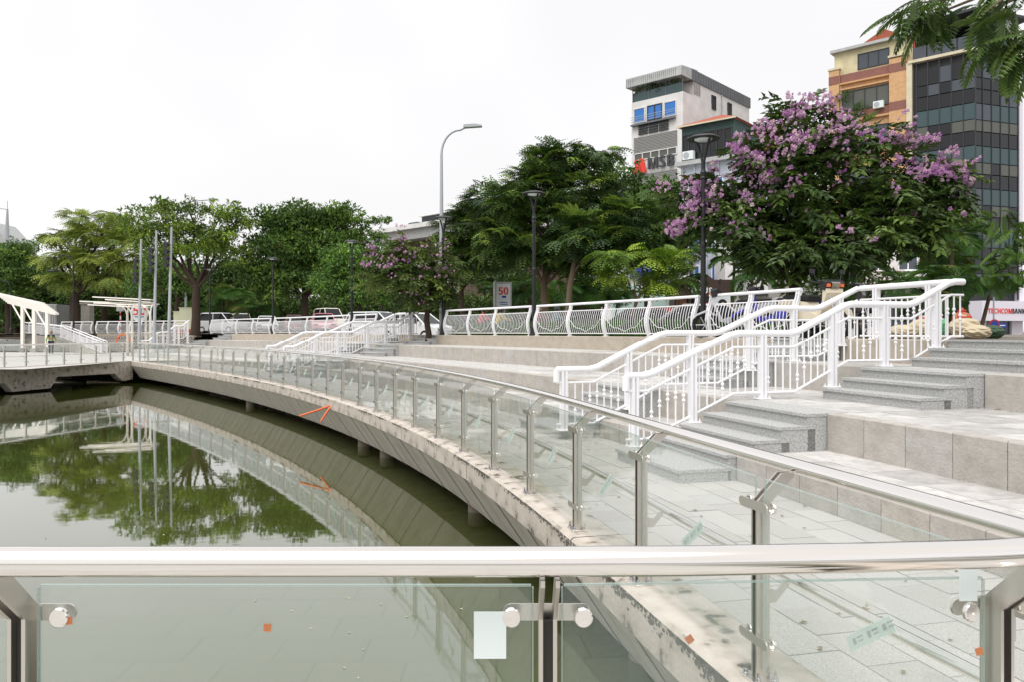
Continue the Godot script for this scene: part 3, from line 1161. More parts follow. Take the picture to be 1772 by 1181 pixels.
# ---------- white fence with bulging bars ----------
const BULGE := [[0.0, 0.0], [0.045, 0.12], [0.085, 0.26], [0.095, 0.4], [0.075, 0.54], [0.03, 0.68], [-0.015, 0.8], [-0.03, 0.9]]
var fence_m := {}

func bulge(h: float) -> float:
	for i in BULGE.size() - 1:
		if h <= BULGE[i + 1][1]:
			return lerpf(BULGE[i][0], BULGE[i + 1][0], (h - BULGE[i][1]) / (BULGE[i + 1][1] - BULGE[i][1]))
	return BULGE[-1][0]

func fence_shapes() -> void:
	var p := MB.new()
	for sx in [-0.036, 0.036]:
		var poly := []
		for q in BULGE:
			poly.append(Vector2(q[0] + 0.03, q[1]))
		for i in BULGE.size():
			poly.append(Vector2(BULGE[-1 - i][0] - 0.035, BULGE[-1 - i][1]))
		p.prism(Vector3(sx - 0.014, 0, 0), Vector3.BACK, Vector3.UP, Vector3(0.028, 0, 0), poly)
	for h in [0.06, 0.35, 0.62, 0.86]:
		p.bx(Vector3(0, h, bulge(h)), Vector3(0.05, 0.03, 0.03))
	fence_m.post = p.mesh()
	var b := MB.new()
	var path := []
	for i in 7:
		var h := lerpf(0.075, 0.73, i / 6.0)
		path.append(Vector3(0, h, bulge(h)))
	b.tube(path, 0.0085, 6, false)
	fence_m.bar = b.mesh()
	var kn := MB.new()
	kn.tube(path, 0.0085, 6, false)
	kn.lathe(Vector3(0, 0.28, bulge(0.28)), [Vector2(0.008, -0.02), Vector2(0.017, 0), Vector2(0.008, 0.02)], 6)
	kn.lathe(Vector3(0, 0.56, bulge(0.56)), [Vector2(0.008, -0.02), Vector2(0.017, 0), Vector2(0.008, 0.02)], 6)
	fence_m.knob = kn.mesh()
	var base := MB.new()
	base.bx(Vector3(0, 0.006, 0), Vector3(0.16, 0.012, 0.12))
	fence_m.base = base.mesh()

func fence(label: String, pts: Array) -> void:
	# pts: feet of the posts, in order; the bars bulge to the side of the lake
	var root := thing("white_fence", label, "fence", Vector3.ZERO, 0.0, "white fences on the retaining wall")
	var lake := Vector3(-20, 0, -15)
	var top := []
	for i in pts.size():
		var a: Vector3 = pts[maxi(i - 1, 0)]
		var b: Vector3 = pts[mini(i + 1, pts.size() - 1)]
		var fr := frame_of(pts[i], b - a)
		if fr.basis.z.dot(lake - pts[i]) < 0:
			fr = frame_of(pts[i], a - b)
		var po := put("post", fence_m.post, M.white, root, fr)
		put("base_plate", fence_m.base, M.white, po)
		top.append(fr * Vector3(0, 0.93, -0.03))
		if i < pts.size() - 1:
			var c: Vector3 = pts[i + 1]
			var f2 := frame_of(pts[i].lerp(c, 0.5), c - pts[i])
			if f2.basis.z.dot(lake - pts[i]) < 0:
				f2 = frame_of(pts[i].lerp(c, 0.5), pts[i] - c)
			var l: float = pts[i].distance_to(c) - 0.1
			for h in [0.075, 0.73]:
				var th := MB.new()
				th.tube([f2 * Vector3(-l * 0.5, h, bulge(h)), f2 * Vector3(l * 0.5, h, bulge(h))], 0.014, 8)
				obj("thin_rail", th, M.white, root)
			var m := int(round(l / 0.098))
			for j in m:
				var x := -l * 0.5 + l * (j + 0.5) / m
				put("baluster", fence_m.knob if (j % 5) == 2 else fence_m.bar, M.white, root, f2 * Transform3D(Basis.IDENTITY, Vector3(x, 0, 0)))
			var gar := MB.new()
			var gp := []
			for j in 13:
				var t := j / 12.0
				var h := 0.16 + 0.34 * absf(t - 0.5) * absf(t - 0.5) * 4.0 + 0.03 * sin(t * 22.0)
				gp.append(f2 * Vector3(lerpf(-l * 0.5, l * 0.5, t), h, bulge(h) + 0.012))
			gar.tube(gp, 0.007, 5, false)
			obj("swag_bar", gar, M.white, root)
	# top rail with a rounded, slightly overhanging end
	var e0: Vector3 = (top[0] - top[1]).normalized() * 0.06
	var e1: Vector3 = (top[-1] - top[-2]).normalized() * 0.06
	top[0] += e0
	top[-1] += e1
	var r := MB.new()
	r.tube(top, 0.036, 12)
	obj("handrail", r, M.white, root)

func build_fences() -> void:
	var runs := [
		[[1229, 1297, 1380], "white fence in front of the parked motorbikes"],
		[[930, 986, 1048, 1123, 1205], "white fence of four bays in front of the white car and grass"],
		[[772, 813, 857, 917], "white fence of three bays in front of the red and yellow riders"],
		[[613, 651], "single bay of white fence beside the stairs to the flowering street tree"],
		[[475.6, 502, 531.5, 566, 605], "white fence of four bays in front of the pink car"],
		[[366, 386, 410, 438, 468], "white fence of four bays in front of the two white vehicles near the cabinets"],
	]
	for r in runs:
		var pts := []
		for x in r[0]:
			var s := s_seen(x, d4, 0.15)
			pts.append(W(s, d4(s) + 0.15, L4 + 0.002))
		fence(r[1], pts)
	# the far run behind the open steel shelter
	var far := []
	for i in 9:
		far.append(P(lerpf(168.0, 322.0, i / 8.0), 0, lerpf(62.0, 57.0, i / 8.0)) * Vector3(1, 0, 1) + Vector3(0, L4 + 0.002, 0))
	fence("far white fence above the lattice slope behind the open shelter", far)
	var far2 := []
	for i in 4:
		far2.append(P(lerpf(107.0, 160.0, i / 3.0), 0, lerpf(64.0, 62.3, i / 3.0)) * Vector3(1, 0, 1) + Vector3(0, L4 + 0.002, 0))
	fence("short far white fence at the top of the ramp", far2)

# ---------- lamps and poles ----------
func lamp_root(label: String, at: Vector3, turn: float) -> Node3D:
	var root := thing("park_lamp", label, "lamp", at, turn, "black park lamps along the fence")
	var base := MB.new()
	base.lathe(Vector3.ZERO, [Vector2(0.15, 0.0), Vector2(0.15, 0.05), Vector2(0.12, 0.07), Vector2(0.12, 0.28), Vector2(0.095, 0.34), Vector2(0.085, 0.42), Vector2(0.062, 0.5)], 16)
	obj("base", base, M.black, root)
	var pole := MB.new()
	pole.lathe(Vector3.ZERO, [Vector2(0.06, 0.5), Vector2(0.058, 2.023), Vector2(0.075, 2.045), Vector2(0.075, 2.119), Vector2(0.055, 2.151), Vector2(0.05, 3.568), Vector2(0.072, 3.600), Vector2(0.06, 3.642), Vector2(0.072, 3.728), Vector2(0.05, 3.791), Vector2(0.045, 3.898)], 14)
	obj("pole", pole, M.black, root)
	for s in [-1, 1]:
		var arm := MB.new()
		arm.tube([Vector3(0, 3.834, 0), Vector3(s * 0.03, 3.994, 0), Vector3(s * 0.09, 4.207, 0), Vector3(s * 0.17, 4.398, 0), Vector3(s * 0.2, 4.473, 0)], [0.03, 0.03, 0.028, 0.03, 0.032], 10)
		obj("arm", arm, M.black, root)
	var head := MB.new()
	head.lathe(Vector3.ZERO, [Vector2(0.0, 4.516), Vector2(0.2, 4.505), Vector2(0.25, 4.473), Vector2(0.36, 4.473), Vector2(0.375, 4.489), Vector2(0.36, 4.510), Vector2(0.28, 4.548), Vector2(0.12, 4.585), Vector2(0.0, 4.590)], 28)
	obj("lamp_head", head, M.black, root)
	var dif := MB.new()
	dif.lathe(Vector3.ZERO, [Vector2(0.0, 4.441), Vector2(0.15, 4.446), Vector2(0.2, 4.473), Vector2(0.2, 4.500)], 24)
	obj("diffuser", dif, M.paper, root)
	return root

func build_lamps() -> void:
	var names := ["black park lamp in front of the big flowering tree", "black park lamp in front of the dark feathery trees", "black park lamp beside the small flowering tree and grey street light", "black park lamp at the single bay of fence", "black park lamp beside the white sedan bays", "black park lamp next to the utility cabinets and tree trunk"]
	var xs := [1217, 923.5, 767, 609, 472.5, 363.5]
	var first: Node3D = null
	for i in xs.size():
		var s := s_seen(xs[i], d4, 0.16)
		var at := W(s, d4(s) + 0.16, L4 + 0.002)
		var turn := atan2(along(s).x, along(s).z) + PI / 2 + 0.15
		if first == null:
			first = lamp_root(names[i], at, turn)
		else:
			copy(first, "park_lamp", at, turn, names[i])
	# gooseneck lamps farther off
	for q in [[128.0, 585.0, 62.0, 447.0, "black gooseneck lamp in front of the pale green tree"], [20.0, 585.0, 66.0, 490.0, "black gooseneck lamp behind the cream pergola"]]:
		var b := P(q[0], q[1], q[2])
		var h: float = P(q[0], q[3], q[2]).y - L4
		var root := thing("gooseneck_lamp", q[4], "lamp", Vector3(b.x, L4 - 0.02, b.z))
		var pole := MB.new()
		pole.lathe(Vector3.ZERO, [Vector2(0.14, 0), Vector2(0.12, 0.4), Vector2(0.07, 0.5), Vector2(0.05, h - 0.5)], 12)
		obj("pole", pole, M.black, root)
		var neck := MB.new()
		var pp := []
		for i in 9:
			var w := PI * i / 8.0
			pp.append(Vector3(-0.8 + 0.8 * cos(w), h - 0.5 + 0.8 * sin(w), 0))
		pp.append(Vector3(-1.6, h - 0.8, 0))
		neck.tube(pp, 0.035, 8)
		obj("neck", neck, M.black, root)
		var hd := MB.new()
		hd.lathe(Vector3(-1.6, h - 1.02, 0), [Vector2(0.0, 0.02), Vector2(0.42, 0.0), Vector2(0.43, 0.03), Vector2(0.2, 0.16), Vector2(0.06, 0.22), Vector2(0.0, 0.22)], 18)
		obj("lamp_head", hd, M.black, root)

func street_light(label: String, base: Vector3, h: float, arm: float, turn: float, r := 0.09) -> void:
	var root := thing("street_light", label, "street light", base, turn)
	var pole := MB.new()
	pole.lathe(Vector3.ZERO, [Vector2(r * 1.5, 0), Vector2(r * 1.5, 0.05), Vector2(r, 0.06), Vector2(r * 0.9, h * 0.5), Vector2(r * 0.62, h - 1.0)], 12)
	obj("pole", pole, M.zinc, root)
	var neck := MB.new()
	var pp := []
	for i in 8:
		var w := (PI / 2) * i / 7.0
		pp.append(Vector3(0.75 - 0.75 * cos(w), h - 1.0 + 1.0 * sin(w), 0))
	pp.append(Vector3(arm, h + 0.12, 0))
	neck.tube(pp, r * 0.52, 8)
	obj("arm", neck, M.zinc, root)
	var hd := MB.new()
	hd.prism(Vector3(arm - 0.1, h + 0.08, -0.13), Vector3.RIGHT, Vector3.UP, Vector3(0, 0, 0.26), [Vector2(0, 0), Vector2(0.75, 0.05), Vector2(0.75, 0.1), Vector2(0.45, 0.15), Vector2(0, 0.12)])
	obj("lamp_head", hd, M.zinc, root)

func build_poles() -> void:
	var b := P(764, 574, 31.5)
	street_light("tall grey street light with bent arm behind the small flowering tree", Vector3(b.x, L4 - 0.02, b.z), 8.35, 1.0, 0.0)
	var c := P(322, 574, 66)
	street_light("grey street light with its arm above the spreading tree", Vector3(c.x, L4 - 0.02, c.z), 11.3, 2.1, 0.0, 0.11)
	# three steel masts with floodlights
	var xs := [[240.5, 247.5, 413.0], [266.5, 274.5, 398.0], [291.5, 301.5, 392.0]]
	var names := ["shortest of three grey floodlight masts, in the crown of the pale tree", "middle one of three grey floodlight masts beside the open shelter", "grey floodlight mast closest to the far white stair railing"]
	for i in 3:
		var z := 50.0 - 1.0 * i
		var bb := P(xs[i][0], 600, z)
		var top: float = P(0, xs[i][2], z).y
		var root := thing("floodlight_mast", names[i], "mast", Vector3(bb.x, -0.012, bb.z), 0.0, "floodlight masts")
		var lean: float = (xs[i][1] - xs[i][0]) * z / F * 0.6
		var pole := MB.new()
		pole.tube([Vector3.ZERO, Vector3(lean, top, 0)], [0.11, 0.06], 12)
		obj("pole", pole, M.zinc, root)
		var bp := MB.new()
		bp.bx(Vector3(0, 0.01, 0), Vector3(0.4, 0.02, 0.4))
		obj("base_plate", bp, M.zinc, root)
		for j in 4:
			var h := top - 1.1 - 0.42 * j - 0.3 * (2 - i) * 0.5
			var fl := MB.new()
			var c0 := Vector3(lean * h / top - 0.12, h, 0.18)
			fl.tube([c0, c0 + Vector3(-0.1, -0.05, 0.16)], [0.13, 0.2], 14)
			obj("floodlight", fl, M.black, root)
			var ar := MB.new()
			ar.tube([Vector3(lean * h / top, h, 0), c0], 0.025, 6)
			obj("bracket", ar, M.black, root)

# ---------- vegetation ----------
var leaf_m := {}

func leaf(mb: MB, at: Vector3, dir: Vector3, up: Vector3, l: float, w: float, fold := 0.25) -> void:
	# a pointed leaf of four faces, folded along its rib
	var side := dir.cross(up).normalized()
	var n := side.cross(dir).normalized()
	var a := at + dir * l * 0.42 + side * w * 0.5 + n * w * fold
	var b := at + dir * l * 0.42 - side * w * 0.5 + n * w * fold
	var tip := at + dir * l - n * l * 0.12
	mb.tri(at, tip, a)
	mb.tri(at, b, tip)

func rnd_dir(r: RandomNumberGenerator) -> Vector3:
	var y := r.randf_range(-1, 1)
	var w := r.randf() * TAU
	var k := sqrt(1 - y * y)
	return Vector3(k * cos(w), y, k * sin(w))

# spray meshes grow along +z
func leaf_shapes() -> void:
	var r := RandomNumberGenerator.new()
	r.seed = 12
	# broad leaves in pairs along a twig
	for v in 3:
		var mb := MB.new()
		for i in 13:
			var t := i / 12.0
			var at := Vector3(0.02 * sin(i * 2.0), -0.12 * t * t, 0.42 * t)
			var sx := 1.0 if i % 2 else -1.0
			var d := Vector3(sx * r.randf_range(0.5, 1.0), r.randf_range(-0.5, 0.2), r.randf_range(0.35, 0.9)).normalized()
			leaf(mb, at, d, Vector3(r.randf_range(-0.4, 0.4), 1, r.randf_range(-0.3, 0.3)), r.randf_range(0.15, 0.23), r.randf_range(0.065, 0.095))
		leaf_m["broad%d" % v] = mb.mesh()
	# small leaves, dense twig cluster
	for v in 3:
		var mb := MB.new()
		for i in 22:
			var at := rnd_dir(r) * Vector3(0.22, 0.13, 0.22) + Vector3(0, 0, 0.18)
			var d := (rnd_dir(r) + Vector3(0, -0.15, 0.5)).normalized()
			leaf(mb, at, d, Vector3(r.randf_range(-0.6, 0.6), 1, r.randf_range(-0.6, 0.6)), r.randf_range(0.12, 0.2), r.randf_range(0.055, 0.085))
		leaf_m["small%d" % v] = mb.mesh()
	# feathery: a fan of pinnate fronds
	for v in 3:
		var mb := MB.new()
		for f in 5:
			var yaw := lerpf(-1.05, 1.05, f / 4.0) + r.randf_range(-0.12, 0.12)
			var d := Vector3(sin(yaw), 0.25 - 0.1 * absf(yaw), cos(yaw)).normalized()
			var l := r.randf_range(0.42, 0.58)
			var side := d.cross(Vector3.UP).normalized()
			for i in 7:
				var t := (i + 1) / 7.0
				var at := d * l * t + Vector3.DOWN * 0.28 * t * t
				var w := 0.13 * sin(PI * (0.18 + 0.74 * t))
				for sx in [-1.0, 1.0]:
					var dd: Vector3 = (side * sx + d * 0.55 + Vector3.DOWN * (0.1 + 0.3 * t)).normalized()
					leaf(mb, at, dd, Vector3.UP + d * 0.2, w * 1.1, 0.058, 0.12)
		leaf_m["feather%d" % v] = mb.mesh()
	# frond with narrow pinnae, for the close branches
	for v in 2:
		var mb := MB.new()
		for i in 10:
			var t := (i + 0.8) / 10.0
			var at := Vector3(0.03 * sin(t * 3.0 + v), -0.18 * t * t, 0.5 * t)
			var pl := 0.19 * sin(PI * (0.2 + 0.72 * t)) + 0.03
			for sx in [-1.0, 1.0]:
				var dd := Vector3(sx, -0.25 - 0.3 * t, 0.7).normalized()
				leaf(mb, at, dd, Vector3(0.1 * sx, 1, 0), pl, 0.036, 0.1)
				leaf(mb, at + dd * pl * 0.1, (dd + Vector3(0, -0.1, 0.35)).normalized(), Vector3(0.2 * sx, 1, 0), pl * 0.8, 0.028, 0.1)
		var st := []
		for i in 6:
			var t := i / 5.0
			st.append(Vector3(0.03 * sin(t * 3.0 + v), -0.18 * t * t, 0.52 * t))
		mb.tube(st, 0.004, 4, false)
		leaf_m["fine%d" % v] = mb.mesh()
	# panicle of crinkled petals
	for v in 2:
		var mb := MB.new()
		for i in 26:
			var t := r.randf()
			var at := Vector3(r.randf_range(-1, 1) * 0.13 * (1.0 - 0.6 * t), 0.2 * t, r.randf_range(-1, 1) * 0.13 * (1.0 - 0.6 * t))
			for k in 3:
				leaf(mb, at, rnd_dir(r), rnd_dir(r), 0.06, 0.055, 0.3)
		leaf_m["bloom%d" % v] = mb.mesh()

func leaf_mat(light: float) -> StandardMaterial3D:
	var key := "leaf_%d" % int(light * 100)
	if not M.has(key):
		var m := StandardMaterial3D.new()
		m.vertex_color_use_as_albedo = true
		m.roughness = 0.45
		m.metallic_specular = 0.4
		m.backlight_enabled = true
		m.backlight = Color(light, light, light * 0.5)
		m.cull_mode = BaseMaterial3D.CULL_DISABLED
		M[key] = m
	return M[key]

func scatter(called: String, shape: String, variants: int, places: Array, parent: Node, material: Material, r: RandomNumberGenerator) -> void:
	# places: [Transform3D, Color]; one MultiMesh for each variant of the spray
	for v in variants:
		var mine := []
		for i in places.size():
			if i % variants == v:
				mine.append(places[i])
		if mine.is_empty():
			continue
		var mm := MultiMesh.new()
		mm.transform_format = MultiMesh.TRANSFORM_3D
		mm.use_colors = true
		mm.mesh = leaf_m["%s%d" % [shape, v]]
		mm.instance_count = mine.size()
		for i in mine.size():
			mm.set_instance_transform(i, mine[i][0])
			mm.set_instance_color(i, mine[i][1])
		var o := MultiMeshInstance3D.new()
		o.name = numbered(called, parent)
		o.multimesh = mm
		o.material_override = material
		o.set_meta("kind", "stuff")
		parent.add_child(o, true)

func limb(mb: MB, a: Vector3, b: Vector3, ra: float, rb: float, sag: float, r: RandomNumberGenerator) -> void:
	var pts := []
	var rs := []
	var m := 5
	var wob := rnd_dir(r) * a.distance_to(b) * 0.06
	for i in m + 1:
		var t := float(i) / m
		pts.append(a.lerp(b, t) + Vector3.UP * sag * sin(t * PI) + wob * sin(t * PI * 2.0))
		rs.append(lerpf(ra, rb, t))
	mb.tube(pts, rs, 7, false)

# lobes: [x, y, half width, half height] in photograph columns and rows at distance z
func tree(o: Dictionary) -> Node3D:
	var r := RandomNumberGenerator.new()
	r.seed = o.seed
	var z: float = o.z
	var px := z / F
	var foot := P(o.x, 574, z)
	foot.y = o.get("ground", (street(foot.x) - 0.03) if z > 24.0 else L4 - 0.02)
	var root := thing(o.name, o.label, "tree", foot, 0.0, o.get("group", ""))
	var shape: String = o.shape
	var size: float = o.get("size", 1.0)
	var dark: Color = o.dark
	var light: Color = o.light
	var wood := MB.new()
	var limbs := MB.new()
	var rt: float = o.get("trunk", 0.16)
	var fork := P(o.x + o.get("lean", 0.0), o.fork, z) - foot
	wood.tube([Vector3(0, -0.1, 0), Vector3(0.02, 0.12, 0), fork * 0.35 + Vector3(0.05, 0, 0.03), fork * 0.7 - Vector3(0.04, 0, 0.02), fork], [rt * 1.5, rt * 1.1, rt, rt * 0.92, rt * 0.8], 10)
	var places := []
	var blooms := []
	var clumps := []
	var depth: float = o.get("depth", 0.8)
	for lb in o.lobes:
		var c := P(lb[0], lb[1], z) - foot
		# the sprays reach past their clump, so the clumps keep a little inside the outline
		var cut: float = o.get("inset", 0.36) * size
		lb = [lb[0], lb[1], maxf(lb[2] * 0.4, lb[2] - cut / px), maxf(lb[3] * 0.4, lb[3] - cut * 0.75 / px)]
		var rx: float = lb[2] * px
		var ry: float = lb[3] * px
		var rz := rx * depth
		var k := maxi(4, int(o.get("clump", 1.0) * 7.0 * sqrt(rx * ry * rz * 3.0 / size)))
		limb(limbs, fork * r.randf_range(0.85, 1.0), c + Vector3(0, -ry * 0.3, 0), rt * 0.42, rt * 0.13, 0.25, r)
		for i in k:
			var d := rnd_dir(r)
			var rad := pow(r.randf(), 0.38)
			var q := P(lb[0] + d.x * lb[2] * rad * 0.92, lb[1] - d.y * lb[3] * rad * 0.92, z - d.z * rz * rad) - foot
			clumps.append([q, c, d, rad])
			if i % 2 == 0:
				limb(limbs, c + Vector3(0, -ry * 0.3, 0), q, rt * 0.13, rt * 0.04, 0.08, r)
	var per: float = o.get("per", 9.0)
	var spread: float = o.get("spread", 0.42) * size
	for cl in clumps:
		var shade := r.randf()
		var m := int(per * r.randf_range(0.7, 1.3))
		for i in m:
			var d := rnd_dir(r)
			var flat: float = o.get("flat", 0.5)
			var q: Vector3 = cl[0] + Vector3(d.x, d.y * flat, d.z) * spread * pow(r.randf(), 0.5)
			var out: Vector3 = (Vector3(d.x, d.y * 0.3 + o.get("lift", 0.0), d.z) + (cl[2] as Vector3) * 0.6 + Vector3(0, -0.15, 0)).normalized()
			var up := (Vector3.UP + rnd_dir(r) * 0.35).normalized()
			var x := up.cross(out)
			if x.length() < 0.05:
				continue
			x = x.normalized()
			var sc := size * r.randf_range(0.75, 1.25)
			var b := Basis(x, out.cross(x), out).scaled(Vector3.ONE * sc)
			var t := clampf(shade * 0.6 + r.randf() * 0.5, 0, 1)
			var col := dark.lerp(light, t * t)
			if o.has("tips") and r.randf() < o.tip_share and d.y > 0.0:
				col = o.tips  # upper sprays only; pale green tips are highlights put into the colour
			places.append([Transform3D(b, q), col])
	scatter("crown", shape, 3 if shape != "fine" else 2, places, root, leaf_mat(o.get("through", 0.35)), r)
	obj("trunk", wood, o.get("bark", M.bark), root)
	obj("branches", limbs, o.get("bark", M.bark), root)
	if o.has("blooms"):
		# flower heads grow at the tips of the outer sprays
		var seen_at := []
		for pl in places:
			var w: Vector3 = foot + pl[0].origin
			seen_at.append(Vector2(886.0 + w.x / -w.z * F, 574.0 - (w.y - EYE) / -w.z * F))
		for bl in o.blooms:
			# [x, y, half width, half height, count]
			var near_ := []
			for i in places.size():
				var e := Vector2((seen_at[i].x - bl[0]) / bl[2], (seen_at[i].y - bl[1]) / bl[3])
				if e.length() < 1.0:
					near_.append(i)
			near_.sort_custom(func(p, q2): return places[p][0].origin.z > places[q2][0].origin.z)
			var front := maxi(1, int(near_.size() * 0.3))
			var groups := maxi(1, int(bl[4] * 1.1))
			for gi in groups:
				if near_.is_empty():
					break
				var t: Transform3D = places[near_[r.randi() % front]][0]
				var m := 2 + r.randi() % 5
				var tone := r.randf()
				for i in m:
					var q := t.origin + t.basis.z.normalized() * r.randf_range(0.2, 0.42) * size + rnd_dir(r) * Vector3(0.2, 0.12, 0.12) + Vector3(0, 0.06, 0.12)
					var up := (Vector3.UP + rnd_dir(r) * 0.6 + t.basis.z.normalized() * 0.4).normalized()
					var x := up.cross(Vector3.BACK).normalized()
					var pink := Color(0.44, 0.15, 0.48).lerp(Color(0.72, 0.47, 0.68), clampf(tone * 0.7 + r.randf() * 0.5, 0, 1))
					if r.randf() < 0.2:
						pink = Color(0.74, 0.58, 0.66)
					blooms.append([Transform3D(Basis(x, up, x.cross(up)).scaled(Vector3.ONE * o.get("bloom_size", 1.0) * r.randf_range(0.5, 1.2)), q), pink])
		scatter("blossoms", "bloom", 2, blooms, root, leaf_mat(0.4), r)
	return root

# palm: slender stems and arching fronds, each frond a part
func frond_mesh(key: String, l: float, droop: float, r: RandomNumberGenerator) -> ArrayMesh:
	if leaf_m.has(key):
		return leaf_m[key]
	var mb := MB.new()
	var pts := []
	var m := 22
	for i in m + 1:
		var t := float(i) / m
		pts.append(Vector3(0, l * (0.42 * t - droop * t * t), l * (0.95 * t - 0.25 * t * t)))
	mb.tube(pts, 0.014, 4, false)
	for i in range(3, m + 1):
		var t := float(i) / m
		var p: Vector3 = pts[i]
		var d: Vector3 = (pts[i] - pts[i - 1]).normalized()
		var ll := l * 0.34 * sin(PI * (0.15 + 0.8 * t)) + 0.05
		for sx in [-1.0, 1.0]:
			for k in 2:
				var dd := (Vector3(sx, 0.12 - 0.35 * t + r.randf_range(-0.12, 0.12), 0) + d * r.randf_range(0.45, 0.8)).normalized()
				leaf(mb, p - d * k * l / m * 0.5, dd, Vector3.UP + d * 0.2, ll * r.randf_range(0.85, 1.1), 0.045, 0.2)
	leaf_m[key] = mb.mesh()
	return leaf_m[key]

func palm(label: String, x: float, z: float, top_y: float, l: float, seed_: int, stems := 1, n := 11, tone := 0) -> void:
	var r := RandomNumberGenerator.new()
	r.seed = seed_
	var foot := P(x, 574, z)
	foot.y = street(foot.x) - 0.03
	var root := thing("palm_tree", label, "tree", foot)
	if not M.has("frond0"):
		for q in [[0, srgb(64, 102, 42)], [1, srgb(48, 84, 36)], [2, srgb(110, 110, 56)]]:
			var m := mat(q[1], 0.5)
			m.backlight_enabled = true
			m.backlight = Color(0.3, 0.4, 0.12)
			m.cull_mode = BaseMaterial3D.CULL_DISABLED
			M["frond%d" % q[0]] = m
	for s in stems:
		var h: float = (P(x, top_y, z).y - foot.y) * (1.0 if s == 0 else r.randf_range(0.65, 0.92))
		var o := Vector3.ZERO if s == 0 else Vector3(r.randf_range(-1, 1), 0, r.randf_range(-0.6, 0.6)) * 0.9
		var lean := Vector3(r.randf_range(-0.3, 0.3), 0, r.randf_range(-0.2, 0.2)) + o * 0.5
		var top := o + lean + Vector3.UP * h
		var st := MB.new()
		st.tube([o + Vector3.DOWN * 0.1, o + lean * 0.3 + Vector3.UP * h * 0.4, top], [0.09, 0.065, 0.055], 8)
		var tr := obj("trunk", st, M.bark_pale, root)
		for i in n:
			var w := TAU * (i + r.randf() * 0.6) / n
			var up := r.randf_range(-0.55, 0.6)
			var b := Basis(Vector3.UP, w) * Basis(Vector3.RIGHT, -up)
			var fm := frond_mesh("frond_%d_%d" % [int(l * 10), i % 3], l, [0.5, 0.7, 0.35][i % 3], r)
			put("frond", fm, M["frond%d" % (2 if r.randf() < 0.08 else (1 if (i + tone) % 2 else 0))], root, Transform3D(b.scaled(Vector3.ONE * r.randf_range(0.8, 1.1)), top))

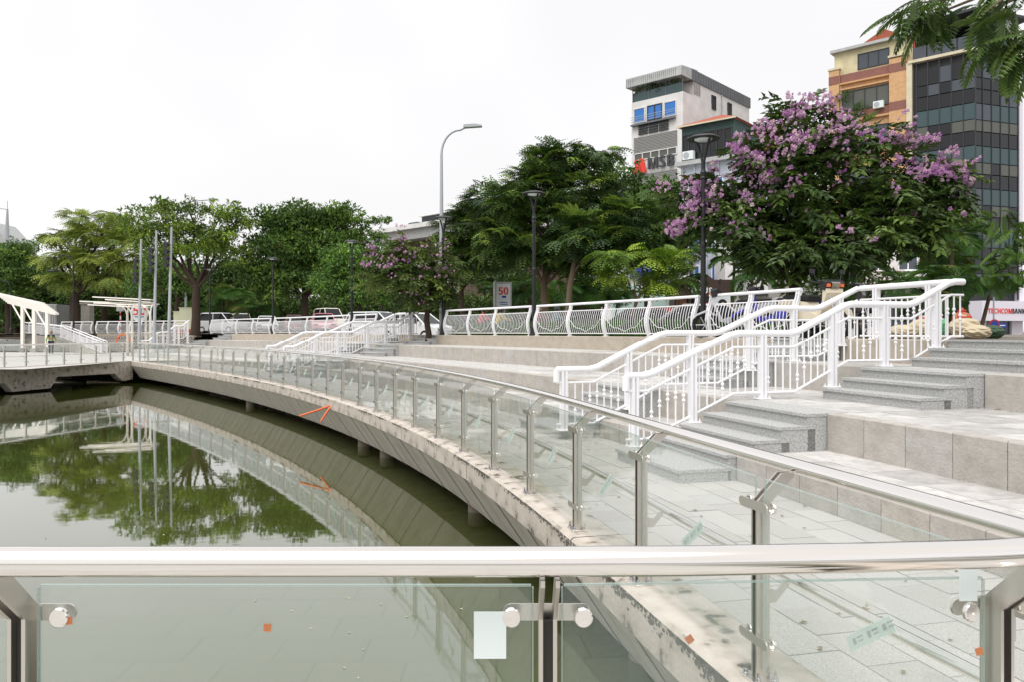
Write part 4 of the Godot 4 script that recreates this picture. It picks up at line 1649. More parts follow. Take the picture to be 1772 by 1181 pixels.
func build_trees() -> void:
	var g_dark := Color(0.012, 0.030, 0.010)
	var g_mid := Color(0.030, 0.066, 0.016)
	var g_light := Color(0.062, 0.120, 0.024)
	var g_bright := Color(0.13, 0.22, 0.035)
	# big crape myrtle
	tree({"name": "flowering_tree", "label": "big round tree with pink flower heads behind the big stair railings", "seed": 5, "inset": 0.05, "x": 1378.0, "z": 18.2, "fork": 470.0, "trunk": 0.15, "shape": "broad", "size": 1.0, "per": 10.0, "clump": 2.1, "spread": 0.42, "flat": 0.8, "depth": 0.85,
		"dark": Color(0.038, 0.076, 0.020), "light": Color(0.161, 0.253, 0.046), "tips": Color(0.16, 0.10, 0.02), "tip_share": 0.012,
		"lobes": [[1395, 213, 50, 34], [1336, 268, 60, 42], [1463, 255, 78, 43], [1553, 302, 78, 52], [1264, 332, 58, 46], [1636, 318, 40, 41], [1400, 311, 119, 72], [1286, 385, 96, 49], [1517, 381, 110, 55], [1400, 418, 128, 46], [1200, 357, 38, 34], [1602, 367, 57, 43], [1463, 424, 80, 30], [1330, 430, 70, 30]],
		"bloom_depth": 2.2, "bloom_size": 0.37, "blooms": [[1390, 180, 48, 30, 34], [1300, 250, 75, 40, 60], [1270, 310, 75, 45, 52], [1185, 345, 48, 36, 60], [1160, 380, 24, 30, 14], [1400, 270, 150, 60, 40], [1480, 240, 80, 35, 40], [1590, 270, 70, 38, 60], [1650, 305, 28, 34, 24], [1450, 360, 180, 60, 14], [1235, 395, 70, 40, 12], [1540, 400, 120, 50, 4], [1370, 230, 40, 30, 16]]})
	# small crape myrtle
	tree({"name": "flowering_tree", "label": "small tree dotted with pink flowers beside the grey street light", "seed": 8, "inset": 0.1, "x": 740.0, "z": 30.0, "fork": 535.0, "trunk": 0.12, "shape": "broad", "size": 0.95, "per": 9.0, "clump": 1.9, "spread": 0.42, "flat": 0.8,
		"dark": Color(0.043, 0.078, 0.018), "light": Color(0.195, 0.256, 0.047),
		"lobes": [[710, 430, 35, 22], [670, 455, 40, 28], [750, 450, 42, 30], [720, 480, 65, 36], [775, 485, 30, 34], [660, 490, 30, 25], [730, 515, 45, 20]],
		"bloom_depth": 1.0, "bloom_size": 0.34, "blooms": [[660, 440, 35, 25, 16], [710, 425, 40, 18, 14], [760, 450, 35, 30, 9], [690, 480, 50, 35, 8], [780, 480, 25, 35, 6], [640, 455, 12, 16, 6], [715, 520, 30, 15, 4]]})
	# feathery dark trees
	tree({"name": "feathery_tree", "label": "tall dark feathery tree rising behind the park lamp", "seed": 11, "inset": 0.12, "x": 947.0, "z": 33.0, "fork": 480.0, "lean": -6.0, "trunk": 0.17, "shape": "feather", "size": 1.25, "per": 7.0, "clump": 2.2, "spread": 0.55, "flat": 0.35, "lift": 0.1, "bark": M.bark_pale,
		"dark": Color(0.027, 0.063, 0.020), "light": Color(0.130, 0.228, 0.039), "tips": Color(0.26, 0.38, 0.07), "tip_share": 0.3,  # bright tips paint top light onto the sprays
		"lobes": [[960, 275, 52, 32], [1030, 262, 30, 24], [925, 320, 62, 40], [1010, 330, 60, 45], [875, 350, 50, 35], [950, 390, 85, 50], [1050, 380, 60, 50], [890, 420, 60, 45], [1000, 440, 75, 40], [850, 400, 30, 25]]})
	tree({"name": "feathery_tree", "label": "dark feathery tree with leaning pale trunk before the palms", "seed": 14, "inset": 0.12, "x": 972.0, "z": 31.0, "fork": 455.0, "lean": 22.0, "trunk": 0.13, "shape": "feather", "size": 1.2, "per": 7.0, "clump": 2.0, "spread": 0.5, "flat": 0.35, "lift": 0.1, "bark": M.bark_pale,
		"dark": Color(0.027, 0.063, 0.020), "light": Color(0.130, 0.228, 0.039), "tips": Color(0.26, 0.38, 0.07), "tip_share": 0.25,  # same painted highlight in the tip colour
		"lobes": [[1060, 420, 60, 35], [1010, 400, 50, 40], [1090, 380, 55, 40], [1130, 420, 45, 35]]})
	tree({"name": "leafy_tree", "label": "rounded green tree in front of the white bank tower", "seed": 17, "inset": 0.2, "x": 1120.0, "z": 40.0, "fork": 480.0, "trunk": 0.16, "shape": "small", "size": 1.3, "per": 8.0, "clump": 2.2, "spread": 0.55, "flat": 0.6,
		"dark": Color(0.042, 0.090, 0.020), "light": Color(0.182, 0.325, 0.054),
		"lobes": [[1080, 318, 42, 26], [1140, 338, 42, 26], [1110, 378, 70, 42], [1165, 390, 46, 44], [1100, 430, 80, 40]]})
	tree({"name": "bright_tree", "label": "young bright green feathery tree over the grass behind the fence", "seed": 19, "inset": 0.2, "x": 1096.0, "z": 26.0, "fork": 520.0, "lean": 4.0, "trunk": 0.06, "shape": "feather", "size": 1.05, "per": 7.0, "clump": 2.0, "spread": 0.4, "flat": 0.3, "lift": 0.15, "through": 0.6, "bark": M.bark_pale,
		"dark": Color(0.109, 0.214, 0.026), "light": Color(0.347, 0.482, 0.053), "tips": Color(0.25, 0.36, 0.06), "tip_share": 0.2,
		"lobes": [[1070, 440, 38, 16], [1120, 445, 45, 18], [1165, 448, 35, 14], [1095, 475, 60, 18], [1150, 490, 35, 14]]})
	tree({"name": "feathery_tree", "label": "dark feathery tree by the white office with red tinted tips", "seed": 23, "inset": 0.1, "x": 806.0, "z": 38.0, "fork": 500.0, "lean": -8.0, "trunk": 0.16, "shape": "feather", "size": 1.2, "per": 7.0, "clump": 2.2, "spread": 0.5, "flat": 0.4,
		"dark": Color(0.036, 0.077, 0.020), "light": Color(0.153, 0.250, 0.041), "tips": Color(0.42, 0.06, 0.015), "tip_share": 0.006,
		"lobes": [[838, 350, 30, 24], [820, 395, 42, 38], [860, 430, 45, 40], [800, 440, 32, 40], [780, 400, 22, 22]]})
	# trees along the street, farther off
	tree({"name": "leafy_tree", "label": "dense dark green tree behind the pink car", "seed": 31, "x": 528.0, "z": 58.0, "fork": 510.0, "trunk": 0.3, "shape": "small", "size": 1.9, "per": 8.0, "clump": 2.4, "spread": 0.55, "flat": 0.6,
		"dark": Color(0.053, 0.112, 0.029), "light": Color(0.238, 0.389, 0.063), "tips": Color(0.28, 0.24, 0.03), "tip_share": 0.006,
		"lobes": [[480, 385, 40, 30], [535, 372, 48, 22], [590, 385, 38, 26], [505, 425, 68, 40], [570, 430, 62, 40], [450, 450, 28, 45], [610, 430, 28, 35], [540, 470, 70, 30], [480, 490, 45, 30]]})
	tree({"name": "leafy_tree", "label": "smaller mid green tree between the lamp and the small flowering tree", "seed": 37, "x": 624.0, "z": 50.0, "fork": 525.0, "trunk": 0.14, "shape": "small", "size": 1.5, "per": 8.0, "clump": 2.2, "spread": 0.5, "flat": 0.55,
		"dark": Color(0.070, 0.148, 0.034), "light": Color(0.277, 0.483, 0.083),
		"lobes": [[590, 450, 40, 28], [630, 440, 35, 30], [575, 490, 38, 25], [625, 495, 45, 28], [660, 500, 30, 30], [650, 470, 30, 30]]})
	tree({"name": "slender_tree", "label": "slender tree top standing alone before the long office building", "seed": 39, "x": 662.0, "z": 62.0, "fork": 470.0, "trunk": 0.1, "shape": "small", "size": 1.2, "per": 7.0, "clump": 1.6, "spread": 0.4, "flat": 0.3,
		"dark": Color(0.076, 0.147, 0.032), "light": Color(0.246, 0.404, 0.074),
		"lobes": [[660, 384, 12, 10], [655, 405, 18, 10], [664, 425, 20, 12], [658, 450, 24, 14]]})
	tree({"name": "spreading_tree", "label": "flat topped spreading tree with thick dark trunk by the cabinets", "seed": 41, "x": 338.0, "z": 56.0, "fork": 490.0, "lean": 3.0, "trunk": 0.3, "shape": "small", "size": 1.6, "per": 8.0, "clump": 1.35, "spread": 0.55, "flat": 0.35,
		"dark": Color(0.073, 0.132, 0.021), "light": Color(0.332, 0.475, 0.059), "tips": Color(0.13, 0.23, 0.04), "tip_share": 0.05,
		"lobes": [[275, 366, 34, 16], [325, 358, 38, 14], [385, 366, 34, 16], [250, 400, 36, 16], [310, 395, 50, 20], [380, 405, 45, 20], [410, 380, 18, 12], [340, 430, 60, 20], [280, 430, 38, 16], [400, 440, 35, 20], [230, 380, 20, 12]]})
	tree({"name": "spreading_tree", "label": "pale green airy tree with wide dark limbs behind the gooseneck lamp", "seed": 43, "x": 130.0, "z": 66.0, "fork": 505.0, "trunk": 0.42, "shape": "feather", "size": 1.9, "per": 6.5, "clump": 1.2, "spread": 0.55, "flat": 0.35, "lift": 0.1, "through": 0.5,
		"dark": Color(0.154, 0.228, 0.047), "light": Color(0.515, 0.582, 0.117),
		"lobes": [[140, 378, 30, 14], [190, 375, 36, 16], [105, 405, 28, 18], [160, 405, 50, 22], [215, 410, 38, 22], [95, 440, 32, 22], [150, 445, 55, 24], [220, 450, 40, 24], [110, 480, 40, 20], [185, 480, 45, 20], [240, 430, 24, 30]]})
	tree({"name": "leafy_tree", "label": "second trunk of pale green street tree behind the masts", "seed": 45, "x": 181.0, "z": 70.0, "fork": 470.0, "trunk": 0.24, "shape": "feather", "size": 1.8, "per": 6.0, "clump": 1.6, "spread": 0.55, "flat": 0.4, "through": 0.5,
		"dark": Color(0.123, 0.190, 0.037), "light": Color(0.419, 0.489, 0.098),
		"lobes": [[200, 400, 35, 25], [235, 470, 30, 25], [180, 440, 30, 25], [255, 490, 30, 25]]})
	tree({"name": "feathery_tree", "label": "dark tree with a few red flowers above the cream pergola", "seed": 47, "x": 15.0, "z": 70.0, "fork": 510.0, "trunk": 0.25, "shape": "small", "size": 1.8, "per": 8.0, "clump": 2.1, "spread": 0.5, "flat": 0.5,
		"dark": Color(0.060, 0.124, 0.032), "light": Color(0.221, 0.362, 0.068), "tips": Color(0.5, 0.08, 0.02), "tip_share": 0.008,
		"lobes": [[10, 435, 35, 18], [50, 425, 24, 15], [30, 465, 50, 28], [70, 470, 30, 30], [15, 500, 40, 25], [-30, 460, 40, 40]]})
	tree({"name": "leaning_tree", "label": "tree with a leaning forked trunk behind the tall masts", "seed": 49, "x": 298.0, "z": 62.0, "fork": 505.0, "lean": 14.0, "trunk": 0.2, "shape": "small", "size": 1.7, "per": 8.0, "clump": 1.8, "spread": 0.55, "flat": 0.5,
		"dark": Color(0.069, 0.143, 0.032), "light": Color(0.246, 0.404, 0.074),
		"lobes": [[270, 460, 35, 22], [310, 470, 35, 22], [255, 500, 30, 20], [330, 490, 35, 25]]})
	# wall of trees behind everything
	var back := [[30, 96, 500, 60], [95, 100, 505, 55], [160, 98, 500, 60], [225, 102, 495, 62], [290, 100, 495, 60], [355, 104, 490, 62], [420, 100, 480, 62], [480, 106, 490, 60], [590, 104, 500, 55], [650, 98, 505, 58], [700, 104, 500, 50], [745, 96, 520, 40]]
	for i in back.size():
		var b: Array = back[i]
		var w := 46.0
		tree({"name": "background_tree", "label": "dark tree in the row behind the street", "group": "dark trees behind the street", "seed": 60 + i, "x": float(b[0]), "z": float(b[1]) * 0.82, "fork": 548.0, "trunk": 0.22, "shape": "small", "size": 2.6, "per": 6.0, "clump": 1.6, "spread": 0.55, "flat": 0.6,
			"dark": Color(0.045, 0.089, 0.024), "light": Color(0.120, 0.201, 0.042),
			"lobes": [[b[0], b[2] - 10, w, b[3] * 0.55], [b[0] - 20, b[2] + 30, w * 0.9, b[3] * 0.5], [b[0] + 22, b[2] + 38, w * 0.9, b[3] * 0.45]]})
	for q in [[890, 52, 500, 40, 60], [1010, 56, 510, 50, 45], [860, 60, 470, 40, 50], [1240, 50, 520, 30, 30], [1480, 34, 480, 60, 40], [1420, 36, 500, 40, 40]]:
		tree({"name": "background_tree", "label": "low tree filling the gaps under the tall crowns", "group": "low trees under the tall crowns", "seed": 90 + int(q[0]), "x": float(q[0]), "z": float(q[1]), "fork": float(q[2]) + 50.0, "trunk": 0.12, "shape": "small", "size": 1.5, "per": 7.0, "clump": 1.6, "spread": 0.5, "flat": 0.6,
			"dark": Color(0.034, 0.066, 0.018), "light": Color(0.105, 0.170, 0.040),
			"lobes": [[q[0], q[2], q[3], q[4] * 0.6], [q[0] - 15, q[2] + 20, q[3] * 0.7, q[4] * 0.4]]})
	# palms
	palm("palm clump behind the white parked sedans", 410.0, 70.0, 505.0, 2.6, 3, 3, 10)
	palm("palm with arching fronds left of the dense dark tree", 440.0, 66.0, 520.0, 2.4, 4, 3, 10)
	palm("low palm behind the white off road car", 385.0, 72.0, 515.0, 2.4, 5, 2, 10)
	palm("palm clump beside the white and red sign", 900.0, 42.0, 490.0, 1.9, 6, 3, 9, 1)
	palm("dark palm clump between the leaning trunk and the lamp", 1000.0, 44.0, 480.0, 2.2, 7, 4, 10, 1)
	palm("dark palm clump beside the young bright tree", 1045.0, 46.0, 490.0, 2.2, 8, 3, 10, 1)
	palm("palm behind the black lamp by the brown shop front", 1190.0, 34.0, 440.0, 1.9, 9, 2, 10, 1)
	palm("palm leaning over the brown shop front", 1265.0, 34.0, 455.0, 1.7, 10, 2, 9, 1)
	palm("palm below the big flowering tree crown", 1490.0, 30.0, 455.0, 1.6, 15, 2, 9, 1)
	palm("tall palm with drooping yellowed fronds before the dark glass tower", 1640.0, 27.0, 405.0, 1.9, 11, 1, 13)
	palm("palm with arching fronds before the dark glass tower", 1610.0, 29.0, 440.0, 1.8, 12, 2, 12)
	palm("low palm behind the end of the cross rail", 1575.0, 26.0, 490.0, 1.5, 13, 2, 11, 1)
	palm("low palm over the burlap sacks", 1660.0, 25.0, 480.0, 1.5, 16, 3, 11, 1)
	# branch that hangs into the picture, and the sapling below it
	var r := RandomNumberGenerator.new()
	r.seed = 77
	var foot := Vector3(9.9, L4 - 0.02, -9.4)
	var root := thing("overhanging_tree", "tree beyond the picture whose feathery branches hang before the glass tower roof", "tree", foot)
	var tk := MB.new()
	tk.tube([Vector3(0, -0.1, 0), Vector3(0.05, 1.5, 0), Vector3(-0.15, 3.2, -0.1), Vector3(-0.5, 4.6, -0.2)], [0.2, 0.15, 0.13, 0.1], 10)
	obj("trunk", tk, M.bark_pale, root)
	var br := MB.new()
	var places := []
	var start := Vector3(-0.4, 4.3, -0.2)
	for q in [[1560, 25, 9.2], [1590, 5, 9.0], [1605, 30, 9.1], [1690, 30, 8.8], [1700, 65, 9.0], [1730, 10, 9.4], [1765, 75, 8.6], [1745, 95, 8.7]]:
		var e := P(q[0], q[1], q[2]) - foot
		limb(br, start, e, 0.05, 0.012, 0.35, r)
		for i in 9:
			var t := 1.0 - 0.3 * r.randf() * r.randf()
			var p := start.lerp(e, t) + Vector3.UP * 0.35 * sin(t * PI) + rnd_dir(r) * 0.12
			var d := ((e - start).normalized() * 0.7 + rnd_dir(r) * 0.8 + Vector3.DOWN * 0.45).normalized()
			var x := (Vector3.UP + rnd_dir(r) * 0.3).cross(d).normalized()
			places.append([Transform3D(Basis(x, d.cross(x), d).scaled(Vector3.ONE * r.randf_range(0.7, 1.1)), p), Color(0.03, 0.07, 0.016).lerp(Color(0.12, 0.2, 0.035), r.randf())])
	obj("branches", br, M.bark_pale, root)
	scatter("crown", "fine", 2, places, root, leaf_mat(0.6), r)
	var foot2 := Vector3(14.5, L4 - 0.02, -20.5)
	var sap := thing("sapling", "young feathery sapling before the lower windows of the glass tower", "tree", foot2)
	var sk := MB.new()
	sk.tube([Vector3(0, -0.1, 0), Vector3(-0.1, 1.6, 0), Vector3(-0.3, 3.0, 0)], [0.06, 0.045, 0.03], 8)
	obj("trunk", sk, M.bark_pale, sap)
	places = []
	var sb := MB.new()
	for q in [[1745, 380], [1760, 420], [1735, 440], [1770, 400], [1725, 470], [1760, 455]]:
		var e := P(q[0], q[1], 20.0) - foot2
		limb(sb, Vector3(-0.2, 1.6 + 0.5 * r.randf(), 0), e, 0.02, 0.008, 0.15, r)
		for i in 14:
			var p := e + rnd_dir(r) * Vector3(0.4, 0.18, 0.4)
			var d := (rnd_dir(r) + Vector3.DOWN * 0.25).normalized()
			var x := (Vector3.UP + rnd_dir(r) * 0.3).cross(d).normalized()
			places.append([Transform3D(Basis(x, d.cross(x), d).scaled(Vector3.ONE * r.randf_range(0.8, 1.2)), p), Color(0.05, 0.12, 0.02).lerp(Color(0.16, 0.28, 0.05), r.randf())])
	obj("branches", sb, M.bark_pale, sap)
	scatter("crown", "fine", 2, places, sap, leaf_mat(0.6), r)

# clipped hedge along the far side of the street
func hedge(label: String, a: Vector3, b: Vector3, h: float, deep: float, n: int, seed_: int, sc: float) -> void:
	var r := RandomNumberGenerator.new()
	r.seed = seed_
	var root := thing("hedge", label, "hedge", a)
	var u := (b - a).normalized()
	var l := a.distance_to(b)
	var side := Vector3(-u.z, 0, u.x)
	var core := MB.new()
	core.box(frame_of((b - a) * 0.5 + Vector3.UP * h * 0.42, u), Vector3(l, h * 0.84, deep * 0.7))  # solid box added inside the hedge to block light
	obj("light_block", core, M.bark, root)
	var places := []
	for i in n:
		var p := u * r.randf() * l + Vector3.UP * h * (0.05 + 0.95 * sqrt(r.randf())) + side * deep * 0.5 * r.randf_range(-1, 1)
		var d := rnd_dir(r)
		var x := Vector3.UP.cross(d)
		if x.length() < 0.05:
			continue
		x = x.normalized()
		places.append([Transform3D(Basis(x, d.cross(x), d).scaled(Vector3.ONE * sc * r.randf_range(0.8, 1.3)), p), Color(0.04, 0.075, 0.02).lerp(Color(0.11, 0.18, 0.04), r.randf())])
	scatter("foliage", "small", 3, places, root, leaf_mat(0.35), r)

func build_grass() -> void:
	hedge("tall hedge behind the street between the palms and the pale shop", at_floor(860, 60.0, 0.95), at_floor(1075, 57.0, 0.95), 3.2, 1.6, 1500, 3, 1.5)
	hedge("long hedge behind the parked cars", at_floor(330, 90.0, 0.95), at_floor(860, 72.0, 0.95), 3.6, 2.0, 2600, 4, 2.0)
	hedge("long hedge behind the far fence and the shelter", at_floor(-60, 92.0, 0.95), at_floor(340, 88.0, 0.95), 4.2, 2.0, 2400, 5, 2.2)
	# ground cover behind the fence
	var r := RandomNumberGenerator.new()
	r.seed = 99
	var blade := MB.new()
	for i in 14:
		var a := Vector3(r.randf_range(-0.12, 0.12), 0, r.randf_range(-0.12, 0.12))
		var d := Vector3(r.randf_range(-0.6, 0.6), 1.0, r.randf_range(-0.6, 0.6)).normalized()
		leaf(blade, a, d, Vector3(r.randf_range(-1, 1), 0.1, r.randf_range(-1, 1)), r.randf_range(0.2, 0.36), 0.03, 0.1)
	leaf_m["tuft0"] = blade.mesh()
	for area in [[11.9, 26.5, 0.45, 1.9, 2400, "low green ground cover behind the white fence by the riders"], [1.4, 6.6, 1.9, 3.2, 1300, "low green ground cover beyond the top step of the big stairs"]]:
		var places := []
		for i in area[4]:
			var s := r.randf_range(area[0], area[1])
			var d := d4(s) + r.randf_range(area[2], area[3])
			places.append([Transform3D(Basis(Vector3.UP, r.randf() * TAU).scaled(Vector3(1, 1.5, 1) * r.randf_range(0.6, 1.2)), W(s, d, L4 - 0.03)), Color(0.03, 0.085, 0.012).lerp(Color(0.10, 0.21, 0.03), r.randf())])
		var mm := MultiMesh.new()
		mm.transform_format = MultiMesh.TRANSFORM_3D
		mm.use_colors = true
		mm.mesh = leaf_m.tuft0
		mm.instance_count = places.size()
		for i in places.size():
			mm.set_instance_transform(i, places[i][0])
			mm.set_instance_color(i, places[i][1])
		var o := MultiMeshInstance3D.new()
		o.name = numbered("ground_cover", self)
		o.multimesh = mm
		o.material_override = leaf_mat(0.5)
		add_child(o, true)
		tag(o, area[5], "plants", "", "stuff")

# ---------- town ----------
func part_box(called: String, at: Vector3, size: Vector3, m: Material, parent: Node) -> MeshInstance3D:
	var mb := MB.new()
	mb.bx(at, size)
	return obj(called, mb, m, parent)

# box from low to high corner
func span(called: String, x0: float, x1: float, y0: float, y1: float, z0: float, z1: float, m: Material, parent: Node) -> MeshInstance3D:
	return part_box(called, Vector3((x0 + x1) * 0.5, (y0 + y1) * 0.5, (z0 + z1) * 0.5), Vector3(absf(x1 - x0), absf(y1 - y0), absf(z1 - z0)), m, parent)

# window in a wall whose outside is +z: frame bars stand proud, one pane for each bay
func window_at(parent: Node, x0: float, x1: float, y0: float, y1: float, z: float, bays: int, fm: Material, gm: Material, t := Transform3D.IDENTITY, fw := 0.07) -> void:
	var fr := MB.new()
	fr.box(t * Transform3D(Basis.IDENTITY, Vector3((x0 + x1) * 0.5, y1 - fw * 0.5, z + 0.03)), Vector3(x1 - x0, fw, 0.1))
	fr.box(t * Transform3D(Basis.IDENTITY, Vector3((x0 + x1) * 0.5, y0 + fw * 0.5, z + 0.03)), Vector3(x1 - x0, fw, 0.1))
	for i in bays + 1:
		var x := lerpf(x0 + fw * 0.5, x1 - fw * 0.5, float(i) / bays)
		fr.box(t * Transform3D(Basis.IDENTITY, Vector3(x, (y0 + y1) * 0.5, z + 0.028)), Vector3(fw, y1 - y0 - 2.0 * fw - 0.004, 0.09))
	var f := obj("window", fr, fm, parent)
	for i in bays:
		var a := lerpf(x0 + fw * 0.5, x1 - fw * 0.5, float(i) / bays)
		var b := lerpf(x0 + fw * 0.5, x1 - fw * 0.5, float(i + 1) / bays)
		var p := MB.new()
		p.box(t * Transform3D(Basis.IDENTITY, Vector3((a + b) * 0.5, (y0 + y1) * 0.5, z + 0.012)), Vector3(b - a - 0.005, y1 - y0 - fw, 0.02))
		obj("pane", p, gm, f)

func text(called: String, words: String, size: float, depth: float, m: Material, parent: Node, t: Transform3D, bold := true) -> MeshInstance3D:
	var tm := TextMesh.new()
	var f := SystemFont.new()
	f.font_names = PackedStringArray(["Droid Sans"])
	f.font_weight = 700 if bold else 400
	tm.font = f
	tm.text = words
	tm.font_size = 64
	tm.pixel_size = size / 46.0
	tm.depth = depth
	tm.curve_step = 2.0
	return put(called, tm, m, parent, t)

func aircon(parent: Node, at: Vector3, t := 0.0) -> void:
	var fr := Transform3D(Basis(Vector3.UP, t), at)
	var b := MB.new()
	b.cbox(fr, Vector3(0.85, 0.6, 0.32), 0.02)
	var u := obj("air_conditioner", b, M.paper, parent)
	var g := MB.new()
	g.tube([fr * Vector3(-0.12, 0, 0.16), fr * Vector3(-0.12, 0, 0.175)], 0.23, 18)
	obj("fan_grille", g, M.zinc, u)

func build_town() -> void:
	var soft: Texture2D = M.soft
	M.plaster = mat(srgb(234, 233, 232), 0.88, 0, soft, 0.12)
	M.plaster_side = M.plaster
	M.metal_grey = mat(srgb(118, 122, 128), 0.5, 0.3, soft, 0.3)
	M.metal_pale = mat(srgb(188, 190, 190), 0.5, 0.3, soft, 0.3)
	M.louver = mat(srgb(150, 150, 148), 0.6)
	M.dark_frame = mat(srgb(52, 54, 58), 0.5)
	M.blue_glass = mat(srgb(70, 130, 205), 0.05, 0.55)
	M.grey_glass = mat(srgb(84, 90, 98), 0.06, 0.3)
	M.night_glass = mat(srgb(30, 32, 37), 0.08)
	M.teal_glass = mat(srgb(66, 86, 90), 0.25, 0.1)
	M.curtain_glass = mat(srgb(92, 94, 88), 0.3)
	M.brick = mat(srgb(220, 176, 130), 0.9, 0, soft, 0.4)
	M.brick_dark = mat(srgb(150, 104, 94), 0.9, 0, soft, 0.4)
	M.yellow = mat(srgb(224, 214, 176), 0.9, 0, soft, 0.2)
	M.ivory = mat(srgb(226, 216, 188), 0.85, 0, soft, 0.2)
	M.tiles = mat(srgb(168, 92, 70), 0.85, 0, soft, 0.7)
	M.teal_paint = mat(srgb(70, 96, 94), 0.7, 0, soft, 0.3)
	M.blue_wall = mat(srgb(190, 196, 208), 0.85, 0, soft, 0.2)
	M.sign_red = mat(srgb(226, 62, 48), 0.5)
	M.sign_dark = mat(srgb(66, 68, 72), 0.5)
	M.sign_white = mat(srgb(232, 228, 240), 0.5)
	M.shop_brown = mat(srgb(62, 44, 38), 0.7)
	M.sign_blue = mat(srgb(36, 62, 150), 0.5)
	bank_tower()
	tile_house()
	corner_tower()
	long_office()
	shops()
	far_left()

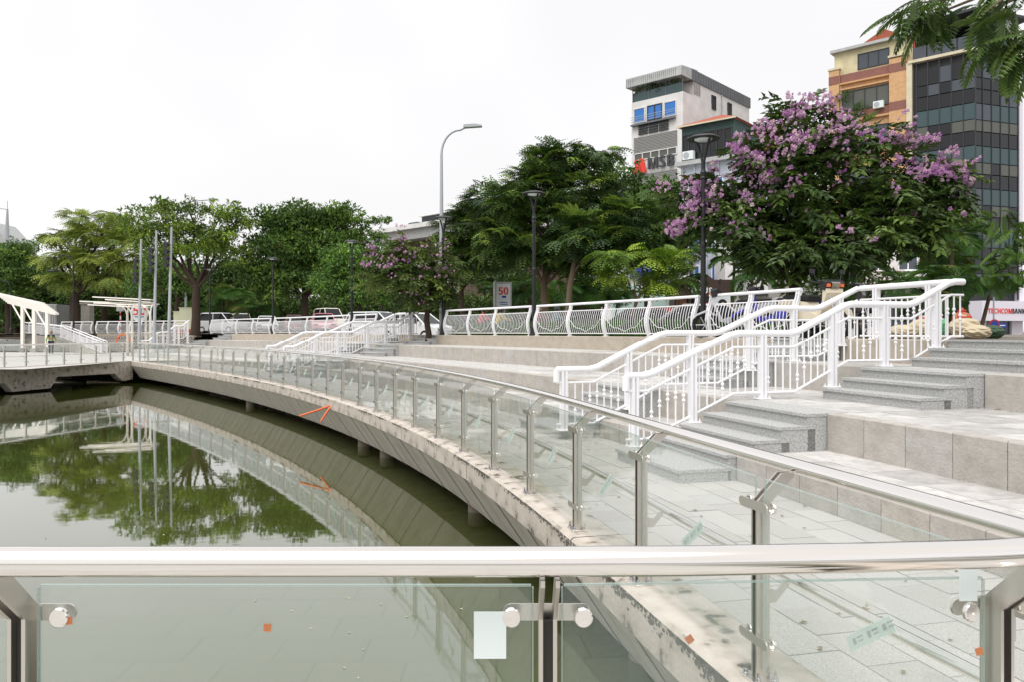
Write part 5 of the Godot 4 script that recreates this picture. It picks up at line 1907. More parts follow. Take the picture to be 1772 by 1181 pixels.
func bank_tower() -> void:
	var root := thing("bank_building", "narrow white tower with blue windows, grey roof and red and grey bank sign", "building", Vector3(9.75, L4 - 0.1, -63.15), -0.736)
	var y := L4 - 0.1
	var w := 4.7
	var d := 11.6
	# walls
	span("wall", 0, w, -0.6, 20.3 - y, -d, 0, M.plaster, root)
	span("upper_wall", 0.02, w - 0.02, 20.3 - y, 21.45 - y, -d + 0.02, -1.7, M.plaster_side, root)
	# corrugated roof edge
	var roof := MB.new()
	roof.prism(Vector3(0, 0, -d - 0.1), Vector3.RIGHT, Vector3.UP, Vector3(0, 0, d - 1.2), [Vector2(-0.05, 21.45 - y), Vector2(w + 0.06, 21.45 - y), Vector2(w + 0.06, 22.35 - y), Vector2(-0.05, 22.5 - y)])
	var rf := obj("roof", roof, M.metal_grey, root)
	for i in 22:
		span("seam", w + 0.062, w + 0.085, 21.47 - y, 22.33 - y, -1.5 - i * 0.42, -1.47 - i * 0.42, M.metal_grey, rf)
	var can := MB.new()
	can.prism(Vector3(-0.35, 21.5 - y, 0), Vector3.BACK, Vector3.UP, Vector3(w + 0.4, 0, 0), [Vector2(-2.2, 0.0), Vector2(0.35, 0.0), Vector2(0.28, 0.75), Vector2(-2.2, 0.95)])
	var c := obj("canopy", can, M.metal_pale, root)
	for i in 26:
		span("rib", -0.3 + i * 0.18, -0.26 + i * 0.18, 21.52 - y, 22.2 - y, 0.33, 0.372, M.metal_pale, c)
	# roof terrace: glass balustrade, posts, greenery
	for i in 3:
		span("balustrade_pane", 0.08 + i * 1.52, 1.56 + i * 1.52, 20.34 - y, 21.05 - y, -0.1, -0.08, M.teal_glass, root)
	for i in 4:
		span("terrace_post", 0.04 + i * 1.53, 0.09 + i * 1.53, 20.3 - y, 21.5 - y, -0.09, -0.04, M.metal_grey, root)
	var rr := RandomNumberGenerator.new()
	rr.seed = 6
	var pl := []
	for i in 60:
		var p := Vector3(rr.randf_range(0.2, w), rr.randf_range(21.0, 21.55) - y, rr.randf_range(-0.6, -0.05))
		var dv := (rnd_dir(rr) + Vector3.DOWN * 0.3).normalized()
		var x := Vector3.UP.cross(dv).normalized()
		pl.append([Transform3D(Basis(x, dv.cross(x), dv).scaled(Vector3.ONE * 0.9), p), Color(0.02, 0.05, 0.014).lerp(Color(0.05, 0.1, 0.025), rr.randf())])
	scatter("foliage", "small", 3, pl, root, leaf_mat(0.35), rr)
	# blue windows and their balcony rail
	window_at(root, 0.22, 1.3, 18.55 - y, 19.75 - y, 0.0, 1, M.plaster, M.blue_glass)
	window_at(root, 1.5, 2.85, 18.55 - y, 19.75 - y, 0.0, 2, M.dark_frame, M.blue_glass)
	window_at(root, 3.05, 4.15, 18.55 - y, 19.75 - y, 0.0, 1, M.plaster, M.blue_glass)
	span("balcony", 0.1, 4.1, 18.3 - y, 18.42 - y, 0, 0.35, M.metal_grey, root)
	var bal_ := MB.new()
	for h in [18.6, 18.8, 18.98]:
		bal_.tube([Vector3(0.1, h - y, 0.33), Vector3(4.2, h - y, 0.33)], 0.02, 6)
	tag(obj("balcony_rail", bal_, M.zinc, root), "", "", "", "stuff")
	# slanted vents
	for q in [0.7, 1.65, 2.6]:
		for i in 4:
			span("vent_slat", q, q + 0.85, 17.55 - y + i * 0.2, 17.68 - y + i * 0.2, 0, 0.12, M.dark_frame, root)
	# louvred floor with ribbon window, sign band, louvres again
	for i in 11:
		span("louver", 0.25, 4.2, 16.15 - y + i * 0.115, 16.22 - y + i * 0.115, 0, 0.09, M.louver, root)
	window_at(root, 0.25, 4.2, 15.5 - y, 16.1 - y, 0.0, 5, M.plaster, M.curtain_glass)
	for i in 10:
		span("louver", 0.25, 4.2, 13.1 - y + i * 0.13, 13.18 - y + i * 0.13, 0, 0.09, M.louver, root)
	window_at(root, 0.25, 4.2, 12.2 - y, 13.0 - y, 0.0, 5, M.plaster, M.grey_glass)
	for fl in 3:
		window_at(root, 0.25, 4.2, 3.0 + fl * 2.9, 4.8 + fl * 2.9, 0.0, 4, M.plaster, M.grey_glass)
	text("sign_letters", "MSB", 0.88, 0.16, M.sign_dark, root, Transform3D(Basis(Vector3.BACK, 0.0), Vector3(2.85, 15.05 - y, 0.22)))
	for q in [[0.28, 0.32], [0.72, 0.95], [1.2, 1.0]]:
		var lg := MB.new()
		var hh: float = q[1]
		lg.tube([Vector3(q[0], 14.45 - y, 0.2), Vector3(q[0] + 0.0, 14.45 - y + 0.02, 0.2)], 0.2, 14)
		var poly := []
		for i in 9:
			var a := PI + PI * i / 8.0
			poly.append(Vector2(0.2 * cos(a) + 0.12, 0.2 * sin(a)))
		for i in 9:
			var a := PI * i / 8.0
			poly.append(Vector2(0.2 * cos(a) - 0.12 * hh, hh - 0.2 + 0.2 * sin(a)))
		lg = MB.new()
		lg.prism(Vector3(q[0], 14.6 - y, 0.16), Vector3.RIGHT, Vector3.UP, Vector3(0, 0, 0.12), poly)
		obj("sign_logo", lg, M.sign_red, root)
	# side windows
	var side := Transform3D(Basis(Vector3.UP, PI / 2), Vector3(w, 0, 0))
	window_at(root, 4.6, 5.3, 19.9 - y, 21.05 - y, 0.0, 2, M.dark_frame, M.grey_glass, side)
	window_at(root, 7.4, 8.1, 19.9 - y, 21.05 - y, 0.0, 2, M.dark_frame, M.grey_glass, side)
	for i in 4:
		for j in 7:
			span("vent_brick", w + 0.0, w + 0.02, 20.5 - y + j * 0.13, 20.56 - y + j * 0.13, -1.7 - 0.28 * i - 0.2, -1.7 - 0.28 * i, M.louver, root)
	var dp := MB.new()
	dp.tube([Vector3(w + 0.06, 10.0 - y, -6.3), Vector3(w + 0.06, 21.4 - y, -6.3)], 0.05, 8)
	obj("downpipe", dp, M.metal_pale, root)

func tile_house() -> void:
	var root := thing("tile_roof_house", "blue grey house with red tile roof and dark windows beside the white tower", "building", Vector3(12.35, L4 - 0.1, -56.6), -0.70)
	var y := L4 - 0.1
	span("wall", 0, 4.0, -0.6, 14.0 - y, -7, 0, M.blue_wall, root)
	span("top_storey", 0.0, 4.0, 14.0 - y, 16.6 - y, -7, -0.12, M.teal_paint, root)
	span("ledge", -0.3, 4.3, 13.7 - y, 14.0 - y, -7.2, 0.4, M.metal_pale, root)
	window_at(root, 0.05, 1.6, 14.1 - y, 16.0 - y, -0.12, 3, M.dark_frame, M.night_glass)
	window_at(root, 1.6, 3.9, 14.1 - y, 16.0 - y, -0.12, 4, M.dark_frame, M.night_glass)
	var roof := MB.new()
	var a := Vector3(-0.3, 16.6 - y, 0.3)
	var b := Vector3(4.3, 16.6 - y, 0.3)
	var c := Vector3(4.3, 16.6 - y, -7.3)
	var d := Vector3(-0.3, 16.6 - y, -7.3)
	var r0 := Vector3(2.0, 17.7 - y, -2.5)
	var r1 := Vector3(2.0, 17.7 - y, -5.0)
	roof.quad(a, b, r0, r0)
	roof.quad(b, c, r1, r0)
	roof.quad(c, d, r1, r1)
	roof.quad(d, a, r0, r1)
	roof.quad(d, c, b, a)
	var rf := obj("roof", roof, M.tiles, root)
	span("eave_board", -0.32, 4.32, 16.5 - y, 16.6 - y, 0.25, 0.32, M.ivory, rf)
	for i in 2:
		for fl in 3:
			window_at(root, 0.6 + i * 1.8, 1.5 + i * 1.8, 3.0 + fl * 3.1, 5.0 + fl * 3.1, 0.0, 2, M.white, M.blue_glass)
	aircon(root, Vector3(0.7, 14.4 - y, 0.18))
	for i in 5:
		span("pilaster", 0.1 + i * 0.93, 0.22 + i * 0.93, 0, 13.7 - y, 0, 0.1, M.blue_wall, root)
	# dark green house part behind its ridge
	span("rear_storey", 1.2, 4.8, 0, 17.2 - y, -12.5, -7.4, M.teal_paint, root)

func corner_tower() -> void:
	var y := L4 - 0.1
	var root := thing("glass_tower", "dark glass corner building with roof terrace and white bank fascia at street level", "building", Vector3(28.9, y, -70.7), -0.736)
	# glass wing: front x 7..11.5, chamfer to the right
	var w0 := 7.0
	var w1 := 11.5
	var top := 24.5 - y
	span("core", w0 + 0.02, w1 - 0.3, -0.6, top, -9, -0.35, M.dark_frame, root)
	var fd := Vector3(0.95, 0, -0.32).normalized()
	# chamfer direction in the building's own axes
	var turn := Basis(Vector3.UP, 0.736)
	var ld := turn * fd
	var ch := frame_of(Vector3(w1, 0, 0), ld)
	if ch.basis.z.z < 0 and ch.basis.z.x < 0:
		ch.basis = Basis(-ch.basis.x, Vector3.UP, -ch.basis.z)
	ch = Transform3D(Basis(ld, Vector3.UP, ld.cross(Vector3.UP)), Vector3(w1, 0, 0))
	var core2 := MB.new()
	core2.box(ch * Transform3D(Basis.IDENTITY, Vector3(2.55, top * 0.5, -4.4)), Vector3(5.0, top, 8.1))
	obj("core", core2, M.dark_frame, root)
	# curtain wall: every pane its own part
	var period := 3.47
	var rows := []
	var e := 20.27 - y + 3.47
	while e > 1.0:
		rows.append([e, e - 1.30, 0])
		rows.append([e - 1.35, e - 2.24, 1])
		rows.append([e - 2.30, e - 3.42, 2])
		e -= period
	var rr := RandomNumberGenerator.new()
	rr.seed = 2
	for face in 2:
		var cols := 5
		for ri in rows.size():
			var row: Array = rows[ri]
			for cidx in cols:
				var p := MB.new()
				var cw := 0.88 if face == 0 else 0.98
				var x := (w0 + 0.35 + cidx * 0.88 if face == 0 else 0.08 + cidx * cw)
				var hi: float = minf(row[0], top - 0.05)
				if hi - row[1] < 0.2 or row[1] < 2.9:
					continue
				var at := Vector3(x + cw * 0.5 - (0.02 if face == 0 else 0.0), (hi + row[1]) * 0.5, -0.02)
				var t := Transform3D(Basis.IDENTITY, at)
				if face == 1:
					t = ch * t
				p.box(t, Vector3(cw - 0.07, hi - row[1] - 0.02, 0.05))
				var gm: Material = M.night_glass
				if row[2] == 0 and ri > 1:
					gm = M.teal_glass if rr.randf() < 0.75 else M.grey_glass
				elif row[2] == 1 and ri > 1:
					gm = M.curtain_glass if rr.randf() < 0.45 else M.night_glass
				elif ri <= 2:
					gm = M.grey_glass if rr.randf() < 0.3 else M.night_glass
				obj("pane", p, gm, root)
		for cidx in cols + 1:
			var mu := MB.new()
			var cw := 0.88 if face == 0 else 0.98
			var x := (w0 + 0.35 + cidx * 0.88 - 0.02 if face == 0 else 0.08 + cidx * cw)
			var t := Transform3D(Basis.IDENTITY, Vector3(x, (top + 2.9) * 0.5, 0.012))
			if face == 1:
				t = ch * t
			mu.box(t, Vector3(0.065, top - 2.9, 0.1))
			obj("mullion", mu, M.dark_frame, root)
	# white side beyond the chamfer
	var sidew := MB.new()
	sidew.box(ch * Transform3D(Basis.IDENTITY, Vector3(5.25, top * 0.5, -4.2)), Vector3(0.35, top, 8.6))
	obj("side_wall", sidew, M.sign_white, root)
	# terrace on the roof
	var slab := MB.new()
	slab.bx(Vector3((w0 + w1) * 0.5 - 0.1, top + 0.12, -4.4), Vector3(w1 - w0 + 0.4, 0.24, 9.2))
	obj("roof_slab", slab, M.ivory, root)
	var slab2 := MB.new()
	slab2.box(ch * Transform3D(Basis.IDENTITY, Vector3(2.6, top + 0.117, -4.2)), Vector3(5.5, 0.234, 8.7))
	obj("roof_slab", slab2, M.ivory, root)
	for i in 4:
		span("balustrade_pane", w0 + 0.05 + i * 1.13, w0 + 1.1 + i * 1.13, top + 0.25, top + 1.3, 0.02, 0.05, M.grey_glass, root)
		var bp := MB.new()
		bp.box(ch * Transform3D(Basis.IDENTITY, Vector3(0.68 + i * 1.26, top + 0.775, 0.03)), Vector3(1.2, 1.05, 0.03))
		obj("balustrade_pane", bp, M.grey_glass, root)
	span("terrace_wall", w0 + 0.1, w1 + 1.0, top + 0.24, top + 3.1, -8.5, -3.0, M.night_glass, root)
	var tw := MB.new()
	tw.box(ch * Transform3D(Basis.IDENTITY, Vector3(4.4, top + 1.75, -1.6)), Vector3(1.4, 3.0, 2.6))
	obj("stair_head", tw, M.sign_white, root)
	var can := MB.new()
	can.prism(Vector3(w0 - 0.2, top + 3.0, 0.3), Vector3.RIGHT, Vector3.UP, Vector3(0, 0, -8.5), [Vector2(0, 0), Vector2(w1 - w0 + 0.5, 0.2), Vector2(w1 - w0 + 0.5, 0.42), Vector2(0, 0.22)])
	obj("canopy", can, M.dark_frame, root)
	var can2 := MB.new()
	can2.box(ch * Transform3D(Basis.IDENTITY, Vector3(2.9, top + 3.3, -3.8)), Vector3(6.4, 0.22, 8.3))
	obj("canopy", can2, M.dark_frame, root)
	for i in 3:
		span("canopy_post", w0 + 0.1 + i * 2.1, w0 + 0.2 + i * 2.1, top + 0.24, top + 3.05, 0.0 - 0.2, -0.1, M.red if i == 0 else M.dark_frame, root)
	var r := RandomNumberGenerator.new()
	r.seed = 15
	var pl := []
	for i in 90:
		var p := Vector3(w0 + 0.3 + 3.0 * r.randf() * r.randf(), top + r.randf_range(1.2, 2.7), r.randf_range(-1.2, 0.2))
		var dv := (rnd_dir(r) + Vector3.DOWN * 0.2).normalized()
		var x := Vector3.UP.cross(dv).normalized()
		pl.append([Transform3D(Basis(x, dv.cross(x), dv).scaled(Vector3.ONE * 1.2), p), Color(0.03, 0.06, 0.02).lerp(Color(0.08, 0.14, 0.04), r.randf())])
	scatter("foliage", "small", 3, pl, root, leaf_mat(0.35), r)
	# bank fascia at street level
	var fas := MB.new()
	fas.box(ch * Transform3D(Basis.IDENTITY, Vector3(2.6, 3.35 - y, 0.55)), Vector3(5.9, 1.6, 1.2))
	obj("fascia_sign", fas, M.sign_white, root)
	var tt := ch * Transform3D(Basis.IDENTITY, Vector3(1.62, 3.33 - y, 1.17))
	text("sign_letters", "TECHCOM", 0.4, 0.03, M.sign_red, root, tt)
	text("sign_letters", "BANK", 0.4, 0.03, M.dark_frame, root, ch * Transform3D(Basis.IDENTITY, Vector3(3.55, 3.33 - y, 1.17)))
	for q in [-0.17, 0.17]:
		var lg := MB.new()
		lg.prism(ch * Vector3(4.85 + q, 3.33 - y, 1.155), ch.basis.x, Vector3.UP, ch.basis.z * 0.03, [Vector2(-0.3, 0), Vector2(0, 0.32), Vector2(0.3, 0), Vector2(0.12, -0.13), Vector2(0, 0), Vector2(-0.12, -0.13)] if q < 0 else [Vector2(-0.3, 0), Vector2(-0.12, 0.13), Vector2(0, 0), Vector2(0.12, 0.13), Vector2(0.3, 0), Vector2(0, -0.32)])
		obj("sign_logo", lg, M.sign_red, root)
	for i in 3:
		var dr := MB.new()
		dr.box(ch * Transform3D(Basis.IDENTITY, Vector3(1.9 + i * 1.0, 1.2, 0.02)), Vector3(0.92, 2.3, 0.06))
		obj("shop_door", dr, M.grey_glass, root)
	for q in [0.6, 4.6]:
		var pw := MB.new()
		pw.box(ch * Transform3D(Basis.IDENTITY, Vector3(q, 1.2, 0.1)), Vector3(1.2, 2.4, 0.3))
		obj("shop_pier", pw, M.sign_white, root)
	# brick house that leans on it
	var bh := thing("brick_house", "orange brick and pale yellow house with brown bands beside the dark glass building", "building", Vector3(28.9, y, -70.7), -0.736)
	var z := func(q: float) -> float: return q - y
	span("wall", 0, 6.95, -0.6, z.call(24.9), -9, -0.4, M.brick, bh)
	span("attic_wall", 0.35, 6.95, z.call(24.9), z.call(27.0), -9, -0.45, M.yellow, bh)
	span("roof_edge", 0.1, 7.1, z.call(27.0), z.call(27.25), -9.2, 0.0, M.metal_pale, bh)
	var rf := MB.new()
	rf.prism(Vector3(2.0, z.call(27.25), -1.0), Vector3.RIGHT, Vector3.UP, Vector3(0, 0, -6), [Vector2(0, 0), Vector2(4.5, 0), Vector2(2.4, 1.2)])
	obj("roof_gable", rf, M.tiles, bh)
	span("brown_band", 0.95, 5.1, z.call(24.15), z.call(24.9), -0.4, -0.22, M.brick_dark, bh)
	span("ledge", 0.9, 5.15, z.call(24.0), z.call(24.14), -0.4, -0.1, M.brick, bh)
	span("ledge", 0.9, 5.15, z.call(23.5), z.call(23.62), -0.4, -0.18, M.brick, bh)
	for q in [[0.0, 0.9], [5.15, 6.55]]:
		span("pilaster", q[0], q[1], 0, z.call(25.3 if q[0] > 1 else 25.4), -0.4, 0.0, M.brick, bh)
		span("pilaster_cap", q[0] - 0.08, q[1] + 0.08, z.call(25.42), z.call(25.6), -0.45, 0.08, M.ivory, bh)
		for b in [24.1, 20.8, 17.4, 14.0]:
			span("brown_band", q[0] - 0.01, q[1] + 0.01, z.call(b), z.call(b + 0.75), 0.002, 0.02, M.brick_dark, bh)
	span("corner_strip", 6.56, 7.0, 0, z.call(24.6), -0.4, 0.12, M.ivory, bh)
	window_at(bh, 2.4, 5.05, z.call(25.1), z.call(26.5), -0.45, 3, M.dark_frame, M.grey_glass)
	for fl in 5:
		var b := 21.5 - 3.45 * fl
		window_at(bh, 1.0, 5.05, z.call(b), z.call(b + 1.85), -0.4, 4, M.dark_frame, M.curtain_glass if fl == 0 else M.grey_glass)
		span("brown_band", 0.95, 5.1, z.call(b - 0.75), z.call(b - 0.1), -0.4, -0.25, M.brick_dark, bh)
		span("ledge", 0.92, 5.13, z.call(b - 0.95), z.call(b - 0.78), -0.4, -0.12, M.brick, bh)
	aircon(bh, Vector3(4.3, z.call(21.55), 0.0))
	aircon(bh, Vector3(1.6, z.call(20.9), 0.0))
	var pipe := MB.new()
	pipe.tube([Vector3(0.98, 0, -0.3), Vector3(0.98, z.call(25.3), -0.3)], 0.06, 8)
	obj("downpipe", pipe, M.ivory, bh)
	# shrubs rooted on its ledges
	var pr := []
	for cpt in [[1.2, 22.7], [2.6, 21.3], [1.4, 20.2], [2.3, 19.6]]:
		for i in 16:
			var p := Vector3(cpt[0] + r.randf_range(-0.6, 0.6), z.call(cpt[1] + r.randf_range(-0.4, 0.5)), 0.2 + r.randf_range(-0.3, 0.3))
			var dv := (rnd_dir(r) + Vector3.UP * 0.2).normalized()
			var x := Vector3.UP.cross(dv).normalized()
			pr.append([Transform3D(Basis(x, dv.cross(x), dv).scaled(Vector3.ONE * 1.1), p), Color(0.05, 0.10, 0.03).lerp(Color(0.12, 0.2, 0.05), r.randf())])
	scatter("foliage", "small", 3, pr, bh, leaf_mat(0.4), r)

func long_office() -> void:
	var y := L4 - 0.1
	var a := P(660, 0, 122.0)
	var b := P(850, 0, 104.0)
	var dir := Vector3(b.x - a.x, 0, b.z - a.z)
	var l := dir.length()
	var root := thing("office_building", "long low office block with white roof edge and blue clerestory behind the trees", "building", Vector3(a.x, y, a.z), -atan2(dir.z, dir.x))
	span("wall", 0, l, 0, 15.3 - y, -16, -0.6, mat(srgb(96, 78, 70), 0.8, 0, M.soft, 0.2), root)
	span("roof_edge", -1.0, l + 1, 16.7 - y, 17.35 - y, -17, 2.4, M.plaster, root)
	span("soffit", -0.8, l + 0.8, 15.3 - y, 16.69 - y, -16, 1.6, M.metal_pale, root)
	for i in 9:
		span("clerestory_pane", 6.45 + i * 1.55, 7.95 + i * 1.55, 17.4 - y, 19.35 - y, -3.1, -3.0, M.blue_glass if false else M.night_glass, root)
	span("clerestory", 6.4, l, 17.35 - y, 19.4 - y, -12, -3.1, M.sign_blue, root)
	span("clerestory_roof", 6.0, l + 0.5, 19.4 - y, 19.62 - y, -12.5, -2.6, M.plaster, root)
	span("plant_room", 2.4, 4.6, 17.35 - y, 18.9 - y, -6, -3.5, M.teal_paint, root)
	span("chimney", 5.2, 6.0, 17.35 - y, 19.0 - y, -5, -4.2, M.ivory, root)
	for i in 7:
		span("white_fin", 9.5 + i * 1.35, 10.2 + i * 1.35, 0, 12.0 - y, -0.6, 0.5, M.plaster, root)
		span("window", 10.2 + i * 1.35, 10.85 + i * 1.35, 0.5, 11.5 - y, -0.6, -0.55, M.night_glass, root)

func shops() -> void:
	var y := L4 - 0.1
	# brown shop with arched sign
	var o := P(1168, 0, 47.0)
	var root := thing("corner_shop", "dark brown shop front with arched sign and red lanterns", "shop", Vector3(o.x, y, o.z), -0.12)
	span("wall", 0, 3.5, -0.6, 3.4, -6, -0.4, M.shop_brown, root)
	var sg := MB.new()
	sg.prism(Vector3(0.0, 2.35, -0.4), Vector3.RIGHT, Vector3.UP, Vector3(0, 0, 0.35), [Vector2(0, 0), Vector2(3.4, 0), Vector2(3.4, 0.35), Vector2(2.6, 0.75), Vector2(2.1, 1.2), Vector2(1.6, 1.3), Vector2(1.1, 1.2), Vector2(0.6, 0.75), Vector2(0, 0.3)])
	obj("sign_board", sg, M.shop_brown, root)
	text("sign_letters", "IO SUS", 0.33, 0.02, M.paper, root, Transform3D(Basis.IDENTITY, Vector3(1.5, 2.72, -0.03)))
	var em := MB.new()
	em.prism(Vector3(1.5, 3.05, -0.05), Vector3.RIGHT, Vector3.UP, Vector3(0, 0, 0.02), [Vector2(0, -0.02), Vector2(0.12, 0.06), Vector2(0.1, 0.3), Vector2(0, 0.38), Vector2(-0.1, 0.3), Vector2(-0.12, 0.06)])
	obj("sign_emblem", em, M.ivory, root)
	span("doorway", 0.8, 3.1, 0, 2.3, -0.45, -0.35, M.night_glass, root)
	span("door_post", 0.1, 0.7, 0, 2.3, -0.4, -0.2, mat(srgb(104, 62, 44), 0.7), root)
	for q in [0.85, 1.9, 2.75]:
		var ln := MB.new()
		ln.lathe(Vector3(q, 1.72, 0.05), [Vector2(0.0, -0.22), Vector2(0.08, -0.22), Vector2(0.15, -0.1), Vector2(0.16, 0.03), Vector2(0.13, 0.16), Vector2(0.06, 0.24), Vector2(0, 0.24)], 12)
		obj("lantern", ln, M.red, root)
	var pb := thing("poster_stand", "white advertising board with a portrait and red text by the brown shop", "sign", P(1250, 574, 41.0) * Vector3(1, 0, 1) + Vector3(0, 1.1, 0))
	span("board", -0.42, 0.42, 0.5, 2.45, -0.04, 0.0, M.paper, pb)
	var hd := MB.new()
	hd.tube([Vector3(0, 2.05, 0.002), Vector3(0, 2.05, 0.012)], 0.24, 16)
	obj("portrait", hd, M.black, pb)
	var fc := MB.new()
	fc.tube([Vector3(0.02, 2.0, 0.012), Vector3(0.02, 2.0, 0.018)], 0.12, 14)
	obj("portrait_face", fc, M.ivory, pb)
	for i in 3:
		span("text_line", -0.3 + 0.04 * i, 0.3, 1.05 + i * 0.22, 1.18 + i * 0.22, 0.002, 0.008, M.red, pb)
	span("leg", -0.35, -0.3, 0, 0.5, -0.04, 0.0, M.zinc, pb)
	span("leg", 0.3, 0.35, 0, 0.5, -0.04, 0.0, M.zinc, pb)
	# neighbours
	var p2 := P(1040, 0, 52.0)
	var n1 := thing("shop_house", "pale shop with blue sign and mint green shutters behind the young bright tree", "shop", Vector3(p2.x, y, p2.z), -0.12)
	span("wall", 0, 5.6, -0.6, 6.8, -6, 0, M.plaster, n1)
	span("sign_board", 1.9, 5.1, 3.9, 5.0, 0, 0.3, M.sign_blue, n1)
	text("sign_letters", "Z", 0.55, 0.02, M.blue_glass, n1, Transform3D(Basis.IDENTITY, Vector3(4.6, 4.45, 0.32)))
	for i in 5:
		span("shutter", 0.7 + i * 0.92, 1.55 + i * 0.92, 0, 3.3, 0.0, 0.06, mat(srgb(178, 205, 200), 0.7), n1)
	for i in 3:
		window_at(n1, 0.6 + i * 1.6, 1.6 + i * 1.6, 5.2, 6.5, 0.0, 2, M.white, M.grey_glass)
	var p3 := P(1238, 0, 50.0)
	var n2 := thing("shop_house", "plain white rendered house with a dark awning next to the brown shop", "building", Vector3(p3.x, y, p3.z), -0.12)
	span("wall", 0.6, 6.0, -0.6, 7.0, -6, 0, M.plaster, n2)
	span("awning", 1.4, 3.6, 2.55, 2.75, 0, 0.9, M.dark_frame, n2)
	for i in 3:
		window_at(n2, 1.0 + i * 1.7, 2.0 + i * 1.7, 4.2, 5.8, 0.0, 2, M.white, M.night_glass)
	window_at(n2, 3.9, 5.5, 0.4, 2.4, 0.0, 2, M.dark_frame, M.night_glass)
	var p4 := P(1330, 0, 46.0)
	var n3 := thing("shop_sign", "grey shop sign board with pale curled letters under the big flowering tree", "sign", Vector3(p4.x, 1.1, p4.z), -0.05)
	span("board", 0, 2.5, 2.6, 4.0, -0.1, 0, mat(srgb(150, 148, 144), 0.7), n3)
	text("sign_letters", "G", 0.7, 0.02, M.paper, n3, Transform3D(Basis.IDENTITY, Vector3(1.75, 3.15, 0.012)))
	span("post", 0.2, 0.3, 0, 2.6, -0.09, -0.01, M.zinc, n3)
	span("post", 2.2, 2.3, 0, 2.6, -0.09, -0.01, M.zinc, n3)
	var p5 := P(1340, 0, 54.0)
	var n4 := thing("shop_house", "long grey shop house with small windows behind the grey sign board", "building", Vector3(p5.x, y, p5.z), -0.3)
	span("wall", 0, 9.5, -0.6, 7.5, -5, 0, M.plaster_side, n4)
	for i in 5:
		window_at(n4, 0.6 + i * 1.8, 1.8 + i * 1.8, 4.3, 6.0, 0.0, 2, M.white, M.grey_glass)
	span("awning", 4.0, 9.3, 3.2, 3.4, 0, 1.2, M.tiles, n4)
	for i in 3:
		window_at(n4, 0.8 + i * 3.0, 3.0 + i * 3.0, 0.5, 2.8, 0.0, 3, M.dark_frame, M.grey_glass)
	aircon(n4, Vector3(8.6, 4.0, 0.2))
	# white office lower part seen between trunks
	# freestanding box sign with red numerals
	var bs := thing("billboard", "freestanding white box sign with red numerals among the palms", "sign", P(871, 574, 40.0) * Vector3(1, 0, 1) + Vector3(0, street(-0.4) + 0.05, 0), 0.35)
	var st := MB.new()
	st.tube([Vector3(0, 0, 0), Vector3(0, 1.8, 0)], 0.1, 10)
	obj("post", st, M.zinc, bs)
	span("box", -0.5, 0.42, 1.75, 3.1, -0.14, 0.12, M.metal_pale, bs)
	span("face", -0.42, 0.34, 1.82, 3.0, 0.12, 0.13, M.paper, bs)
	text("numerals", "50", 0.38, 0.01, M.sign_red, bs, Transform3D(Basis.IDENTITY, Vector3(-0.04, 2.62, 0.138)))
	for i in 2:
		span("text_line", -0.25 + 0.06 * i, 0.2, 2.02 - 0.1 * i, 2.06 - 0.1 * i, 0.131, 0.136, M.sign_blue, bs)
	span("emblem", -0.12, 0.1, 2.28, 2.38, 0.14, 0.147, M.sign_blue, bs)

func at_floor(x: float, z: float, e: float) -> Vector3:
	return P(x, 574, z) * Vector3(1, 0, 1) + Vector3(0, e, 0)

func on_street(x: float, z: float) -> Vector3:
	var p := at_floor(x, z, 0)
	p.y = street(p.x) - 0.018
	return p

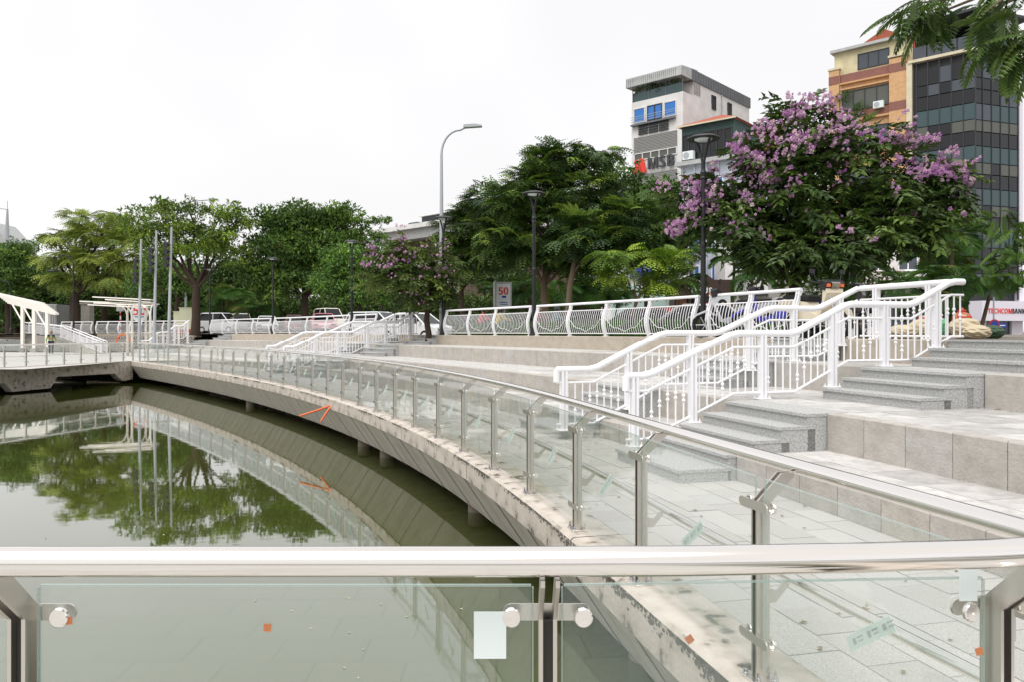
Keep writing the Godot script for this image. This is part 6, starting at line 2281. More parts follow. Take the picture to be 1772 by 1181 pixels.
func far_left() -> void:
	# lattice slope below the far fence
	var root := thing("lattice_slope", "slope of open concrete lattice blocks below the far white fence", "retaining wall")
	var a := at_floor(150, 62.0, 0)
	var b := at_floor(322, 56.6, 0)
	var dir := (b - a).normalized()
	var back := Vector3(dir.z, 0, -dir.x)
	if back.z > 0:
		back = -back
	var l := a.distance_to(b)
	var face := MB.new()
	face.quad(a + Vector3.DOWN * 0.05, b + Vector3.DOWN * 0.05, b + back * 0.9 + Vector3.UP * (L4 - 0.25), a + back * 0.9 + Vector3.UP * (L4 - 0.25))
	obj("earth", face, M.soil, root)
	var up := (back * 0.9 + Vector3.UP * (L4 - 0.2)).normalized()
	var nrm := dir.cross(up).normalized()
	if nrm.z < 0:
		nrm = -nrm
	var ring := MB.new()
	var pts := []
	for i in 5:
		var w := TAU * i / 4.0
		pts.append(dir * 0.17 * cos(w) + up * 0.15 * sin(w))
	ring.tube(pts, 0.045, 4, false)
	var rm := ring.mesh()
	var rows := 5
	var n := int(l / 0.36)
	for r in rows:
		for i in n:
			put("lattice_block", rm, M.panel[(i + r) % 5], root, Transform3D(Basis.IDENTITY, a + dir * (0.2 + 0.36 * i + (0.18 if r % 2 else 0.0)) + up * (0.18 + 0.29 * r) + nrm * 0.03))
	var cap := MB.new()
	cap.box(frame_of((a + b) * 0.5 + back * 1.15 + Vector3.UP * (L4 - 0.14), dir), Vector3(l, 0.28, 0.5))
	obj("coping", cap, M.wallbeige, root)
	# ground behind it
	var g := MB.new()
	g.quad(a + back * 0.9 + Vector3.UP * (L4 - 0.02), b + back * 0.9 + Vector3.UP * (L4 - 0.02), b + back * 40 + Vector3.UP * (L4 - 0.02), a + Vector3(-60, 0, -3) + Vector3.UP * (L4 - 0.02))
	structure(obj("ground", g, M.verge))
	# ramp with two railings
	var ramp := thing("ramp", "concrete ramp with white side railings descending to the plaza", "ramp")
	var t0 := at_floor(52, 66.0, 0)
	var t1 := at_floor(118, 63.0, 0)
	var t2 := at_floor(186, 57.5, 0)
	var side := Vector3(0.45, 0, 1.75)
	var w := MB.new()
	for q in [[t0, t1, L4, L4 - 0.35], [t1, t2, L4 - 0.35, 0.02]]:
		var p0: Vector3 = q[0]
		var p1: Vector3 = q[1]
		w.quad(p0 + side + Vector3.UP * q[2], p1 + side + Vector3.UP * q[3], p1 + Vector3.UP * q[3], p0 + Vector3.UP * q[2])
		w.quad(p0 + side, p1 + side, p1 + side + Vector3.UP * q[3], p0 + side + Vector3.UP * q[2])
		w.quad(p1, p0, p0 + Vector3.UP * q[2], p1 + Vector3.UP * q[3])
	w.quad(t0, t0 + side, t0 + side + Vector3.UP * L4, t0 + Vector3.UP * L4)
	obj("body", w, M.panel[0], ramp)
	for k in 2:
		var o := side * (0.06 + 0.88 * k)
		var root2 := thing("ramp_railing", ["white railing on the far side of the concrete ramp", "white railing on the near side of the concrete ramp"][k], "railing")
		var nodes := [t0 + o + Vector3.UP * (L4 + 0.92), t1 + o + Vector3.UP * (L4 - 0.35 + 0.92), t2 + o + Vector3.UP * (0.02 + 0.92)]
		var posts := []
		var feet := []
		for i in 7:
			var u := i / 6.0
			var p: Vector3 = nodes[0].lerp(nodes[1], u * 2.0) if u < 0.5 else nodes[1].lerp(nodes[2], (u - 0.5) * 2.0)
			posts.append(p)
			feet.append(p.y - 0.92)
		stair_railing(root2, nodes, posts, feet, false)
	# cream pergola with slanted roof on braced posts
	var pg := thing("pergola", "cream steel pergola with sloping louvred roof and diagonal braces", "pergola")
	var pz := 60.0
	var foot := []
	for q in [[40.0, 61.5], [60.0, 60.0], [82.5, 58.5]]:
		var p := at_floor(q[0], q[1], 0)
		var h: float = P(q[0], lerpf(528.0, 538.0, (q[0] - 40.0) / 42.0), q[1]).y
		var m := MB.new()
		m.cbox(Transform3D(Basis.IDENTITY, p + Vector3.UP * h * 0.5), Vector3(0.22, h, 0.22), 0.02)
		var po := obj("post", m, M.cream, pg)
		var bs := MB.new()
		bs.bx(p + Vector3.UP * 0.15, Vector3(0.4, 0.3, 0.4))
		obj("footing", bs, M.panel[2], po)
		var br := MB.new()
		br.tube([p + Vector3.UP * (h - 1.35), p + Vector3(-1.15, h + 0.1, -0.5)], 0.075, 4)
		obj("brace", br, M.cream, pg)
		foot.append(p + Vector3.UP * h)
	var rdir: Vector3 = (foot[2] - foot[0]).normalized()
	for i in 7:
		var off := Vector3(-0.3 * i, 0.13 * i, -0.22 * i) + Vector3(0.45, -0.1, 0.3)
		var bm := MB.new()
		var c0: Vector3 = foot[0] - rdir * 3.6 + off
		var c1: Vector3 = foot[2] + rdir * 1.1 + off
		var x := (c1 - c0).normalized()
		var y := Vector3.UP
		var zb := x.cross(y).normalized()
		bm.box(Transform3D(Basis(x, zb.cross(x), zb), (c0 + c1) * 0.5), Vector3(c0.distance_to(c1), 0.16, 0.26))
		obj("roof_louver", bm, M.cream, pg)
	for f in foot:
		var rf := MB.new()
		rf.tube([f + Vector3(0.5, -0.24, 0.35), f + Vector3(-1.5, 0.6, -1.1)], 0.06, 4)
		obj("rafter", rf, M.cream, pg)
	# open shelter with bent tube posts
	var sh := thing("shelter", "open cream shelter of flat slats on paired bent tubes", "pergola")
	for q in [[221.0, 52.0], [229.0, 51.0], [253.0, 51.5], [260.5, 50.5]]:
		var p := at_floor(q[0], q[1], 0)
		var h: float = P(0, 526, q[1]).y
		for k in 2:
			var tb := MB.new()
			var pth := [p + Vector3(0.0, 0, 0), p + Vector3(0, h - 0.9, 0)]
			for i in 6:
				var an := (PI / 2) * (i + 1) / 6.0
				pth.append(p + Vector3((-0.7 + 0.7 * cos(an)) * (1.0 if k == 0 else -0.25), h - 0.9 + 0.85 * sin(an), 0))
			tb.tube(pth, [0.09, 0.08, 0.06, 0.055, 0.05, 0.05, 0.05, 0.05], 8)
			obj("post", tb, M.cream, sh)
		var col := MB.new()
		col.lathe(p, [Vector2(0.09, 1.55), Vector2(0.16, 1.56), Vector2(0.16, 1.62), Vector2(0.09, 1.63)], 10)
		obj("collar", col, M.cream, sh)
	for q in [[163, 264, 513.5, 51.5], [185, 264, 518, 51.0], [141, 274, 521, 51.5], [165, 270, 524, 51.0], [155, 258, 527, 50.5]]:
		var s0 := P(q[0], q[2], q[3])
		var s1 := P(q[1], q[2] + 5.0, q[3])
		var m := MB.new()
		var x := (s1 - s0).normalized()
		m.box(Transform3D(Basis(x, Vector3.BACK.cross(x).normalized(), Vector3.BACK), (s0 + s1) * 0.5), Vector3(s0.distance_to(s1), 0.07, 0.42))
		obj("roof_slat", m, M.cream, sh)
	# corrugated container
	var ct := thing("site_container", "pale corrugated container behind the cream pergola", "container", at_floor(92, 70.0, L4 - 0.02), 0.2)
	var cb := MB.new()
	cb.bx(Vector3(0, 1.3, 0), Vector3(2.0, 2.6, 4.0))
	var cbody := obj("body", cb, M.metal_pale, ct)
	for i in 11:
		span("rib", -0.95 + i * 0.18, -0.87 + i * 0.18, 0.1, 2.5, 2.0, 2.05, M.metal_pale, cbody)
	# utility cabinets
	var cm := mat(srgb(206, 208, 180), 0.6)
	for q in [[311.0, 3.0, 539.0, 0.75], [323.0, 0.0, 532.5, 0.9], [330.0, 0.0, 532.5, 0.6]]:
		var zz: float = 58.5 + q[1] * 0.3
		var p := at_floor(q[0], zz, L4 - 0.02)
		var h: float = P(0, q[2], zz).y - L4
		var cab := thing("utility_cabinet", ["low pale green utility cabinet", "tall pale green utility cabinet with plain doors", "tall pale green utility cabinet next to the orange post"][[311.0, 323.0, 330.0].find(q[0])], "cabinet", p, 0.1, "utility cabinets")
		span("plinth", -q[3] * 0.5, q[3] * 0.5, 0, 0.35, -0.3, 0.3, M.tiles, cab)
		span("body", -q[3] * 0.47, q[3] * 0.47, 0.35, h, -0.28, 0.28, cm, cab)
		span("door", -q[3] * 0.42, q[3] * 0.42, 0.45, h - 0.1, 0.28, 0.3, cm, cab)
		span("roof", -q[3] * 0.52, q[3] * 0.52, h, h + 0.05, -0.34, 0.34, cm, cab)
	var ob := thing("safety_post", "orange safety post between the cabinets and the thick trunk", "post", at_floor(334.8, 57.5, L4 - 0.02))
	var om := MB.new()
	om.lathe(Vector3.ZERO, [Vector2(0.1, 0), Vector2(0.1, 0.05), Vector2(0.06, 0.08), Vector2(0.055, 1.15), Vector2(0.0, 1.17)], 10)
	obj("tube", om, M.orange, ob)
	# red and white post with a sign, round sign
	var sp := thing("striped_post", "red and white striped post carrying a small grey sign", "sign", at_floor(209, 66.0, L4 - 0.02))
	for i in 9:
		var sg := MB.new()
		sg.tube([Vector3(0, i * 0.3, 0), Vector3(0, i * 0.3 + 0.3, 0)], 0.06, 8)
		obj("band", sg, M.red if i % 2 else M.paper, sp)
	span("sign_plate", -0.3, 0.3, 1.9, 2.5, 0.065, 0.09, M.metal_pale, sp)
	var rs := thing("round_sign", "round white sign board with red numerals behind the open shelter", "sign", at_floor(242, 64.0, L4 - 0.02))
	var disc := MB.new()
	disc.tube([Vector3(0, 1.75, -0.04), Vector3(0, 1.75, 0.04)], 0.75, 24)
	obj("disc", disc, M.paper, rs)
	text("numerals", "50", 0.75, 0.01, M.sign_red, rs, Transform3D(Basis.IDENTITY, Vector3(0, 1.9, 0.05)))
	span("text_line", -0.4, 0.4, 1.35, 1.42, 0.041, 0.048, M.sign_blue, rs)
	var rp := MB.new()
	rp.tube([Vector3(0, 0, -0.1), Vector3(0, 1.6, -0.1)], 0.07, 8)
	obj("post", rp, M.zinc, rs)
	# concrete gate pillars in the dark under the trees
	for q in [[152.0, "grey concrete pillar under the pale tree"]]:
		var gp := thing("concrete_pillar", q[1], "pillar", at_floor(q[0], 72.0, L4 - 0.02))
		span("shaft", -0.4, 0.4, 0, 2.7, -0.4, 0.4, M.haunch[1], gp)
		span("cap", -0.5, 0.5, 2.7, 2.85, -0.5, 0.5, M.haunch[1], gp)
	# distant tower with mast at the edge of the picture
	var tw := thing("distant_tower", "distant pale tower corner with a thin antenna mast", "building", at_floor(-18, 150.0, L4))
	var tm := MB.new()
	tm.prism(Vector3(-6, 0, 0), Vector3.RIGHT, Vector3.UP, Vector3(0, 0, -8), [Vector2(0, 0), Vector2(10.2, 0), Vector2(10.2, 17.0), Vector2(6, 21.5), Vector2(0, 23)])
	obj("wall", tm, M.metal_pale, tw)
	for i in 6:
		span("window_band", -5.9, 4.2, 2.0 + i * 2.6, 3.3 + i * 2.6, 0.0, 0.05, M.grey_glass, tw)
	var an := MB.new()
	an.tube([Vector3(3.1, 17.0, -0.5), Vector3(3.2, 24.0, -0.5)], [0.5, 0.16], 6)
	an.tube([Vector3(3.2, 23.9, -0.5), Vector3(1.0, 24.3, -0.5)], 0.1, 5)
	an.tube([Vector3(3.2, 23.5, -0.5), Vector3(3.2, 25.6, -0.5)], 0.06, 5)
	obj("antenna_mast", an, M.zinc, tw)

# ---------- vehicles ----------
func car(label: String, paint: Color, at: Vector3, turn: float, tall := 0.0, l := 4.3) -> Node3D:
	var root := thing("parked_car", label, "car", at, turn, "cars parked behind the fence")
	var pm := mat(paint, 0.3)
	pm.clearcoat_enabled = true
	pm.clearcoat = 0.8
	pm.clearcoat_roughness = 0.08
	var h := l * 0.5
	var belt := 0.92 + tall * 0.5
	var roof := 1.45 + tall
	var prof := [Vector2(-h, 0.35), Vector2(-h + 0.1, 0.22), Vector2(h - 0.15, 0.22), Vector2(h, 0.35), Vector2(h, 0.62), Vector2(h - 0.12, 0.78), Vector2(h - 0.95, belt), Vector2(-h + 0.5, belt + 0.02), Vector2(-h + 0.06, belt - 0.1)]
	var body := MB.new()
	body.prism(Vector3(0, 0, -0.8), Vector3.RIGHT, Vector3.UP, Vector3(0, 0, 1.6), prof)
	var inset := []
	for q in prof:
		inset.append(Vector2(q.x * 0.975, (q.y - 0.5) * 0.93 + 0.5))
	for s in [-1, 1]:
		for i in prof.size():
			var j := (i + 1) % prof.size()
			var p0 := Vector3(prof[i].x, prof[i].y, s * 0.8)
			var p1 := Vector3(prof[j].x, prof[j].y, s * 0.8)
			var q0 := Vector3(inset[i].x, inset[i].y, s * 0.87)
			var q1 := Vector3(inset[j].x, inset[j].y, s * 0.87)
			if s > 0:
				body.quad(p0, p1, q1, q0)
			else:
				body.quad(p1, p0, q0, q1)
		body.prism(Vector3(0, 0, s * 0.868), Vector3.RIGHT, Vector3.UP, Vector3(0, 0, s * 0.004), inset)
	obj("body", body, pm, root)
	# cabin: glass frustum, roof and pillars
	var lo := [Vector3(h - 1.0, belt - 0.01, 0.76), Vector3(-h + (0.25 if tall > 0.1 else 0.55), belt - 0.01, 0.76), Vector3(-h + (0.25 if tall > 0.1 else 0.55), belt - 0.01, -0.76), Vector3(h - 1.0, belt - 0.01, -0.76)]
	var hi := [Vector3(h - 1.75, roof - 0.05, 0.62), Vector3(-h + (0.5 if tall > 0.1 else 1.15), roof - 0.05, 0.62), Vector3(-h + (0.5 if tall > 0.1 else 1.15), roof - 0.05, -0.62), Vector3(h - 1.75, roof - 0.05, -0.62)]
	var gl := MB.new()
	for i in 4:
		var j := (i + 1) % 4
		gl.quad(lo[j], lo[i], hi[i], hi[j])
	obj("windows", gl, M.car_glass, root)
	var rf := MB.new()
	var ce := Vector3(0, 0, 0)
	for q in hi:
		ce += q * 0.25
	var top := []
	for q in hi:
		top.append(ce + (q - ce) * 0.86 + Vector3.UP * 0.07)
	for i in 4:
		var j := (i + 1) % 4
		rf.quad(hi[j] + (hi[j] - ce) * 0.02, hi[i] + (hi[i] - ce) * 0.02, top[i], top[j])
	rf.quad(top[3], top[2], top[1], top[0])
	rf.quad(hi[0], hi[1], hi[2], hi[3])
	obj("roof", rf, pm, root)
	for i in 4:
		var p := MB.new()
		p.tube([lo[i], hi[i]], 0.045, 6)
		obj("pillar", p, pm, root)
	for s in [0, 2]:
		var p := MB.new()
		p.tube([lo[s].lerp(lo[s + 1], 0.5), hi[s].lerp(hi[s + 1], 0.42)], 0.04, 6)
		obj("pillar", p, pm, root)
	for q in [[h - 0.85, 0.78], [-h + 0.8, 0.78], [h - 0.85, -0.78], [-h + 0.8, -0.78]]:
		var wt := Transform3D(Basis(Vector3.RIGHT, PI / 2), Vector3(q[0], 0.32, q[1]))
		var ty := MB.new()
		ty.lathe(Vector3(0, -0.1, 0), [Vector2(0.2, 0.0), Vector2(0.3, 0.0), Vector2(0.325, 0.03), Vector2(0.325, 0.17), Vector2(0.3, 0.2), Vector2(0.2, 0.2)], 20)
		var wh := put("wheel", ty.mesh(), M.rubber, root, wt)
		var ri := MB.new()
		ri.lathe(Vector3(0, -0.09, 0), [Vector2(0.0, 0.0), Vector2(0.2, 0.0), Vector2(0.2, 0.18), Vector2(0.0, 0.18)], 16)
		obj("rim", ri, M.chrome, wh)
	for s in [-1, 1]:
		part_box("headlight", Vector3(h - 0.06, 0.66, s * 0.6), Vector3(0.14, 0.12, 0.32), M.grey_glass, root)
		part_box("tail_light", Vector3(-h + 0.03, 0.74, s * 0.66), Vector3(0.1, 0.16, 0.22), M.red, root)
		part_box("mirror", Vector3(h - 1.15, belt + 0.06, s * 0.92), Vector3(0.12, 0.12, 0.16), pm, root)
	part_box("number_plate", Vector3(h + 0.005, 0.42, 0), Vector3(0.02, 0.12, 0.4), M.paper, root)
	part_box("bumper", Vector3(h - 0.05, 0.33, 0), Vector3(0.14, 0.14, 1.5), M.rubber, root)
	return root

func motorbike(label: String, paint: Color, at: Vector3, turn: float, group := "") -> Node3D:
	var root := thing("motorbike", label, "motorbike", at, turn, group)
	var pm := mat(paint, 0.3)
	pm.clearcoat_enabled = true
	pm.clearcoat = 0.7
	for x in [-0.62, 0.62]:
		var ty := MB.new()
		var ring := []
		for i in 21:
			var w := TAU * i / 20.0
			ring.append(Vector3(x + 0.25 * cos(w), 0.29 + 0.25 * sin(w), 0))
		ty.tube(ring, 0.045, 8, false)
		var wh := obj("wheel", ty, M.rubber, root)
		var ri := MB.new()
		for i in 6:
			var w := TAU * i / 6.0
			ri.tube([Vector3(x, 0.29, 0), Vector3(x + 0.22 * cos(w), 0.29 + 0.22 * sin(w), 0)], 0.014, 5)
		tag(obj("spokes", ri, M.chrome, wh), "", "", "", "stuff")
	var b := MB.new()
	b.prism(Vector3(0, 0, -0.14), Vector3.RIGHT, Vector3.UP, Vector3(0, 0, 0.28), [Vector2(-0.85, 0.62), Vector2(-0.5, 0.45), Vector2(-0.1, 0.32), Vector2(0.2, 0.32), Vector2(0.26, 0.42), Vector2(0.0, 0.5), Vector2(-0.1, 0.7), Vector2(-0.75, 0.78), Vector2(-0.95, 0.74)])
	obj("body", b, pm, root)
	var s := MB.new()
	s.cbox(Transform3D(Basis(Vector3.BACK, -0.04), Vector3(-0.42, 0.8, 0)), Vector3(0.75, 0.1, 0.27), 0.03)
	obj("seat", s, M.rubber, root)
	var sh := MB.new()
	sh.prism(Vector3(0, 0, -0.19), Vector3.RIGHT, Vector3.UP, Vector3(0, 0, 0.38), [Vector2(0.22, 0.35), Vector2(0.3, 0.36), Vector2(0.5, 0.85), Vector2(0.47, 0.98), Vector2(0.4, 0.96), Vector2(0.38, 0.7)])
	obj("leg_shield", sh, pm, root)
	var fk := MB.new()
	for q in [-0.07, 0.07]:
		fk.tube([Vector3(0.62, 0.29, q), Vector3(0.44, 0.85, q)], 0.022, 6)
	obj("fork", fk, M.chrome, root)
	var fd := MB.new()
	fd.prism(Vector3(0, 0, -0.06), Vector3.RIGHT, Vector3.UP, Vector3(0, 0, 0.12), [Vector2(0.35, 0.5), Vector2(0.42, 0.55), Vector2(0.62, 0.62), Vector2(0.85, 0.52), Vector2(0.9, 0.4), Vector2(0.8, 0.5), Vector2(0.62, 0.57), Vector2(0.45, 0.5)])
	obj("fender", fd, pm, root)
	var hb := MB.new()
	hb.tube([Vector3(0.28, 1.06, -0.36), Vector3(0.38, 1.02, -0.15), Vector3(0.4, 1.0, 0), Vector3(0.38, 1.02, 0.15), Vector3(0.28, 1.06, 0.36)], 0.018, 8)
	obj("handlebar", hb, M.black, root)
	var hc := MB.new()
	hc.cbox(Transform3D(Basis(Vector3.BACK, -0.3), Vector3(0.42, 1.0, 0)), Vector3(0.16, 0.18, 0.42), 0.03)
	obj("headlight_cowl", hc, M.black, root)
	var hl := MB.new()
	hl.cbox(Transform3D(Basis(Vector3.BACK, -0.3), Vector3(0.5, 0.99, 0)), Vector3(0.05, 0.12, 0.18), 0.01)
	obj("headlight", hl, M.chrome, root)
	for q in [-1, 1]:
		part_box("indicator", Vector3(0.49, 0.985, q * 0.15), Vector3(0.05, 0.06, 0.08), M.orange, root)
		var mi := MB.new()
		mi.tube([Vector3(0.34, 1.04, q * 0.24), Vector3(0.3, 1.22, q * 0.32)], 0.008, 5)
		mi.box(Transform3D(Basis(Vector3.UP, 0.2), Vector3(0.3, 1.25, q * 0.34)), Vector3(0.02, 0.08, 0.13))
		obj("mirror", mi, M.black, root)
	var ex := MB.new()
	ex.tube([Vector3(0.05, 0.25, -0.17), Vector3(-0.3, 0.25, -0.18), Vector3(-0.85, 0.4, -0.19)], [0.025, 0.035, 0.055], 8)
	obj("exhaust", ex, M.chrome, root)
	var st := MB.new()
	st.tube([Vector3(-0.05, 0.3, 0.05), Vector3(-0.15, 0.0, 0.28)], 0.014, 5)
	obj("side_stand", st, M.black, root)
	return root

# ---------- people ----------
func capsule_d(p: Vector3, a: Vector3, b: Vector3, ra: float, rb: float) -> float:
	var ab := b - a
	var t := clampf((p - a).dot(ab) / maxf(ab.length_squared(), 1e-6), 0, 1)
	return p.distance_to(a + ab * t) - lerpf(ra, rb, t)

# bones: [a, b, ra, rb, colour]; one continuous surface (surface nets)
func figure(bones: Array, cell: float) -> ArrayMesh:
	var lo := Vector3.ONE * 1e9
	var hi := -lo
	for b in bones:
		var r: float = maxf(b[2], b[3]) + cell * 2.0
		lo = lo.min(b[0] - Vector3.ONE * r).min(b[1] - Vector3.ONE * r)
		hi = hi.max(b[0] + Vector3.ONE * r).max(b[1] + Vector3.ONE * r)
	var nx := int((hi.x - lo.x) / cell) + 2
	var ny := int((hi.y - lo.y) / cell) + 2
	var nz := int((hi.z - lo.z) / cell) + 2
	var f := PackedFloat32Array()
	f.resize(nx * ny * nz)
	f.fill(1.0)
	for b in bones:
		var r: float = maxf(b[2], b[3]) + cell * 2.5
		var l: Vector3 = (b[0] as Vector3).min(b[1]) - Vector3.ONE * r - lo
		var h: Vector3 = (b[0] as Vector3).max(b[1]) + Vector3.ONE * r - lo
		for k in range(maxi(0, int(l.z / cell)), mini(nz, int(h.z / cell) + 1)):
			for j in range(maxi(0, int(l.y / cell)), mini(ny, int(h.y / cell) + 1)):
				for i in range(maxi(0, int(l.x / cell)), mini(nx, int(h.x / cell) + 1)):
					var d := capsule_d(lo + Vector3(i, j, k) * cell, b[0], b[1], b[2], b[3])
					var at := (k * ny + j) * nx + i
					var o := f[at]
					var q := maxf(0.035 - absf(o - d), 0.0) / 0.035
					f[at] = minf(o, d) - q * q * 0.035 * 0.25
	var mb := MB.new()
	mb.colored = true
	var ids := {}
	var pos := PackedVector3Array()
	var nor := PackedVector3Array()
	var col := PackedColorArray()
	var strides := [1, nx, nx * ny]
	for k in nz - 1:
		for j in ny - 1:
			for i in nx - 1:
				var base := (k * ny + j) * nx + i
				var s := 0
				for c in 8:
					if f[base + (c & 1) + ((c >> 1) & 1) * nx + ((c >> 2) & 1) * nx * ny] < 0.0:
						s += 1
				if s == 0 or s == 8:
					continue
				var sum := Vector3.ZERO
				var cnt := 0
				for c in 8:
					for ax in 3:
						if (c >> ax) & 1:
							continue
						var c2 := c | (1 << ax)
						var fa := f[base + (c & 1) + ((c >> 1) & 1) * nx + ((c >> 2) & 1) * nx * ny]
						var fb := f[base + (c2 & 1) + ((c2 >> 1) & 1) * nx + ((c2 >> 2) & 1) * nx * ny]
						if (fa < 0.0) != (fb < 0.0):
							var t := fa / (fa - fb)
							var pa := Vector3(c & 1, (c >> 1) & 1, (c >> 2) & 1)
							var pb := Vector3(c2 & 1, (c2 >> 1) & 1, (c2 >> 2) & 1)
							sum += pa.lerp(pb, t)
							cnt += 1
				var p := lo + (Vector3(i, j, k) + sum / cnt) * cell
				ids[base] = pos.size()
				pos.append(p)
				nor.append(Vector3(f[base + 1] - f[base], f[base + nx] - f[base], f[base + nx * ny] - f[base]).normalized())
				var best := 1e9
				var bc := Color.WHITE
				for b in bones:
					var d := capsule_d(p, b[0], b[1], b[2], b[3])
					if d < best:
						best = d
						bc = b[4]
				col.append(bc)
	for base in ids:
		var i: int = base % nx
		var j: int = (base / nx) % ny
		var k: int = base / (nx * ny)
		for ax in 3:
			var o1: int = strides[(ax + 1) % 3]
			var o2: int = strides[(ax + 2) % 3]
			var ok: bool = [j > 0 and k > 0, i > 0 and k > 0, i > 0 and j > 0][ax]
			if not ok:
				continue
			var fa := f[base]
			var fb := f[base + strides[ax]]
			if (fa < 0.0) == (fb < 0.0):
				continue
			if not (ids.has(base - o1) and ids.has(base - o2) and ids.has(base - o1 - o2)):
				continue
			var q := [ids[base], ids[base - o1], ids[base - o1 - o2], ids[base - o2]]
			if fa < 0.0:
				q.reverse()
			for t in [[0, 1, 2], [0, 2, 3]]:
				var x: int = q[t[0]]
				var y: int = q[t[1]]
				var z: int = q[t[2]]
				mb.v.append(pos[x]); mb.v.append(pos[y]); mb.v.append(pos[z])
				mb.n.append(nor[x]); mb.n.append(nor[y]); mb.n.append(nor[z])
				mb.c.append(col[x]); mb.c.append(col[y]); mb.c.append(col[z])
	return mb.mesh()

func hand_bones(w: Vector3, dir: Vector3, palm: Vector3, skin: Color) -> Array:
	# five short fingers closing a little towards the palm side
	var out := []
	var side := dir.cross(palm).normalized()
	out.append([w, w + dir * 0.08, 0.034, 0.036, skin])
	for i in 4:
		var k := w + dir * 0.09 + side * (i - 1.5) * 0.021
		var l: float = [0.062, 0.072, 0.068, 0.052][i]
		out.append([k, k + dir * l * 0.55 + palm * 0.012, 0.0115, 0.0105, skin])
		out.append([k + dir * l * 0.55 + palm * 0.012, k + dir * l * 0.8 + palm * 0.042, 0.0105, 0.009, skin])
	out.append([w + dir * 0.03 + side * 0.03, w + dir * 0.075 + side * 0.062 + palm * 0.02, 0.014, 0.011, skin])
	return out

func person(label: String, at: Vector3, turn: float, o: Dictionary) -> Node3D:
	var root := thing("person", label, "person", at, turn)
	var skin := Color(0.36, 0.21, 0.14)
	var top: Color = o.top
	var legs: Color = o.legs
	var shoe: Color = o.get("shoe", Color(0.02, 0.02, 0.025))
	var bones := []
	var hip: Vector3 = o.hip
	var chest: Vector3 = o.chest
	var neck: Vector3 = o.neck
	var head: Vector3 = o.head
	bones.append([hip + Vector3(-0.08, 0, 0), hip + Vector3(0.08, 0, 0), 0.115, 0.115, legs])
	bones.append([hip + Vector3.UP * 0.1, chest, 0.13, 0.145, top])
	bones.append([chest + Vector3(-0.15, 0.06, 0), chest + Vector3(0.15, 0.06, 0), 0.085, 0.085, top])
	bones.append([chest + Vector3(-0.06, 0.0, 0.03), chest + Vector3(0.06, 0.0, 0.03), 0.11, 0.11, top])
	bones.append([chest + Vector3.UP * 0.1, neck, 0.06, 0.05, o.get("collar", skin)])
	bones.append([head + Vector3(0, 0.03, -0.012), head + Vector3(0, -0.015, -0.005), 0.092, 0.085, o.get("hair", Color(0.02, 0.018, 0.016))])
	bones.append([head + Vector3(0, -0.0, 0.022), head + Vector3(0, -0.07, 0.028), 0.078, 0.055, skin])
	bones.append([head + Vector3(0, -0.005, 0.095), head + Vector3(0, -0.035, 0.108), 0.012, 0.017, skin])
	for s in [-1, 1]:
		bones.append([head + Vector3(s * 0.086, -0.0, 0.0), head + Vector3(s * 0.084, -0.045, 0.005), 0.018, 0.014, skin])
		var sh: Vector3 = chest + Vector3(s * 0.185, 0.055, 0)
		var el: Vector3 = o.elbow * Vector3(s, 1, 1)
		var wr: Vector3 = o.wrist * Vector3(s, 1, 1)
		bones.append([sh, el, 0.06, 0.047, top])
		bones.append([el, wr - (wr - el) * 0.2, 0.047, 0.04, o.get("sleeve", top)])
		bones.append([wr - (wr - el) * 0.22, wr, 0.034, 0.028, skin])
		bones.append_array(hand_bones(wr, (wr - el).normalized(), o.get("palm", Vector3(-s, 0, 0)), skin))
		var hp: Vector3 = hip + Vector3(s * 0.1, -0.03, 0)
		var kn: Vector3 = o.knee * Vector3(s, 1, 1) + Vector3(0, 0, o.get("stride", 0.0) * s)
		var an: Vector3 = o.ankle * Vector3(s, 1, 1) + Vector3(0, 0, o.get("stride", 0.0) * s * 1.6)
		bones.append([hp, kn, 0.095, 0.065, legs])
		bones.append([kn, an, 0.062, 0.048, legs])
		bones.append([an + Vector3(0, -0.045, -0.03), an + Vector3(0, -0.055, 0.16), 0.042, 0.034, shoe])
	if not M.has("figure"):
		M.figure = mat(Color.WHITE, 0.8)
		M.figure.vertex_color_use_as_albedo = true
	put("body", figure(bones, o.get("cell", 0.024)), M.figure, root)
	var eyes := MB.new()
	for s in [-1, 1]:
		eyes.tube([head + Vector3(s * 0.032, 0.0, 0.09), head + Vector3(s * 0.032, 0.0, 0.1)], 0.011, 8)
	tag(obj("eyes", eyes, M.black, root), "", "", "", "stuff")
	var mo := MB.new()
	mo.box(Transform3D(Basis.IDENTITY, head + Vector3(0, -0.07, 0.083)), Vector3(0.045, 0.009, 0.02))
	obj("mouth", mo, M.tiles, root)
	if o.has("helmet"):
		var he := MB.new()
		he.lathe(head + Vector3(0, 0.02, 0), [Vector2(0.125, -0.03), Vector2(0.13, 0.02), Vector2(0.11, 0.085), Vector2(0.06, 0.125), Vector2(0.0, 0.135)], 16)
		obj("helmet", he, mat(o.helmet, 0.3), root)
	if o.has("patches"):
		for q in o.patches:
			var pa := MB.new()
			pa.cbox(Transform3D(Basis.IDENTITY, q[0]), q[1], 0.008)
			obj("jacket_patch", pa, mat(q[2], 0.8), root)
	return root

func rider_pose(top: Color, legs: Color, helmet: Color) -> Dictionary:
	return {"top": top, "legs": legs, "helmet": helmet, "hip": Vector3(0, 0.92, -0.3), "chest": Vector3(0, 1.28, -0.22), "neck": Vector3(0, 1.46, -0.18), "head": Vector3(0, 1.58, -0.14), "elbow": Vector3(0.3, 1.16, -0.02), "wrist": Vector3(0.3, 1.1, 0.22), "palm": Vector3(0, -1, 0), "knee": Vector3(0.2, 0.8, 0.12), "ankle": Vector3(0.19, 0.38, 0.05), "cell": 0.03}

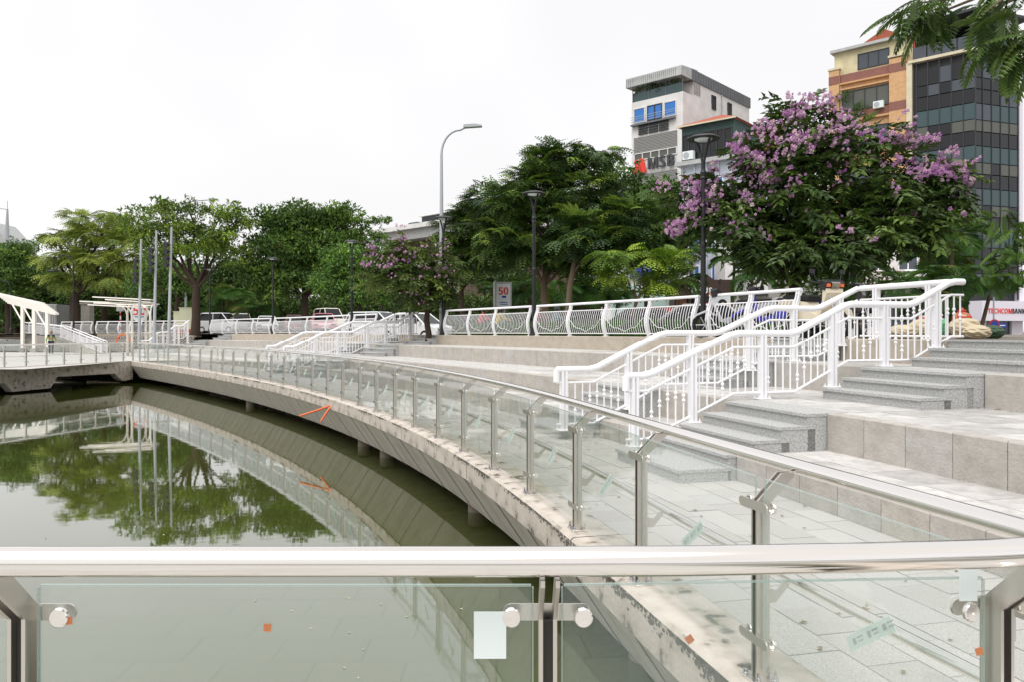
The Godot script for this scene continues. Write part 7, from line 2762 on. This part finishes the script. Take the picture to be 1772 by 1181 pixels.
func sack(label: String, at: Vector3, size: Vector3, turn: float, m: Material, seed_: int, tied := true) -> void:
	var root := thing("sack", label, "sack", at, turn, "filled sacks on the top step")
	var no := FastNoiseLite.new()
	no.seed = seed_
	no.frequency = 1.6
	var mb := MB.new()
	var rings := 14
	var segs := 20
	var p := func(i: int, j: int) -> Vector3:
		var v := float(i) / rings
		var w := TAU * j / segs
		var r := pow(sin(PI * clampf(0.08 + 0.9 * v, 0, 1)), 0.55)
		if tied and v > 0.78:
			r *= lerpf(1.0, 0.35, clampf((v - 0.78) / 0.1, 0, 1)) if v < 0.9 else lerpf(0.35, 0.55, (v - 0.9) / 0.1)
		var q := Vector3(cos(w) * r, v, sin(w) * r)
		var k := 1.0 + 0.28 * no.get_noise_3d(q.x * 1.4, q.y * 1.8, q.z * 1.4) + 0.1 * no.get_noise_3d(q.x * 5, q.y * 2, q.z * 5)
		return Vector3(q.x * k * size.x * 0.5, maxf(0.0, q.y * size.y), q.z * k * size.z * 0.5)
	for i in rings:
		for j in segs:
			mb.quad(p.call(i, j), p.call(i, j + 1), p.call(i + 1, j + 1), p.call(i + 1, j))
	obj("bag", mb, m, root)
	if tied:
		var ti := MB.new()
		ti.lathe(Vector3(0, size.y * 0.9, 0), [Vector2(size.x * 0.2, -0.015), Vector2(size.x * 0.22, 0), Vector2(size.x * 0.2, 0.015)], 12)
		obj("tie", ti, M.red, root)

func build_props() -> void:
	# cars
	var white := srgb(228, 229, 231)
	car("white off road car with dark side windows behind the thick tree trunk", white, on_street(385, 68.0), -0.35, 0.35, 4.5)
	car("white van like car behind the first fence bays by the cabinets", white, on_street(418, 68.0), -1.2, 0.3, 4.4)
	car("white sedan parked nose to the fence beside the lamp", white, on_street(462, 64.0), -1.25, 0.0, 4.3)
	car("dusky red car behind the swagged fence bay", srgb(158, 76, 84), on_street(512, 60.0), -1.25, 0.0, 4.2)
	car("pink car parked nose to the white fence", srgb(212, 140, 150), on_street(560, 57.0), -1.3, 0.05, 4.2)
	car("tall cream van roof showing over the fence", srgb(222, 214, 196), on_street(570, 66.0), -1.0, 0.7, 4.8)
	car("silver white taxi beside the stairs to the small flowering tree", srgb(214, 222, 224), on_street(655, 47.0), -0.5, 0.15, 4.5)
	car("white hatchback behind the small flowering tree trunk", white, on_street(722, 41.0), -0.6, 0.1, 4.2)
	car("silver car passing behind the bright young tree", srgb(200, 198, 200), on_street(1200, 27.5), 3.0, 0.1, 4.5)
	car("dark car behind the silver one", srgb(52, 52, 56), on_street(1100, 33.0), 3.05, 0.1, 4.4)
	# red barrier panels on the street
	for i in 4:
		var bar := thing("traffic_barrier", "red and white traffic barrier panel on the street", "barrier", on_street(1098 + i * 22.0, 37.0), 0.1, "red traffic barriers")
		span("panel", -0.28, 0.28, 0.5, 1.75, -0.03, 0.03, M.sign_red, bar)
		span("stripe", -0.28, 0.28, 1.0, 1.22, 0.031, 0.036, M.paper, bar)
		span("foot", -0.25, 0.25, 0.0, 0.5, -0.05, 0.05, M.black, bar)
	# bikes and riders
	motorbike("white and blue motorbike parked against the fence bays", srgb(54, 58, 190), at_floor(1340, 16.3, L4 - 0.015), 2.7, "parked motorbikes")
	motorbike("silver grey motorbike parked behind the blue one", srgb(190, 190, 196), at_floor(1270, 17.2, L4 - 0.015), 2.9, "parked motorbikes")
	motorbike("cream and black motorbike facing the stairs with its headlight", srgb(216, 206, 182), at_floor(1412, 14.6, L4 - 0.015), -1.25, "parked motorbikes")
	motorbike("black motorbike half hidden beside the cream one", srgb(30, 30, 32), at_floor(1448, 15.4, L4 - 0.015), -0.6, "parked motorbikes")
	var riders := [
		[843.0, 35.5, Color(0.55, 0.03, 0.03), Color(0.02, 0.02, 0.03), Color(0.03, 0.03, 0.035), "person in a red shirt and dark helmet riding past the fence", "black motorbike ridden by the person in red", 0.3],
		[873.0, 35.0, Color(0.62, 0.46, 0.03), Color(0.3, 0.28, 0.24), Color(0.4, 0.4, 0.42), "person in a yellow top riding past the fence", "grey motorbike ridden by the person in yellow", 0.3],
		[969.0, 34.0, Color(0.30, 0.50, 0.55), Color(0.30, 0.03, 0.06), Color(0.5, 0.52, 0.55), "person in a pale blue shirt riding behind the four bay fence", "dark red motorbike ridden by the person in pale blue", 0.4],
		[940.0, 37.0, Color(0.40, 0.04, 0.04), Color(0.04, 0.07, 0.3), Color(0.6, 0.5, 0.4), "person in dark red and blue riding beyond the tall lamp", "blue motorbike ridden by the person in dark red", 0.4],
	]
	for q in riders:
		var t: float = q[7]
		motorbike(q[6], [srgb(30, 30, 32), srgb(140, 140, 146), srgb(120, 20, 32), srgb(40, 60, 130)][riders.find(q)], on_street(q[0], q[1]), t, "motorbikes with riders")
		person(q[5], on_street(q[0], q[1]) , t + PI / 2, rider_pose(q[2], q[3], q[4]))
	# the walking man on the plaza
	var green := Color(0.22, 0.34, 0.13)
	var blue := Color(0.05, 0.09, 0.28)
	var org := Color(0.75, 0.24, 0.04)
	person("man in a green and blue work jacket walking on the plaza", at_floor(89, 56.0, -0.012), 0.5, {"top": green, "legs": Color(0.03, 0.035, 0.06), "hair": Color(0.12, 0.08, 0.06), "hip": Vector3(0, 0.92, 0), "chest": Vector3(0, 1.3, 0), "neck": Vector3(0, 1.5, 0.01), "head": Vector3(0, 1.62, 0.02), "elbow": Vector3(0.3, 1.1, -0.03), "wrist": Vector3(0.27, 0.86, 0.09), "knee": Vector3(0.1, 0.5, 0.03), "ankle": Vector3(0.1, 0.1, -0.02), "stride": 0.1,
		"patches": [[Vector3(-0.15, 1.4, 0.02), Vector3(0.17, 0.14, 0.26), blue], [Vector3(0.15, 1.4, 0.02), Vector3(0.17, 0.14, 0.26), blue], [Vector3(-0.13, 1.22, 0.135), Vector3(0.1, 0.09, 0.03), org], [Vector3(0.13, 1.22, 0.135), Vector3(0.1, 0.09, 0.03), org]]})
	# sacks on the upper landing
	var burlap := mat(srgb(204, 190, 162), 0.95, 0, M.soft, 3.0)
	var burlap_red := mat(srgb(186, 112, 88), 0.95, 0, M.soft, 3.0)
	var green_bag := mat(srgb(58, 84, 62), 0.7, 0, M.soft, 2.0)
	var lime := mat(srgb(84, 170, 118), 0.7)
	var fl := L4 + 0.0
	sack("tall burlap sack with red band at the end of the cross rail", at_floor(1668, 13.4, fl), Vector3(0.5, 0.42, 0.45), 0.2, burlap, 1)
	sack("red tied mouth of a burlap sack on the pile", at_floor(1664, 13.75, fl + 0.0), Vector3(0.34, 0.55, 0.34), 0.9, burlap_red, 2)
	sack("low slumped burlap sack before the tall one", at_floor(1690, 13.1, fl), Vector3(0.55, 0.24, 0.42), 0.6, burlap, 3, false)
	sack("dark green plastic sack beside the burlap sacks", at_floor(1716, 13.5, fl), Vector3(0.4, 0.24, 0.36), 0.0, green_bag, 4, false)
	sack("small burlap sack under the cross rail", at_floor(1560, 14.0, fl), Vector3(0.6, 0.25, 0.45), 0.3, burlap, 5, false)
	sack("burlap sack with a lime green bag behind the rail bars", at_floor(1600, 14.2, fl), Vector3(0.55, 0.42, 0.45), 0.3, burlap, 6)
	sack("lime green plastic bag among the burlap sacks", at_floor(1622, 14.4, fl), Vector3(0.4, 0.45, 0.34), 0.3, lime, 7)
	sack("slumped brown sack close to the stair rail post", at_floor(1545, 13.6, fl), Vector3(0.45, 0.2, 0.4), 0.1, burlap, 8, false)
	# parking sign and street name plate by the bank front
	var ps := thing("road_sign", "round blue and red no stopping sign on a thin pole by the bank front", "sign", at_floor(1719, 30.0, L4 - 0.02))
	var pp := MB.new()
	pp.tube([Vector3.ZERO, Vector3(0, 1.6, 0)], 0.03, 8)
	obj("pole", pp, M.zinc, ps)
	var d0 := MB.new()
	d0.tube([Vector3(0, 0.42, 0.04), Vector3(0, 0.42, 0.055)], 0.21, 24)
	obj("rim", d0, M.red, ps)
	var d1_ := MB.new()
	d1_.tube([Vector3(0, 0.42, 0.056), Vector3(0, 0.42, 0.062)], 0.16, 24)
	obj("face", d1_, M.sign_blue, ps)
	var np := thing("street_name_plate", "small blue street name plate on a short post", "sign", at_floor(1733, 31.0, L4 - 0.02))
	span("post", -0.02, 0.02, 0, 0.3, -0.02, 0.02, M.zinc, np)
	span("plate", -0.16, 0.16, 0.3, 0.5, 0.021, 0.035, M.sign_blue, np)
	span("text_line", -0.11, 0.11, 0.38, 0.42, 0.036, 0.04, M.paper, np)
	# orange conduit hanging at a beam joint, and one on the lattice slope
	var hs := thing("orange_conduit", "two orange conduit ends hanging from the promenade edge beam", "pipe")
	for q in [[[580, 700], [553, 710], [519, 721]], [[577, 699], [566, 714], [555, 731]]]:
		var m := MB.new()
		m.tube([P(q[0][0], q[0][1], 18.95), P(q[1][0], q[1][1], 18.8), P(q[2][0], q[2][1], 18.7)], 0.024, 8)
		obj("conduit", m, M.orange, hs)
	var h2 := thing("orange_hose", "orange hose arching over the lattice slope", "hose")
	var pts := []
	for i in 9:
		var w := PI * 0.95 * i / 8.0
		pts.append(P(214 - 12.0 * cos(w) - 0.0, 595 - 17.0 * sin(w), 57.3))
	var hm := MB.new()
	hm.tube(pts, 0.06, 7)
	obj("hose", hm, M.orange, h2)
	# fallen leaves and scraps
	var rl := RandomNumberGenerator.new()
	rl.seed = 31
	var lf := MB.new()
	leaf(lf, Vector3(0, 0.006, 0), Vector3(1, 0.02, 0).normalized(), Vector3.UP, 0.06, 0.03, 0.15)
	var places := []
	for i in 140:
		var s := rl.randf_range(2.0, 22.0)
		var d := rl.randf_range(0.35, 2.35)
		places.append([Transform3D(Basis(Vector3.UP, rl.randf() * TAU).scaled(Vector3.ONE * rl.randf_range(0.5, 1.1)), W(s, d, 0.003)), Color(0.35, 0.2, 0.05).lerp(Color(0.12, 0.09, 0.05), rl.randf())])
	for i in 120:
		var s := rl.randf_range(2.0, 26.0)
		var k := 1 + rl.randi() % 3
		var d := dk(k + 1, s) - 0.04 - 0.12 * rl.randf() * rl.randf()
		places.append([Transform3D(Basis(Vector3.UP, rl.randf() * TAU).scaled(Vector3.ONE * rl.randf_range(0.4, 0.9)), W(s, d, [0, L1, L2, L3][k] + 0.003)), Color(0.3, 0.17, 0.06).lerp(Color(0.12, 0.09, 0.05), rl.randf())])
	leaf_m["fallen0"] = lf.mesh()
	var mm := MultiMesh.new()
	mm.transform_format = MultiMesh.TRANSFORM_3D
	mm.use_colors = true
	mm.mesh = leaf_m.fallen0
	mm.instance_count = places.size()
	for i in places.size():
		mm.set_instance_transform(i, places[i][0])
		mm.set_instance_color(i, places[i][1])
	var fo := MultiMeshInstance3D.new()
	fo.name = "fallen_leaves"
	fo.multimesh = mm
	fo.material_override = leaf_mat(0.2)
	add_child(fo, true)
	tag(fo, "dry fallen leaves scattered on the paving and terrace edges", "leaves", "", "stuff")

func _ready() -> void:
	rng.seed = 7
	# camera
	var cam := Camera3D.new()
	cam.name = "camera"
	cam.position = Vector3(0, EYE, 0)
	cam.near = 0.05
	cam.far = 3000.0
	cam.projection = Camera3D.PROJECTION_FRUSTUM
	cam.size = 2.0 * 0.05 * 590.5 / F
	cam.frustum_offset = Vector2(0, -16.5 / F * 0.05)
	add_child(cam)
	cam.current = true
	# overcast sky
	var sky := ProceduralSkyMaterial.new()
	sky.sky_top_color = Color(0.965, 0.966, 0.978)
	sky.sky_horizon_color = Color(0.985, 0.983, 0.986)
	sky.sky_curve = 0.3
	sky.sky_energy_multiplier = 1.0
	# faint cloud tone
	var cloud := FastNoiseLite.new()
	cloud.seed = 18
	cloud.frequency = 0.006
	cloud.fractal_octaves = 4
	var cover := NoiseTexture2D.new()
	cover.width = 1024
	cover.height = 512
	cover.seamless = true
	cover.noise = cloud
	var ramp := Gradient.new()
	ramp.colors = PackedColorArray([Color(0.0, 0.0, 0.0, 1.0), Color(0.32, 0.32, 0.32, 1.0)])
	ramp.offsets = PackedFloat32Array([0.3, 0.75])
	cover.color_ramp = ramp
	sky.sky_cover = cover
	sky.ground_bottom_color = Color(0.55, 0.55, 0.53)
	sky.ground_horizon_color = Color(0.8, 0.8, 0.8)
	sky.ground_energy_multiplier = 1.0
	var env := Environment.new()
	env.background_mode = Environment.BG_SKY
	env.sky = Sky.new()
	env.sky.sky_material = sky
	env.tonemap_mode = Environment.TONE_MAPPER_LINEAR
	env.tonemap_exposure = 1.0
	env.sdfgi_enabled = true
	env.ssao_enabled = true
	env.ssil_enabled = true
	var we := WorldEnvironment.new()
	we.name = "environment"
	we.environment = env
	add_child(we)
	# veiled sun
	var sun := DirectionalLight3D.new()
	sun.name = "sun"
	sun.light_color = Color(1.0, 0.99, 0.98)
	sun.light_energy = 0.95
	sun.light_angular_distance = 60.0
	sun.shadow_enabled = true
	sun.rotation_degrees = Vector3(-62, -32, 0)
	add_child(sun)

	setup_curve()
	materials()
	post_shapes()
	fence_shapes()
	leaf_shapes()
	build_water()
	build_promenade()
	build_bank()
	build_terraces()
	build_stairs()
	build_ground()
	build_far_bridge()
	build_near_bridge()
	build_town()
	build_promenade_railing()
	build_near_railing()
	build_bridge_railing()
	build_stair_railings()
	build_fences()
	build_lamps()
	build_poles()
	build_trees()
	build_grass()
	build_props()
